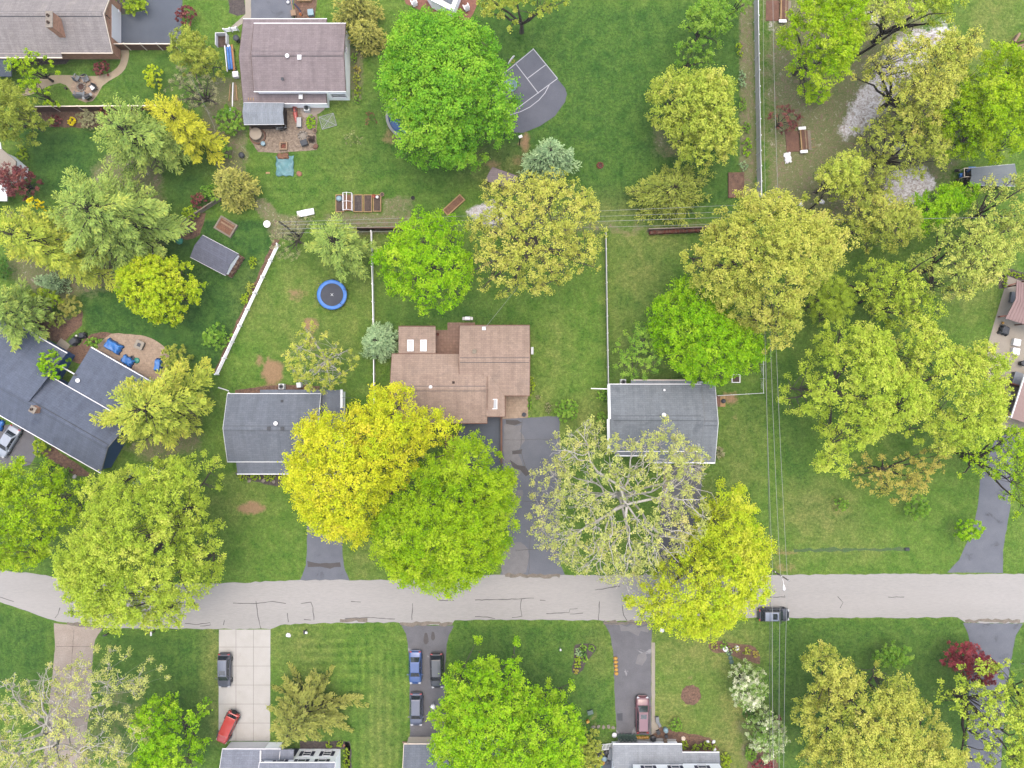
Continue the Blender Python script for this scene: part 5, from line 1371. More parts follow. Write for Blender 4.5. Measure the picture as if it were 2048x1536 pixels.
tree('maple_tree', 'low patchy green tree just north of the willow', [(1340, 100), (1365, 90), (1400, 95), (1425, 115), (1420, 135), (1380, 140), (1345, 130)], 1, 7, 'l_shrub', lobe=.95, leaf=.16, sparse=.3, dens=.85)
tree('oak_tree', 'yellow tree hanging in from the top edge by the red patio', [(960, -20), (1140, -20), (1125, 20), (1100, 25), (1085, 50), (1065, 40), (1040, 15), (1020, 50), (1010, 30), (985, 35), (955, 15)], 4, 13, 'l_willow', lobe=1.2, leaf=.18, tsh=.1)
tree('olive_tree', 'rounded olive green tree by the dark sealed driveway', [(360, 75), (385, 60), (410, 70), (420, 90), (440, 115), (448, 140), (430, 155), (395, 150), (350, 140), (345, 120)], 1.5, 8, 'l_olive', lobe=1.0, leaf=.15, dens=1.05, tsh=-.05)
tree('maple_tree', 'dark olive tree in the top left by the flat porch', [(0, 155), (25, 165), (60, 190), (90, 215), (97, 240), (75, 275), (45, 290), (0, 285), (-30, 250), (-30, 180)], 2.5, 11, 'l_olive', lobe=1.3, leaf=.17, tsh=-.22)
tree('maple_tree', 'loose lime tree over the beige roofed house lawn', [(20, 150), (22, 125), (50, 115), (80, 110), (105, 118), (120, 140), (100, 155), (70, 165), (40, 160)], 2, 7, 'l_maple', 'bark_dk', lobe=.95, leaf=.15, sparse=.4, dens=.85, fill=.3)
tree('maple_tree', 'small lime tree left of the fire pit circle', [(30, 165), (80, 160), (110, 180), (125, 200), (110, 215), (85, 205), (50, 200)], 2, 6, 'l_maple', 'bark_dk', lobe=.9, leaf=.14, sparse=.5, dens=.75, fill=.3)
tree('plum_tree', 'purple leaved maple by the pale building at the left edge', circle(38, 366, 34, 36), 1, 6, 'l_purple', 'bark_dk', lobe=.95, leaf=.15, dens=1.0)
tree('plum_tree', 'crimson japanese maple over the bottom right driveway', [(1885, 1305), (1905, 1285), (1940, 1280), (1965, 1300), (1985, 1320), (1985, 1350), (1960, 1370), (1930, 1355), (1905, 1335), (1875, 1325)], 1, 5, 'l_crimson', 'bark_dk', lobe=.9, leaf=.15, dens=1.0)
tree('plum_tree', 'thin dark red tree beside the stack of timber in the brushy lot', circle(1565, 240, 30, 26), .8, 5, 'l_purple', 'bark_dk', lobe=.9, leaf=.12, sparse=.5, dens=.7)
for lab, p in (('white blossoming tree at the end of the curved flower bed', circle(1494, 1366, 37, 50)), ('white blossoming tree by the bottom edge under the wires', circle(1532, 1466, 38, 50))):
    tree('blossom_tree', lab, p, 1, 6, 'l_white', 'bark_dk', 'white blossoming trees', lobe=.85, leaf=.15, dens=.95, tsh=-.06)
# bare or dying
tree('dead_tree', 'leafless grey tree leaning beside the olive tree', [(345, 150), (380, 135), (420, 150), (445, 190), (430, 225), (390, 235), (350, 210), (335, 180)], 2, 8, 'l_grey', 'bark', lobe=.95, leaf=.10, sparse=1.0, dens=.7, stem=(425, 205), limbs=12, fill=.5, twig=.03, lr=1.2)
tree('dead_tree', 'thin grey leafless tree beside the white fence corner', [(545, 470), (560, 440), (600, 430), (630, 430), (615, 470), (600, 500), (600, 525), (565, 520), (545, 495)], 2, 7, 'l_grey', 'bark', lobe=.95, leaf=.10, sparse=1.0, dens=.8, limbs=10, fill=.5, twig=.02, tsh=.1)
bush('small leafless tree on the lawn by the round pool', 707, 280, 18, 3, 'l_grey', leaf=.05, sparse=1, lobe=.6, name='bare_tree', cat='tree', dens=.5)
bush('leafless purple twigged shrub above the round pool', 742, 238, 16, 2, 'l_purple', leaf=.05, sparse=1, lobe=.6, name='bare_tree', cat='tree', dens=.5)
# conifers
for lab, pts, zt, lm, kw in (
    ('largest pale green pine of the group at the left', [(165, 345), (200, 330), (230, 345), (265, 340), (290, 370), (335, 390), (350, 410), (372, 440), (350, 475), (325, 480), (290, 510), (260, 520), (235, 570), (210, 590), (185, 560), (170, 520), (140, 470), (110, 430), (105, 410), (150, 380)], 17, 'l_pine', {}),
    ('yellowish pine touching the left edge', [(0, 430), (40, 410), (75, 405), (110, 425), (150, 450), (190, 500), (205, 540), (195, 580), (150, 590), (130, 555), (90, 535), (50, 530), (10, 510), (-30, 480)], 16, 'l_pine_y', {}),
    ('soft green pine between the garden bed and the golden tree', [(235, 215), (265, 195), (290, 215), (340, 250), (370, 285), (355, 310), (325, 320), (300, 350), (260, 330), (225, 340), (200, 320), (195, 290), (215, 260), (190, 250), (215, 235)], 14, 'l_pine', {}),
    ('green pine cut by the left edge above the navy roof', [(0, 545), (25, 560), (50, 590), (70, 620), (60, 660), (40, 700), (0, 690), (-40, 640), (-30, 570)], 13, 'l_pine', {}),
    ('pine with yellow tips over the end of the navy house', [(180, 830), (215, 800), (240, 770), (280, 755), (330, 740), (370, 725), (410, 725), (440, 760), (430, 800), (400, 830), (385, 870), (370, 895), (330, 900), (290, 915), (260, 905), (235, 890), (215, 860)], 14, 'l_pine_y', {}),
    ('golden needled tree right of the soft green pine', [(310, 190), (340, 185), (370, 205), (390, 225), (400, 250), (440, 260), (435, 280), (420, 310), (395, 320), (370, 305), (330, 260), (300, 220), (290, 205)], 13, 'l_goldpine', {}),
    ('pine standing between the white fence and the trampoline', [(640, 415), (680, 430), (715, 460), (745, 480), (740, 520), (720, 545), (690, 560), (655, 540), (630, 510), (605, 495), (610, 460)], 12, 'l_pine', {})):
    conifer('pine_tree', lab, pts, zt, lm, 'bark_dk', G_PINE, zb=2.5, whorl=1.05, per=8, frond=.36, leaf=.18, aspect=.30, up=.30, plume=.3, dens=1.35, zw=7)
conifer('spruce_tree', 'olive spruce with long drooping boughs in front of the white house', [(635, 1305), (660, 1335), (690, 1365), (720, 1385), (715, 1430), (700, 1460), (640, 1470), (560, 1470), (540, 1440), (535, 1400), (535, 1370), (560, 1350), (590, 1330), (610, 1320)],
        13, 'l_spruce', zb=.8, whorl=.75, per=6, frond=.15, leaf=.16, aspect=.36, up=.02, dens=1.9, zw=.2, c=(622, 1398), taper=.95)
conifer('spruce_tree', 'round blue green spruce against the brown house corner', circle(762, 685, 37, 39, 14, .08), 6.5, 'l_blue', zb=.3, whorl=.5, per=10, frond=.40, leaf=.15, aspect=.5, up=.3, dens=1.3, zw=1.2, taper=.6)
conifer('pine_tree', 'pale blue green pine beside the yellow oak', [(1040, 345), (1060, 305), (1095, 280), (1125, 290), (1135, 310), (1158, 325), (1130, 350), (1085, 355)], 9, 'l_blue', zb=1, whorl=.8, per=9, frond=.45, leaf=.20, aspect=.34, up=.3, zw=3, plume=.3)
conifer('juniper_tree', 'spreading olive juniper crossed by the overhead cables', [(1250, 360), (1290, 350), (1340, 330), (1390, 330), (1420, 355), (1415, 390), (1390, 430), (1360, 465), (1310, 440), (1260, 430), (1240, 390)], 6, 'l_junip', zb=.5, whorl=.6, per=12, frond=.30, leaf=.17, aspect=.36, up=.3, zw=1.5, taper=.7, dens=1.1)
conifer('cedar_tree', 'olive brown cedar at the corner of the plum roofed house', [(655, 40), (670, 15), (700, 0), (740, -5), (765, 10), (770, 50), (740, 60), (700, 60)], 8, 'l_cedar', zb=.5, whorl=.6, per=10, frond=.42, leaf=.18, aspect=.4, up=.35, zw=2, taper=.6)
conifer('cedar_tree', 'lower olive cedar below the first, by the white gable', [(690, 70), (720, 50), (760, 50), (778, 75), (760, 95), (735, 110), (710, 95)], 6, 'l_cedar', zb=.5, whorl=.6, per=10, frond=.42, leaf=.18, aspect=.4, up=.35, zw=2, taper=.6)
conifer('cedar_tree', 'brownish olive cedar beside the brush row', circle(472, 378, 42, 48, 12, .12), 8, 'l_cedar', zb=.5, whorl=.65, per=10, frond=.42, leaf=.18, aspect=.4, up=.3, zw=2, taper=.6)
conifer('spruce_tree', 'small silvery blue spruce beside the yellowish pine', circle(112, 567, 25, 22), 5, 'l_blue', zb=.3, whorl=.5, per=9, frond=.4, leaf=.14, aspect=.4, up=.2, zw=1)
# shrubs
for a in (('feathery yellow green arborvitae under the yellowish pine', 95, 598, 34, 3, 'l_box', 20), ('grey green shrub on the reddish mulch, upper one', 142, 612, 26, 2, 'l_cedar', 20), ('grey green shrub on the reddish mulch, lower one', 112, 640, 22, 1.8, 'l_junip', 16),
          ('bright green small tree growing between the navy roofs', 110, 732, 27, 5, 'l_bright', 31), ('leafy green shrub beside the white rail fence', 436, 674, 28, 3, 'l_shrub', 26), ('olive bush by the right end of the tan patio', 352, 722, 28, 3.2, 'l_olive', 34),
          ('clipped green bush beside the covered furniture', 191, 685, 17, 1.5, 'l_shrub', 10), ('clipped dark yellow green bush by the silver car', 82, 896, 17, 2, 'l_box', 17), ('rounded green bush at the front of the navy house', 128, 945, 16, 1.2, 'l_shrub', 10),
          ('light green ground shrub before the navy house', 105, 935, 16, .9, 'l_shrub', 9), ('blue green shrub near the end of the navy house', 290, 950, 30, 2, 'l_blue', 18), ('yellow shrub beside the leafless tree', 308, 155, 19, 3, 'l_yellow', 22),
          ('green shrub by the garden bins and brush', 458, 240, 28, 3, 'l_shrub', 30), ('green shrub along the brush row', 440, 300, 22, 2.5, 'l_shrub', 24), ('purple shrub in the brown bed, leftmost', 112, 242, 14, 1.2, 'l_purple', 10),
          ('yellow flowering shrub in the brown bed', 145, 243, 9, .8, 'l_yel', 8), ('grey blue shrub in the brown bed', 178, 238, 21, 1.8, 'l_grey', 20), ('purple shrub in the brown bed beside the pine', 207, 224, 10, 1.2, 'l_purple', 12),
          ('round reddish brown shrub beside the curving path', 204, 137, 17, 1.4, 'l_purple', 16), ('dark red shrub at the edge of the sealed driveway', 374, 32, 20, 2, 'l_purple', 18), ('bright green rounded shrub beside the sealed driveway', 273, 10, 26, 2.4, 'l_box', 21),
          ('small lime shrub among the yard plants at the left edge', 44, 312, 11, 1, 'l_box', 9), ('small pale shrub by the pale building', 45, 297, 7, .8, 'l_box', 5), ('magenta shrub by the grey wooden fence', 400, 402, 16, 2, 'l_purple', 16), ('lime green shrub under the pines by the fence', 380, 426, 15, 2, 'l_box', 14),
          ('green shrub beside the magenta one', 425, 385, 22, 2.5, 'l_shrub', 18), ('bright yellow shrub between the pines', 83, 411, 14, 5, 'l_yel', 10), ('dark green shrub at the left edge under the pine', 8, 535, 18, 2.5, 'l_dark', 22), ('pale green shrub above the wide driveway', 1133, 820, 22, 2.4, 'l_shrub', 24),
          ('green shrub at the left corner of the slate roofed house', 1205, 838, 12, 1.8, 'l_shrub', 14), ('dark green shrub under the pale branched tree by the house', 1208, 880, 14, 2, 'l_dark', 12), ('green shrub by the downspout of the slate roofed house', 1206, 790, 13, 1.4, 'l_shrub', 12), ('grey shrub at the right corner of the slate roofed house', 1438, 905, 10, 1.8, 'l_grey', 12),
          ('young green tree on the right lawn with bare soil round it', 1682, 1008, 14, 2, 'l_shrub', 13), ('leafy green young tree below the brownish tree', 1830, 1012, 26, 3.5, 'l_shrub', 25), ('bright green young tree beside the curving driveway', 1932, 1058, 30, 4, 'l_bright', 22),
          ('round green bush on the bottom right lawn', 1784, 1310, 36, 3.5, 'l_shrub', 27), ('bright green shrub below the first tree of the brushy lot', 1632, 193, 22, 3, 'l_bright', 18), ('olive shrub beside the bins of the light roofed house', 1182, 1500, 26, 3, 'l_olive', 46),
          ('lime green shrub at the right corner of the light roofed house', 1449, 1522, 13, 1.5, 'l_box', 20), ('dark red shrub at the bottom edge under the blossom tree', 1528, 1530, 20, 2, 'l_crimson', 16), ('dark green shrub between the two blossom trees', 1498, 1428, 12, 1.5, 'l_dark', 12),
          ('green shrub at the foot of the second blossom tree', 1502, 1506, 12, 1.2, 'l_shrub', 16), ('dark purple shrub behind the second blossom tree', 1552, 1440, 10, 2, 'l_purple', 12), ('green shrub in the right edge flower bed', 1352, 1450, 12, 1.3, 'l_shrub', 14)):
    bush(*a[:6], ry=a[6])
GB_ = 'clipped bushes in the beds of the light roofed house'
for i, (x, y, lab) in enumerate(((1368, 1490, 'first clipped bush from the garage along the brick bed'), (1391, 1496, 'tall clipped bush second from the garage along the brick bed'), (1408, 1490, 'third clipped bush along the brick bed'), (1422, 1492, 'last round clipped bush along the brick bed'))):
    bush(lab, x, y, 8, .9, 'l_box', group=GB_, leaf=.09)
for x, y, lab in ((486, 953, 'left clipped bush under the grey porch'), (512, 952, 'middle clipped bush under the grey porch'), (539, 954, 'right clipped bush under the grey porch')):
    bush(lab, x, y, 11, .9, 'l_box', ry=8, group='clipped bushes under the grey porch', leaf=.09)
for x, y, r, lab in ((658, 1490, 6, 'left yellow green bush in the dark bed of the white house'), (679, 1488, 6, 'right yellow green bush in the dark bed of the white house'), (693, 1505, 6, 'long green bush along the white gable'), (693, 1526, 7, 'pale green bush along the white gable')):
    bush(lab, x, y, r, .7, 'l_box', ry=r if x < 690 else 10, group='bushes round the white house', leaf=.08)
for k, (x, y) in enumerate(((2017, 545), (2027, 548), (2035, 551), (2045, 553), (2011, 560), (2009, 570), (2013, 550))):
    bush(('clipped bush in the dark bed by the porch, %s' % ('left end of the top row', 'second in the top row', 'third in the top row', 'right end of the top row', 'upper one on the left side', 'lowest on the left side', 'at the left corner')[k]), x, y, 4.6, .6, 'l_box', group='clipped bushes in the dark bed by the porch', leaf=.07)
for k, (x, y, w, hh) in enumerate(((1478, 92, 7, 6), (1480, 107, 6, 6), (1485, 210, 8, 14), (1492, 255, 10, 12), (1494, 295, 9, 18), (1488, 330, 9, 10), (1484, 160, 8, 20))):
    bush(('weedy plant along the long grey fence, %s' % ('nearest the top edge', 'second from the top', 'left of the willow top', 'beside the middle of the willow', 'yellow green by the willow foot', 'lowest, near the raised bed', 'grey green tuft')[k]), x, y, w, .8, ('l_box', 'l_box', 'l_shrub', 'l_shrub', 'l_bright', 'l_blue', 'l_blue')[k], ry=hh, group='plants along the long grey fence', leaf=.10, name='plant', cat='plant', dens=.7)
for k, (x, y, r, lm) in enumerate(((1165, 1296, 7, 'l_shrub'), (1157, 1305, 8, 'l_blue'), (1168, 1306, 7, 'l_dark'), (1156, 1318, 6, 'l_box'), (1168, 1318, 7, 'l_shrub'), (1155, 1330, 6, 'l_box'), (1182, 1296, 6, 'l_shrub'), (1152, 1342, 5, 'l_tan'))):
    bush('leafy plant in the triangular flower bed, %s' % ('at the top edge', 'blue green on the left', 'dark one in the middle', 'yellow green at mid left', 'spreading right of centre', 'near the lower end', 'in the right corner', 'brown one at the bottom tip')[k], x, y, r, .5, lm, group='plants in the triangular flower bed', leaf=.10, name='plant', cat='plant')
for k, (x, y, r, lm) in enumerate(((1428, 1292, 7, 'l_olive'), (1450, 1291, 9, 'l_shrub'), (1473, 1298, 7, 'l_olive'), (1494, 1302, 8, 'l_olive'), (1511, 1308, 7, 'l_tan'), (1458, 1304, 6, 'l_blue'))):
    bush('low plant in the curved flower bed, %s' % ('at its left tip', 'green beside the white ring', 'brownish, right of the rings', 'under the blossom branches', 'at its right end', 'blue green at the lower edge')[k], x, y, r, .5, lm, group='plants in the curved flower bed', leaf=.09, name='plant', cat='plant', dens=.7)
for k, (x, y, ry, lm) in enumerate(((709, 115, 9, 'l_shrub'), (714, 140, 9, 'l_tan'), (713, 158, 10, 'l_olive'), (715, 182, 10, 'l_box'), (715, 198, 8, 'l_shrub'))):
    bush('leafy plant along the white gable, %s' % ('nearest the cedar', 'brownish, second from the cedar', 'third from the cedar', 'yellow green, fourth from the cedar', 'at the front corner')[k], x, y, 7, .7, lm, ry=ry, group='plants along the white gable', leaf=.10, name='plant', cat='plant', dens=.8)
for k, (x, y, lm) in enumerate(((505, 525, 'l_box'), (489, 597, 'l_box'), (500, 575, 'l_olive'))):
    bush('pale plant in the bed along the white rail fence, %s' % ('upper', 'lower', 'middle')[k], x, y, 8, .8, lm, ry=12, group='plants along the white rail fence', leaf=.1, name='plant', cat='plant')
# ------------------------------------------------------------------ fences
def fence(label, pts, kind, hgt, m, group=None, step=2.4, pm=None, name='board_fence', skip=()):
    """pts: base line in photograph pixels; every post and panel/rail is a part"""
    B = [W(*p) for p in pts]
    base = B[0].copy()
    rt = thing(name, label, 'fence', base, 0, group)
    pr = MB()
    for i in range(len(B) - 1):
        a, b = B[i] - base, B[i + 1] - base
        d = b - a; n = max(1, round(d.length / step)); rz = math.atan2(d.y, d.x)
        nrm = Vector((-sin(rz), cos(rz), 0))
        for k in range(n + (1 if i == len(B) - 2 else 0)):
            p = a + d * k / n
            s = .13 if kind != 'chain' else .06
            o = MB().box((p.x, p.y, hgt / 2 + .03), (s, s, hgt + .1), rz).box((p.x, p.y, hgt + .10), (s + .05, s + .05, .05), rz).build('post', M[pm or m], rt)
        for k in range(n):
            p0 = a + d * k / n; p1 = a + d * (k + 1) / n; c = (p0 + p1) / 2; L = (p1 - p0).length - .13
            if kind == 'board':
                mb = MB(); nb = max(3, int(L / .15)); rg = random.Random(k * 7 + i)
                for q in range(nb):
                    u = (q + .5) / nb - .5; pc = c + d.normalized() * u * L
                    mb.box((pc.x, pc.y, hgt / 2 - .02), (L / nb - .008, .03, hgt - .06 + rg.uniform(-.02, .02)), rz)
                for z in (.4, hgt - .3): mb.box((c.x + nrm.x * .05, c.y + nrm.y * .05, z), (L, .05, .09), rz)
                mb.build('panel', M[m], rt)
                MB().box((c.x, c.y, hgt + .02), (L, .14, .04), rz).build('cap_rail', M[pm or m], rt)
            elif kind == 'rail':
                for z in (hgt * .30, hgt * .62, hgt * .94): MB().box((c.x, c.y, z), (L, .10, .10), rz).build('rail', M[m], rt)
            elif kind == 'vinyl':
                mb = MB().box((c.x, c.y, hgt * .5), (L, .045, hgt * .84), rz)
                mb.build('panel', M[m], rt)
                MB().box((c.x, c.y, hgt * .96), (L, .09, .10), rz).build('rail', M[pm or m], rt)
            elif kind == 'chain':
                mb = MB()
                mb.tube([tuple(p0 + Vector((0, 0, hgt))), tuple(p1 + Vector((0, 0, hgt)))], .035, 6)
                mb.build('rail', M[m], rt)
                w = MB(); st = .16; nn = int(L / st)
                for q in range(nn):
                    for sg in (1, -1):
                        u0 = q * st; u1 = min(L, max(0, u0 + sg * hgt * .8))
                        if not 0 <= u0 + sg * hgt * .8 <= L: continue
                        e = d.normalized(); A_ = p0 + e * u0; B_ = p0 + e * u1
                        w.tube([(A_.x, A_.y, .1), (B_.x, B_.y, hgt)], .006, 3, False)
                if w.v: w.build('mesh_wire', M[m], rt)
    return rt

fence('brown board fence along the dark sealed driveway', [(230, 100), (358, 100)], 'board', 1.8, 'wood_br', pm='cream')
fence('brown board fence with pale cap behind the bed of coloured shrubs', [(70, 223), (372, 221)], 'board', 1.8, 'wood_br', pm='cream', step=3.4)
fence('white three rail fence slanting across the two left lawns', [(560, 491), (438, 749)], 'rail', 1.35, 'fence_white', name='rail_fence', step=2.4)
fence('white fence running from the pines to the golden maple', [(745, 465), (749, 640), (751, 820)], 'vinyl', 1.1, 'fence_white', name='vinyl_fence', step=2.4)
fence('thin pale grey fence dividing the lawns right of the brown house', [(1210, 468), (1212, 600), (1215, 768)], 'vinyl', 1.2, 'fence_grey', name='vinyl_fence', step=2.4)
fence('long tall grey fence running down from the top edge by the brushy lot', [(1507, -30), (1509, 120), (1512, 280), (1514, 400)], 'vinyl', 1.9, 'fence_grey', name='vinyl_fence', pm='greytrim', step=2.4)
fence('dark brown board fence behind the weedy strip', [(715, 461), (830, 461)], 'board', 1.8, 'wood_dk', pm='wood_br')
fence('weathered picket fence above the firewood row', [(1295, 462), (1430, 457)], 'board', 1.4, 'wood_gr')
fence('wire fence round the yard beside the slate roofed house', [(1521, 700), (1521, 786), (1432, 791)], 'chain', 1.2, 'greytrim', name='wire_fence')
fence('grey weathered fence by the magenta shrub', [(371, 447), (450, 396)], 'board', 1.2, 'wood_gr', step=2.2)
fence('grey brown fence between the pine and the navy house', [(52, 648), (128, 600)], 'board', 1.3, 'wood_gr', step=2.2)
fence('white picket gate by the plum roofed house', [(453, 66), (478, 62)], 'rail', 1.1, 'white', name='gate', step=.8)

# ------------------------------------------------------------------ utility poles, street lamp, cables
def pole(label, base, top_px, hgt, arm_px=None, za=10.3):
    b = W(*base); t = W(top_px[0], top_px[1], hgt)
    rt = thing('utility_pole', label, 'utility pole', b, 0, 'utility poles')
    T = t - b
    MB().tube([(0, 0, -.2), tuple(T * .5), tuple(T)], [.17, .14, .10], 10).build('pole', M['pole'], rt, smooth=True)
    if arm_px:
        A, B = W(*arm_px[0], za) - b, W(*arm_px[1], za) - b
        d = B - A
        MB().box((A + B) / 2, (d.length, .16, .20), M=d.to_track_quat('X', 'Z').to_matrix()).build('crossarm', M['pole'], rt)
        for u in (.05, .33, .62, .95):
            p = A.lerp(B, u) + Vector((0, 0, .1))
            MB().lathe([(.04, 0), (.06, .05), (.03, .1), (.055, .15), (.02, .2)], tuple(p), 8).build('insulator', M['white'], rt)
    return rt, b, T
pole_rt, pb, pT = pole('dark utility pole with a slanting crossarm over the street edge', (1498, 1107), (1557, 1149), 10.6, ((1535, 1134), (1579, 1162)))
pole('utility pole hidden in the tall yellow oak where the cables cross', (1482, 459), (1532, 427), 10.4, ((1521, 423), (1547, 432)))
pole('utility pole standing among the pines west of the white fence corner', (598, 472), (558, 443), 9.6)
# lamp on the street pole
lp = thing('street_lamp', 'white cobra head street lamp on an arm below the crossarm', 'street lamp', W(1565, 1158, 8.6))
a = W(1565, 1158, 8.6); b = W(1567, 1168, 8.9); c = W(1568, 1181, 8.95)
MB().tube([(0, 0, 0), tuple((b - a) * .6 + Vector((0, 0, .12))), tuple(b - a)], .035, 8).build('arm', M['white'], lp)
dl = (c - b); R = dl.to_track_quat('X', 'Z').to_matrix()
hd = MB()
prof = [(0, .05), (.25, .11), (.55, .19), (.85, .20), (1.0, .10)]
for (u0, w0), (u1, w1) in zip(prof, prof[1:]):
    hd.tube([tuple((b - a) + dl * u0), tuple((b - a) + dl * u1)], [w0, w1], 10)
hd.build('lamp_head', M['white'], lp, smooth=True)
MB().lathe([(.14, 0), (.11, -.07), (.04, -.1)], tuple((b - a) + dl * .7 - Vector((0, 0, .16))), 10).build('lens', M['glass'], lp)

def cable(label, p0, p1, sag, r=.022, m='wire', group='overhead cables', via=None):
    pts = [W(*p0)] + ([W(*q) for q in via] if via else []) + [W(*p1)]
    path = []
    for i in range(len(pts) - 1):
        for t in np.linspace(0, 1, 17)[(0 if i == 0 else 1):]:
            q = pts[i].lerp(pts[i + 1], t); q.z -= sag * 4 * t * (1 - t); path.append(q)
    base = path[0].copy()
    one(MB().tube([tuple(p - base) for p in path], r, 5), 'power_cable', M[m], label, 'cable', base, 0, group)
NSW = [(1545, 1140), (1561, 1151), (1575, 1160)]
cable('overhead cable from the street pole north, leftmost of three', (1545, 1140, 10.5), (1526, 424, 10.6), .5, .02)
cable('overhead cable from the street pole north, middle of three', (1561, 1151, 10.5), (1534, 427, 10.6), .5, .02)
cable('overhead cable from the street pole north, rightmost of three', (1575, 1160, 10.5), (1544, 431, 10.6), .5, .02)
cable('overhead cable from the street pole south, leftmost of three', (1545, 1140, 10.5), (1550, 1700, 10.3), .4, .026)
cable('overhead cable from the street pole south, middle of three', (1561, 1151, 10.5), (1560, 1700, 10.3), .4, .02)
cable('overhead cable from the street pole south, rightmost of three', (1575, 1160, 10.5), (1567, 1700, 10.3), .4, .02)
cable('thick dark cable along the street pole line', (1541, 1142, 8.6), (1541, 1700, 8.3), .3, .03, 'wire_dk')
cable('thick dark cable north of the street pole', (1541, 1142, 8.6), (1530, 430, 8.8), .4, .03, 'wire_dk')
cable('overhead cable over the brushy lot beside the red tree', (1558, 432, 10.6), (1545, -120, 10.3), .5, .02)
cable('overhead cable close along the tall grey fence', (1526, 424, 10.6), (1518, -120, 10.3), .5, .016)
cable('overhead cable just right of the tall grey fence', (1532, 424, 9.8), (1528, -120, 9.6), .5, .016)
cable('overhead cable across the back lawns, upper line', (560, 444, 9.5), (1524, 408, 10.3), .5, .018)
cable('overhead cable across the back lawns, second line', (560, 450, 8.8), (1526, 421, 9.9), .6, .018)
cable('overhead cable across the back lawns, third line', (560, 458, 8.0), (1526, 432, 9.0), .6, .024)
cable('overhead cable across the back lawns, lowest line', (560, 466, 7.4), (1526, 446, 8.2), .5, .018)
cable('pale cable running east over the olive tree', (1534, 440, 9.0), (2200, 430, 8.6), .5, .026)
cable('service cable sloping down to the brown house', (1128, 456, 8.4), (969, 657, 3.4), .6, .02)
cable('guy cable through the leafless tree', (430, 256, 4.0), (385, 160, 8.0), .1, .02)
cable('short dark service cable by the left grey house', (684, 795, 2.6), (712, 796, 3.2), .02, .03, 'wire_dk')

# ------------------------------------------------------------------ cars
CP = {}
def paint(k, c, c2=None):
    if k not in CP: CP[k] = surf(k + '_car_paint', c, c2 or tuple(x * .92 for x in c[:3]) + (1,), scale=.8, fine=30, fa=.02, rough=.32, metal=.1, coat=.35, bmp=0, spec=.4)
    return CP[k]
M['carglass'] = plain('car_glass', K(58, 68, 78), .06, var=.05); M['carglass'].node_tree.nodes['Principled BSDF'].inputs['Specular IOR Level'].default_value = .7
M['headl'] = plain('headlight_lens', K(226, 230, 236), .15); M['taill'] = plain('tail_light_lens', K(200, 44, 52), .25)

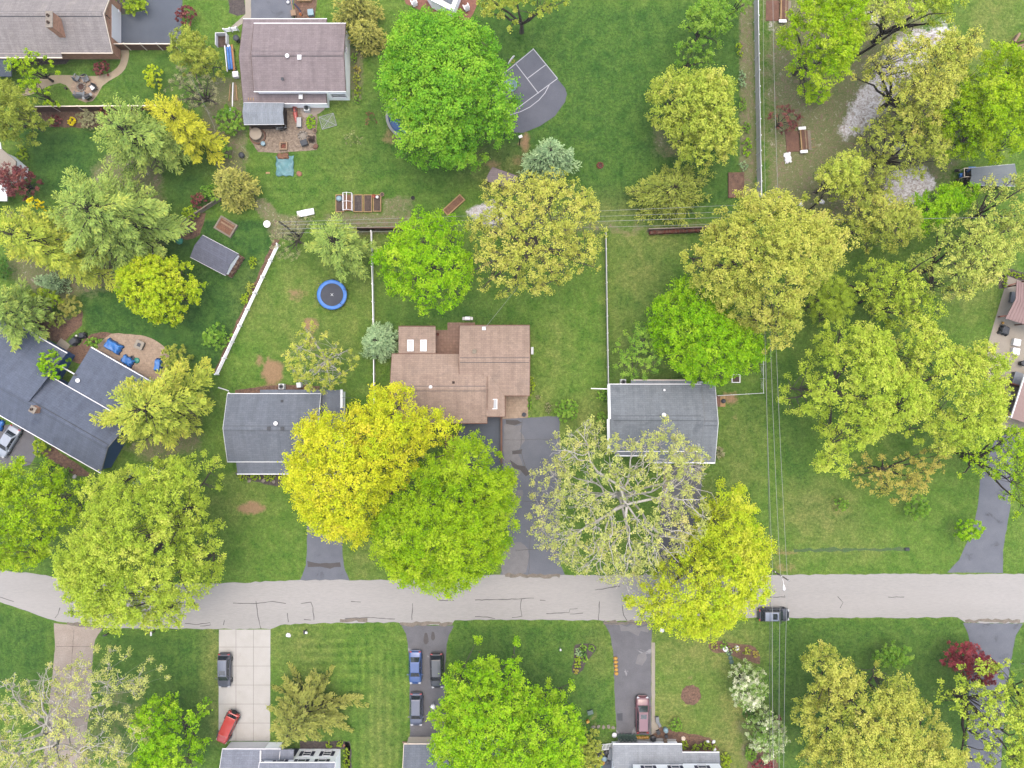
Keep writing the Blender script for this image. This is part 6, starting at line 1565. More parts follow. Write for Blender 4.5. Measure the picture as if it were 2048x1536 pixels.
def car(label, px, py, heading, L, Wd, Ht, pk, style='suv', roof=None, sunroof=False, rails=False, spare=False, pickup=False):
    """local +x = front; heading: direction of the front in photograph pixels (dx, dy)"""
    rz = math.atan2(-heading[1], heading[0])
    rt = thing('parked_car', label, 'car', W(px, py), rz, 'parked cars')
    pm = paint(*pk) if isinstance(pk, tuple) else CP[pk]
    w = Wd / 2; bl = .62 * Ht if style != 'sedan' else .64 * Ht
    hood = {'suv': .25, 'sedan': .26, 'wagon': .24, 'jeep': .26}[style] * L
    tr = {'suv': .03, 'sedan': .15, 'wagon': .02, 'jeep': .03}[style] * L
    x0, x1 = -L / 2, L / 2
    # lower body: lofted sections
    st = [(x0, .78, .45, bl * .82), (x0 + .10, .93, .30, bl * .93), (x0 + .35, .985, .24, bl), (x0 + L * .3, 1, .22, bl), (0, 1, .22, bl), (x1 - hood, 1, .22, bl * .99),
          (x1 - hood * .5, .985, .22, bl * .93), (x1 - .35, .95, .24, bl * .86), (x1 - .10, .84, .30, bl * .74), (x1, .66, .42, bl * .6)]
    if style == 'jeep': st = [(x0, .9, .45, bl * .9), (x0 + .1, .95, .35, bl), (0, .95, .3, bl), (x1 - hood, .93, .3, bl), (x1 - .2, .8, .35, bl * .96), (x1, .76, .45, bl * .9)]
    mb = MB(); n = 12
    vs = []
    for x, kw, zl, zt in st:
        ww = w * kw
        ring = [(-ww * .86, zl), (-ww, zl + .14), (-ww * 1.0, zl + (zt - zl) * .62), (-ww * .965, zt - .10), (-ww * .90, zt - .025), (-ww * .62, zt + .012),
                (ww * .62, zt + .012), (ww * .90, zt - .025), (ww * .965, zt - .10), (ww * 1.0, zl + (zt - zl) * .62), (ww, zl + .14), (ww * .86, zl)]
        vs += [(x, y, z) for y, z in ring]
    fs = []
    for i in range(len(st) - 1):
        for k in range(n):
            a = i * n + k; b = i * n + (k + 1) % n
            fs.append((a, b, b + n, a + n))
    fs += [tuple(range(n))[::-1], tuple(range((len(st) - 1) * n, len(st) * n))]
    mb.add(vs, fs); mb.f = [f[::-1] for f in mb.f]
    mb.build('body', pm, rt, smooth=True)
    # cabin: base on the belt line, roof pulled in; glass panels set into it
    cb0, cb1 = x0 + tr + .06, x1 - hood + .12
    rr0 = cb0 + (.62 if style == 'sedan' else .42 if style != 'jeep' else .14); rr1 = cb1 - (.78 if style != 'jeep' else .30)
    wb, wr = w * .90, w * (.70 if style != 'jeep' else .80)
    zb, zr = bl - .02, Ht
    Bq = [(cb0, -wb, zb), (cb1, -wb * .96, zb), (cb1, wb * .96, zb), (cb0, wb, zb)]
    Rq = [(rr0, -wr, zr - .04), (rr1, -wr * .97, zr - .06), (rr1, wr * .97, zr - .06), (rr0, wr, zr - .04)]
    mb = MB(); mb.add(Bq + Rq, [(0, 1, 5, 4), (1, 2, 6, 5), (2, 3, 7, 6), (3, 0, 4, 7), (4, 5, 6, 7)])
    mb.build('cabin', pm, rt, bevel=.06)
    V = [Vector(p) for p in Bq + Rq]
    def pane(i, j, k, l, u0, u1, v0, v1, name, out):
        """panel on the quad i j (bottom) k l (top)"""
        def P(u, v): return V[i].lerp(V[j], u).lerp(V[l].lerp(V[k], u), v)
        nrm = (V[j] - V[i]).cross(V[l] - V[i]).normalized()
        if nrm.dot(Vector(out)) < 0: nrm = -nrm
        q = [P(u0, v0), P(u1, v0), P(u1, v1), P(u0, v1)]
        o_ = [p + nrm * .018 for p in q]; i_ = [p - nrm * .02 for p in q]
        fs = [(0, 1, 2, 3), (0, 4, 5, 1), (1, 5, 6, 2), (2, 6, 7, 3), (3, 7, 4, 0)]
        if (o_[1] - o_[0]).cross(o_[3] - o_[0]).dot(nrm) < 0: fs = [f[::-1] for f in fs]
        return MB().add(o_ + i_, fs).build(name, M['carglass'], rt)
    pane(1, 2, 6, 5, .07, .93, .08, .93, 'windshield', (1, 0, 0))
    pane(3, 0, 4, 7, .09, .91, .16 if style != 'sedan' else .06, .92, 'rear_window', (-1, 0, 0))
    for sgn, q in ((-1, (0, 1, 5, 4)), (1, (3, 2, 6, 7))):
        pane(*q, .10, .50, .12, .88, 'side_window', (0, sgn, 0)); pane(*q, .53, .86, .12, .88, 'side_window', (0, sgn, 0))
    if roof:  # lighter roof tones have the reflected sky put into their colour
        MB().grid(5, 4, lambda u, v: (rr0 + .06 + (rr1 - rr0 - .12) * u, (-1 + 2 * v) * wr * .90, zr - .02 + .015 * (1 - (2 * v - 1) ** 2))).build('roof_panel', roof, rt, solid=.02)
    if sunroof:
        MB().box((rr1 - .55, 0, zr - .025), (.62, wr * 1.25, .05)).build('sunroof', M['carglass'], rt)
    if rails:
        for sg in (-1, 1): MB().tube([(rr0 + .15, sg * wr * .92, zr - .04), (rr0 + .3, sg * wr * .92, zr + .05), (rr1 - .3, sg * wr * .92, zr + .04), (rr1 - .12, sg * wr * .92, zr - .05)], .022, 6).build('roof_rail', M['metal_gr'], rt)
    wrd = .33 if style != 'jeep' else .40
    for sx in (x0 + L * .19, x1 - L * .19):
        for sg in (-1, 1):
            o = MB(Matrix.Translation((sx, sg * (w - .10), wrd)) @ Matrix.Rotation(pi / 2, 4, 'X')).lathe([(wrd * .62, -.10), (wrd * .95, -.11), (wrd, -.06), (wrd, .06), (wrd * .95, .11), (wrd * .62, .10)], (0, 0, 0), 18, False).build('wheel', M['rubber'], rt, smooth=True)
            MB(Matrix.Translation((sx, sg * (w - .10), wrd)) @ Matrix.Rotation(pi / 2, 4, 'X')).lathe([(.05, -.09), (wrd * .63, -.085), (wrd * .63, .085), (.05, .09)], (0, 0, 0), 14).build('rim', M['metal'], o)
    for sg in (-1, 1):
        MB().box((x1 - .16, sg * w * .66, bl * .74), (.26, .34, .13), sg * -.35).build('headlight', M['headl'], rt, bevel=.02)
        MB().box((x0 + .08, sg * w * .70, bl * .88), (.16, .34, .15), sg * .25).build('taillight', M['taill'], rt, bevel=.02)
        MB().box((cb1 - .35, sg * (w + .10), bl + .05), (.13, .22, .14)).build('mirror', M['black'] if style == 'jeep' else pm, rt, bevel=.03)
    MB().box((x1 - .02, 0, .48), (.14, w * 1.25, .20)).build('front_bumper', M['black'] if style == 'jeep' else pm, rt, bevel=.05)
    MB().box((x0 + .02, 0, .50), (.14, w * 1.5, .20)).build('rear_bumper', M['black'] if style in ('jeep', 'suv') else pm, rt, bevel=.05)
    if style == 'jeep':
        for sx in (x0 + L * .19, x1 - L * .19):
            for sg in (-1, 1): MB().box((sx, sg * (w - .06), .80), (.95, .26, .06)).build('fender', M['black'], rt, bevel=.02)
        if spare:
            MB(Matrix.Translation((x0 - .16, 0, .95)) @ Matrix.Rotation(pi / 2, 4, 'Y')).lathe([(.2, -.1), (.36, -.11), (.38, 0), (.36, .11), (.2, .1)], (0, 0, 0), 16).build('spare_wheel', M['rubber'], rt, smooth=True)
    return rt
car('dark grey hatchback with pale roof and sunroof on the white concrete driveway', 453, 1337, (0, 1), 4.8, 1.86, 1.62, ('graphite', K(98, 102, 116)), 'suv', paint('silverroof', K(128, 138, 158)), True, True)
car('bright red boxy off road car at the end of the white concrete driveway', 460, 1449, (-.46, 1), 4.5, 1.82, 1.75, ('redpaint', K(226, 60, 48)), 'jeep', spare=True)
car('blue sedan nearest the street on the three car driveway', 832, 1331, (0, 1), 4.65, 1.82, 1.45, ('bluepaint', K(66, 108, 180)), 'sedan')
car('black car half under the big green maple', 875, 1337, (.03, 1), 4.9, 1.9, 1.65, ('blackpaint', K(48, 54, 62)), 'suv', paint('greyroof', K(74, 86, 98)))
car('blue grey car behind the blue sedan', 834, 1414, (0, 1), 4.6, 1.84, 1.62, ('slatepaint', K(112, 122, 148)), 'suv', paint('slateroof', K(112, 122, 146)), rails=True)
car('maroon minivan parked before the light roofed house', 1283, 1424, (.0, -1), 5.1, 1.92, 1.72, ('maroonpaint', K(140, 86, 98)), 'wagon', paint('mauveroof', K(158, 112, 126)), True, True)
car('black car parked on the street under the cables', 1544, 1226, (1, 0), 4.3, 1.86, 1.66, ('inkpaint', K(62, 68, 82)), 'suv', paint('sky_sheen_roof', K(146, 160, 186)), True)
car('silver sedan beside the navy house', 22, 882, (-.62, 1), 4.7, 1.84, 1.45, ('silverpaint', K(196, 206, 222)), 'sedan')

# ------------------------------------------------------------------ yard things
def lathe1(name, label, cat, px, py, prof, m, z=0, n=14, group=None, smooth=True):
    return one(MB().lathe(prof, (0, 0, 0), n), name, M[m], label, cat, W(px, py, z), 0, group, smooth=smooth)
def pot(label, px, py, r, h, m='terracotta', fill='soil', name='flower_pot', group=None):
    rt = thing(name, label, 'flower pot', W(px, py), 0, group)
    MB().lathe([(r * .7, 0), (r, h), (r * 1.1, h), (r * 1.1, h * .9 + .02), (r * .85, h * .88)], (0, 0, 0), 16).build('pot', M[m], rt, smooth=True)
    MB().lathe([(0.01, h * .90), (r * .84, h * .88)], (0, 0, 0), 14, False).build('soil', M[fill], rt)
    return rt
def box1(name, label, cat, px, py, d, m, rz=0, z=0, lid=None, group=None, bev=.03):
    rt = thing(name, label, cat, W(px, py, z), rz, group)
    MB().box((0, 0, d[2] / 2), d).build('body', M[m], rt, bevel=bev)
    if lid: MB().box((0, 0, d[2] + .03), (d[0] + .06, d[1] + .06, .07)).build('lid', M[lid], rt, bevel=.02)
    return rt
def rzpx(dx, dy): return math.atan2(-dy, dx)
def bin_(label, px, py, m='black', r=.28, h=.9, group=None):
    rt = thing('trash_bin', label, 'trash bin', W(px, py), 0, group)
    MB().lathe([(r * .75, 0), (r, h * .9), (r * 1.06, h * .9)], (0, 0, 0), 14).build('bin', M[m], rt, smooth=True)
    MB().lathe([(r * 1.1, h * .9), (r * 1.05, h * .97), (r * .5, h * 1.04), (.01, h * 1.05)], (0, 0, 0), 14, False).build('lid', M[m], rt, smooth=True)
    return rt
def chair(label, px, py, rz, m='greyplas', group=None, w=.72, cush=None, wide=1.0):
    rt = thing('garden_chair' if wide < 1.5 else 'garden_bench', label, 'chair' if wide < 1.5 else 'bench', W(px, py), rz, group)
    w *= wide
    mb = MB()
    for k in range(5): mb.box((0, -.30 + k * .145, .40 - .02 * k), (w - .1, .12, .03))
    mb.build('seat', M[m], rt)
    mb = MB(); R = Matrix.Rotation(-.35, 3, 'X')
    for k in range(int(5 * wide)):
        mb.box(Vector((-(w - .2) / 2 + k * (w - .2) / (int(5 * wide) - 1), -.42, .78)), (.10, .03, .85), M=R)
    mb.box(Vector((0, -.38, .62)), (w - .1, .04, .09), M=R); mb.build('backrest', M[m], rt)
    for sx in (-1, 1):
        MB().box((sx * (w / 2), .02, .60), (.14, .74, .03)).build('arm', M[m], rt)
        for sy in (-.3, .32): MB().box((sx * (w / 2 - .03), sy, .29), (.06, .07, .58)).build('leg', M[m], rt)
    if cush: MB().box((0, .0, .46), (w - .12, .56, .10)).build('cushion', M[cush], rt, bevel=.03)
    return rt
def tarp(label, px, py, sx, sy, h, m, rz=0, name='tarp', seed=0, pk=3.0):
    """sheet lying over something: wrinkled mesh with a real thickness"""
    rg = np.random.default_rng(seed)
    ph = rg.uniform(0, 6.3, 8)
    def fn(u, v):
        x, y = (u - .5) * sx, (v - .5) * sy
        e = min(u, 1 - u, v, 1 - v)
        z = h * min(1, e * 7) ** .6
        z += .05 * sin(pk * x + ph[0] + 2 * sin(y * 1.7 + ph[1])) + .05 * sin(pk * 1.6 * y + ph[2] + sin(2.3 * x + ph[3])) + .03 * sin(7 * x + 5 * y + ph[4])
        q = .06 * sin(5 * (u + v) * 3 + ph[5])
        return (x + q * (1 if e < .1 else 0), y + q * (1 if e < .1 else 0), max(.03, z + .05))
    return one(MB().grid(22, 22, fn), name, M[m], label, 'tarp', W(px, py), rz, None, smooth=True, solid=.02)
def raised_bed(label, x0, y0, x1, y1, h=.3, frame='wood_new', fill='soil', rz=0, group=None, cx=None, cy=None, sx=None, sy=None, fw=.1):
    if cx is None: cx, cy, sx, sy = (x0 + x1) / 2, (y0 + y1) / 2, abs(x1 - x0) / PPM, abs(y1 - y0) / PPM
    rt = thing('raised_bed', label, 'garden bed', W(cx, cy), rz, group)
    mb = MB()
    for s in (-1, 1):
        mb.box((s * (sx / 2 - fw / 2), 0, h / 2), (fw, sy, h)); mb.box((0, s * (sy / 2 - fw / 2), h / 2 - .002), (sx - 2 * fw, fw, h - .004))
    mb.build('frame', M[frame], rt)
    rg = np.random.default_rng(int(cx))
    MB().grid(10, 14, lambda u, v: ((u - .5) * (sx - .2), (v - .5) * (sy - .2), h * .72 + rg.uniform(0, .06))).build('soil', M[fill], rt, smooth=True)
    return rt
def stonering(name, label, cat, px, py, r, n=11, m='stone', fill='ash', sz=.17):
    rt = thing(name, label, cat, W(px, py))
    for k in range(n):
        a = 2 * pi * k / n
        MB().rock((r * cos(a), r * sin(a), sz * .5), sz, .7, k).build('stone', M[m], rt, smooth=True)
    MB().lathe([(.01, .08), (r * .6, .07), (r * .95, .03)], (0, 0, 0), 14, False).build('ash', M[fill], rt, smooth=True)
    return rt
def rocks(label, px, py, r, seed, m='stone', group=None, name='rock', sq=.5):
    return one(MB().rock((0, 0, r * sq * .4), r, sq, seed), name, M[m], label, 'rock', W(px, py), seed * .7, group, smooth=True)
def acunit(label, px, py):
    rt = thing('air_conditioner', label, 'air conditioner', W(px, py))
    MB().box((0, 0, .40), (.78, .78, .8)).build('casing', M['greytrim'], rt, bevel=.04)
    MB().lathe([(.34, .80), (.34, .84), (.30, .84), (.30, .80)], (0, 0, 0), 18).build('fan_ring', M['metal'], rt)
    mb = MB()
    for k in range(5): mb.box((0, 0, .86), (.60, .07, .02), k * pi / 5 + .2)
    mb.build('fan', M['charcoal'], rt)
    return rt
def grill(label, px, py, rz=0, m='black', hood='black'):
    rt = thing('barbecue_grill', label, 'grill', W(px, py), rz)
    MB().box((0, 0, .55), (.7, .5, .5)).build('firebox', M[m], rt, bevel=.03)
    MB().tube([(-.36, 0, .82), (.36, 0, .82)], [.26, .26], 12).build('hood', M[hood], rt, smooth=False)
    for s in (-1, 1):
        MB().box((s * .56, 0, .80), (.36, .44, .04)).build('side_shelf', M['metal'], rt)
        MB().box((s * .30, .18, .15), (.06, .06, .3)).build('leg', M[m], rt); MB().box((s * .30, -.18, .15), (.06, .06, .3)).build('leg', M[m], rt)
    MB().tube([(-.28, -.30, .86), (.28, -.30, .86)], .02, 6).build('handle', M['metal'], rt)
    return rt
def logs(label, p0, p1, rows, layers, m='wood', length=.45, r=.09, name='woodpile'):
    a, b = W(*p0), W(*p1); d = b - a; rz = math.atan2(d.y, d.x)
    rt = thing(name, label, 'woodpile', a, rz)
    n = int(d.length / (2 * r)); rg = random.Random(int(p0[0])); mb = [MB(), MB()]
    for l in range(layers):
        for k in range(n):
            for q in range(rows):
                rr = r * rg.uniform(.7, 1.05); y = (q - (rows - 1) / 2) * (length + .04) + rg.uniform(-.06, .06)
                mb[rg.random() < .4].tube([(r + k * 2 * r + rg.uniform(-.02, .02), y - length / 2, r + l * 1.75 * r), (r + k * 2 * r + rg.uniform(-.03, .03), y + length / 2, r + l * 1.75 * r)], rr, 6)
    for q, mm in zip(mb, (m, 'wood_br')):
        if q.v: q.build('log', M[mm], rt)['kind'] = 'stuff'
    return rt
def tyre(label, px, py, r=.33, m='rubber', z=0): return lathe1('tyre', label, 'tyre', px, py, [(r * .55, .02), (r * .9, 0), (r, .08), (r, .14), (r * .9, .22), (r * .55, .20), (r * .55, .02)], m, z, 18)

# fire pit circle, top left
stonering('fire_pit', 'round fire pit with rust coloured ash on the mixed paver circle', 'fire pit', 163, 174, .55)
chair('grey garden chair above left of the fire pit circle', 157, 158, rzpx(.5, -.9) + pi / 2 + pi, group='seats round the fire pit')
chair('grey garden chair above right of the fire pit circle', 175, 160, radians(205), group='seats round the fire pit')
chair('dark lounge chair with white cushion right of the fire pit', 189, 178, radians(125), 'charcoal', 'seats round the fire pit', .8, 'white')
chair('grey slatted bench below the fire pit', 163, 191, 0, 'greyplas', 'seats round the fire pit', .72, None, 1.9)
grill('covered black grill at the lower edge of the fire pit circle', 181, 197, .5)
pot('small dark pot left of the fire pit circle', 134, 178, .16, .4, 'charcoal')
lathe1('urn', 'white urn by the beige house garage', 'urn', 240, 27, [(.15, 0), (.22, .1), (.14, .3), (.3, .7), (.26, .72)], 'white')
# plum house back yard
acunit('square air conditioner on the pale pad behind the plum roofed house', 616, 220)
sheet('pad', [(600, 212), (655, 210), (640, 226), (624, 234), (606, 234)], .018, M['conc_o'], 'pale concrete pad under the air conditioner', .1)
kb = thing('kayak', 'faded red kayak lying by the patio edge', 'kayak', W(591, 224), rzpx(.12, 1))
MB().tube([(-1.75, 0, .3), (-1.2, 0, .24), (-.4, 0, .22), (.4, 0, .22), (1.2, 0, .24), (1.75, 0, .3)], [.03, .22, .32, .32, .22, .03], 12).build('hull', M['coral'], kb, smooth=True)
MB().lathe([(.3, .50), (.34, .55), (.26, .55), (.24, .46)], (-.1, 0, 0), 14).build('cockpit_rim', M['black'], kb)
one(MB().box((0, 0, .12), (.12, 4.2, .2)), 'timber_beam', M['wood_new'], 'pale timber beam beside the red kayak', 'timber', W(594.5, 226), .03)
t = thing('table', 'round table with beige cover on the leaf strewn patio', 'table', W(515, 271))
MB().lathe([(.85, .72), (.88, .76), (.80, .80), (.1, .84)], (0, 0, 0), 24).build('cover', M['beige'], t, smooth=True); MB().lathe([(.3, 0), (.06, .1), (.06, .74)], (0, 0, 0), 10).build('pedestal', M['wood_dk'], t)
t = thing('fire_bowl', 'round ring wall of paving behind the beige table', 'planter', W(516, 273))
MB().lathe([(1.15, 0), (1.15, .22), (.98, .22), (.98, 0)], (0, 0, 0), 26).build('ring', M['wood_br'], t)
lathe1('stool', 'round pale blue stool on the leaf strewn patio', 'stool', 528, 289, [(.28, 0), (.30, .42), (.34, .45), (.30, .50), (.02, .51)], 'ltblue')
t = thing('fire_pit', 'square brick fire pit at the edge of the leaf strewn patio', 'fire pit', W(568, 293))
mb = MB()
for s in (-1, 1): mb.box((s * .46, 0, .17), (.2, 1.1, .34)); mb.box((0, s * .46, .168), (.72, .2, .336))
mb.build('surround', M['wood'], t); MB().lathe([(.01, .16), (.36, .12)], (0, 0, 0), 10, False).build('ash', M['rust'], t)
box1('storage_box', 'dark grey storage box on the leaf strewn patio', 'storage box', 610, 288, (.9, .7, .6), 'charcoal', .35, lid='charcoal')
chair('dark slatted chair at the right of the leaf strewn patio', 625, 279, 0, 'wood_dk')
stonering('fountain', 'pebble heap with pale stones on the patio', 'rock garden', 606, 272, .6, 9, 'stone', 'stone', .2)
box1('planter', 'long galvanised planter trough near the red kayak', 'planter', 600, 247, (.6, 1.3, .5), 'metal_gr', lid='metal')
grill('black kettle grill under the pergola corner', 566, 259, .2)
pot('brown pot at the right edge of the leaf strewn patio', 631, 263, .28, .4, 'wood')
rocks('brown stump like rock at the patio corner', 632, 294, .45, 5, 'wood_br', sq=.6)
bush('green ground plants in the patio corner bed', 622, 245, 9, .5, 'l_bright', ry=15, leaf=.09, name='plant', cat='plant')
tarp('wrinkled teal tarp with brush on the grass behind the patio', 570, 332, 2.5, 2.9, .10, 'teal_tarp', .0, seed=4, pk=2.2)
tarp('heap of cuttings on the upper end of the teal tarp', 566, 313, 1.7, .9, .25, 'soil_red', .1, 'brush_heap', 5, 6)
one(MB().box((0, 0, .05), (.55, .25, .1)), 'board', M['wood_new'], 'pale board on the grass left of the teal tarp', 'board', W(536, 346), .0)
rocks('reddish stone on the grass right of the teal tarp', 598, 347, .45, 8, 'terracotta', sq=.2)
lathe1('garden_lantern', 'dark round lantern on the brush row beside the patio lawn', 'lantern', 485, 312, [(.3, 0), (.42, .3), (.40, .5), (.15, .65), (.02, .66)], 'charcoal')
# soccer goal lying on the lawn
g = thing('soccer_goal', 'white framed soccer goal net lying on the lawn', 'goal', W(656, 243), rzpx(1, -.28))
mb = MB()
for a_, b_ in (((-1.05, -.9), (1.05, -.9)), ((-1.05, .9), (1.05, .9)), ((-1.05, -.9), (-1.05, .9)), ((1.05, -.9), (1.05, .9)), ((-1.05, -.9), (1.05, .9)), ((-1.05, .9), (1.05, -.9))):
    mb.tube([(a_[0], a_[1], .12), (b_[0], b_[1], .12 if a_[0] * b_[0] > 0 or a_[1] == b_[1] else .13)], .03, 6)
mb.build('frame', M['paint'], g)
mb = MB()
for k in range(15):
    mb.tube([(-1.05 + k * .15, -.9, .10), (-1.05 + k * .15, .9, .10)], .006, 3, False)
for k in range(13): mb.tube([(-1.05, -.9 + k * .15, .10), (1.05, -.9 + k * .15, .10)], .006, 3, False)
mb.build('net', M['greytrim'], g)
# west side of the plum house
t = thing('compost_bin', 'open white panelled bin beside the white picket gate', 'compost bin', W(447, 84))
MB().box((-.75, 0, .5), (.06, 1.7, 1.0)).box((0, .82, .5), (1.5, .06, 1.0)).box((.75, .1, .5), (.06, 1.5, 1.0)).build('panel', M['white'], t); MB().grid(6, 6, lambda u, v: ((u - .5) * 1.4, (v - .5) * 1.5, .12 + .1 * sin(7 * u) * sin(5 * v))).build('compost', M['soil'], t)
t = thing('lumber_rack', 'rack of lumber under blue sheets west of the plum roofed house', 'lumber rack', W(463, 120), rzpx(.10, 1) + pi / 2)
for x, mm, nm in ((-.55, 'white', 'rail'), (-.22, 'blue_tarp', 'sheet'), (.16, 'blue_tarp', 'sheet'), (.42, 'orange', 'rail'), (.56, 'wood_new', 'rail')):
    MB().box((x, 0, .55 + .05 * (x > 0)), (.30 if nm == 'sheet' else .12, 3.2 if nm == 'sheet' else 3.7, .18)).build(nm, M[mm], t, bevel=.03)
for y in (-1.3, 1.3): MB().box((0, y, .22), (1.3, .12, .44)).build('trestle', M['wood'], t)
one(MB().box((0, 0, .3), (.36, .9, .12)).box((0, -.2, .15), (.3, .3, .3)), 'crate', M['white'], 'white crate top at the upper end of the lumber rack', 'crate', W(459, 98), .05)
bin_('dark trash bin between the lumber rack and the plum roof', 477, 82, 'charcoal', .4, 1.0)
box1('storage_box', 'white storage cube at the lower end of the lumber rack', 'storage box', 474, 152, (.75, .75, .6), 'white', .1, lid='white')
for k, (x, y, l, mm) in enumerate(((460, 186, 2.4, 'wood_new'), (466, 190, 3.4, 'white'), (471, 184, 2.6, 'wood'), (474, 186, 2.2, 'wood_new'))):
    one(MB().box((0, 0, .1), (.14, l, .12)), 'timber', M[mm], ('short pale timber, leftmost by the leafless tree', 'long white plank beside the dark shingled eave', 'tan timber third from the leafless tree', 'pale timber nearest the dark shingled eave')[k], 'timber', W(x, y), .05 * k - .08, 'timbers beside the plum roofed house')
tyre('white rimmed tyre beside the timbers', 459, 220, .3, 'greytrim')
for k in range(3): one(MB().box((0, 0, .05), (.10, .75, .08)), 'roof_plank', M['wood_new'], ('left plank leaning on the lower plum roof', 'middle plank leaning on the lower plum roof', 'right plank leaning on the lower plum roof')[k], 'plank', W(497 + k * 5, 196, 2.1), .1, 'planks on the lower plum roof')
# clutter at the top
t = thing('wheelbarrow', 'wooden cart with long shaft on the brown bed at the top edge', 'cart', W(588, 26), .15)
MB().box((0, -.2, .35), (.7, .8, .3)).build('tray', M['wood'], t); MB().tube([(-.05, 2.0, .4), (0, .2, .4)], .06, 6).build('shaft', M['wood_new'], t); MB(Matrix.Translation((0, -.75, .2)) @ Matrix.Rotation(pi / 2, 4, 'Y')).lathe([(.1, -.05), (.2, -.04), (.2, .04), (.1, .05)], (0, 0, 0), 12).build('wheel', M['rubber'], t)
lathe1('bucket', 'orange bucket on the brown bed at the top edge', 'bucket', 602, 30, [(.15, 0), (.2, .3), (.16, .3), (.13, .05)], 'orange')
one(MB().tube([(-.9, .2, .12), (0, 0, .14), (.9, -.5, .12)], .1, 8), 'rolled_tarp', M['navy'], 'rolled dark blue tarp on the brown bed at the top edge', 'tarp', W(598, 18), -.6)
box1('cooler', 'pale blue cooler on the brown bed at the top edge', 'cooler', 623, 28, (.75, .8, .5), 'ltblue', .1, lid='ltblue')
raised_bed('pale timber box cut by the top edge', 596, -12, 624, 5, .5, 'wood_new', 'mulch')
lathe1('ball', 'white round planter near the grey driveway at the top', 'planter', 577, 6, [(.05, 0), (.2, .1), (.22, .25), (.1, .4)], 'white')
for x, y, lab in ((829, 8, 'pale metal chair on the red patio'), (933, 17, 'white chair on the red patio')): chair(lab, x, y, .4, 'white')
# raised vegetable beds
GBD = 'raised vegetable beds in a row'
raised_bed('raised bed with a pale sack at the left end of the row', 672, 390, 689, 425, .3, group=GBD)
raised_bed('dark soil raised bed, third of the row', 708, 390, 726, 425, .3, 'wood_new', 'mulch_dk', group=GBD)
raised_bed('brown soil raised bed, fourth of the row', 728, 390, 745, 425, .3, group=GBD)
raised_bed('brown soil raised bed at the right end of the row', 747, 390, 763, 424, .3, group=GBD)
t = thing('cold_frame', 'clear roofed cold frame standing among the raised beds', 'cold frame', W(697, 406))
mb = MB()
for x in (-.62, .62):
    for y in (-1.2, 0, 1.2): mb.box((x, y, .45), (.06, .06, .9)); mb.box((x / 2, y, 1.08), (.7, .05, .05), M=Matrix.Rotation((.53 if x < 0 else -.53) * -1, 3, 'Y'))
    mb.box((x, 0, .9), (.06, 2.4, .06)); mb.box((x, 0, .2), (.06, 2.4, .3))
mb.box((0, 0, 1.27), (.08, 2.4, .06)); mb.build('frame', M['white'], t)
MB().grid(6, 10, lambda u, v: ((u - .5) * 1.15, (v - .5) * 2.3, .2)).build('soil', M['soil_red'], t)
one(MB().rock((0, 0, .2), .45, .5, 3), 'sack', M['ltblue'], 'pale green white sack on the left raised bed', 'sack', W(679, 398, .25), 0, None, smooth=True)
lathe1('bucket', 'red bucket on the right raised bed', 'bucket', 748, 393, [(.18, 0), (.24, .3), (.2, .3), (.16, .05)], 'red', .22)
lathe1('bucket', 'white bucket on the right raised bed', 'bucket', 755, 395, [(.15, 0), (.2, .3), (.16, .3), (.13, .05)], 'white', .22)
pot('tan square planter at the corner of the raised beds', 765, 390, .28, .35, 'wood')
tyre('old tyre lying at the end of the weedy vegetable patch', 826, 396, .28)
t = thing('garden_bench', 'white cloth draped bench on the brush row', 'bench', W(613, 427), .2)
MB().grid(14, 6, lambda u, v: ((u - .5) * 2.4, (v - .5) * .9, .45 + .06 * sin(9 * u + 3 * v))).build('cloth', M['white'], t, smooth=True, solid=.03)
for x in (-1, 1): MB().box((x, 0, .2), (.08, .6, .4)).build('leg', M['wood_dk'], t)
dx = (932 - 897, 400 - 432); raised_bed('long pale timber bed of red leaves set diagonally on the lawn', 0, 0, 0, 0, .4, 'wood_new', 'soil_red', rzpx(*dx), None, 908, 411, math.hypot(*dx) / PPM, 1.15, .15)
raised_bed('weathered timber sandbox with two boards on the dark lawn', 0, 0, 0, 0, .35, 'wood_gr', 'soil_red', rzpx(33, 20), None, 453, 454, 2.75, 2.1, .24)
one(MB().box((0, 0, .4), (1.9, .22, .06)).box((0, .45, .4), (1.9, .12, .06)), 'sandbox_board', M['wood'], 'two tan boards across the sandbox', 'board', W(456, 452), rzpx(33, 20))
one(MB().rock((0, 0, .25), .55, .5, 4), 'sack', M['green_p'], 'turquoise plastic bundle under the pine near the shed', 'sack', W(361, 483), 0, None, smooth=True)
bin_('grey bin beside the grey weathered fence', 383, 462, 'charcoal', .35, .9)
one(MB().tube([(-.9, -.5, .2), (.9, .5, .25)], .05, 6), 'pipe', M['white'], 'white pipe under the pines', 'pipe', W(317, 501), .05)
logs('firewood stacked along the end of the slate roofed shed', (459, 553), (485, 512), 2, 5, 'wood')
logs('reddish firewood row in front of the picket fence', (1297, 467), (1400, 462), 1, 6, 'rust')
lathe1('satellite_dish', 'white round dish at the top corner of the white rail fence', 'dish', 540, 452, [(.05, 1.0), (.35, 1.12), (.5, 1.28), (.46, 1.28), (.02, 1.1)], 'white', 0, 18)
one(MB().tube([(0, 0, 0), (0, 0, 1.05)], .04, 6), 'post', M['metal'], 'thin metal post carrying the white round dish', 'post', W(540, 452))
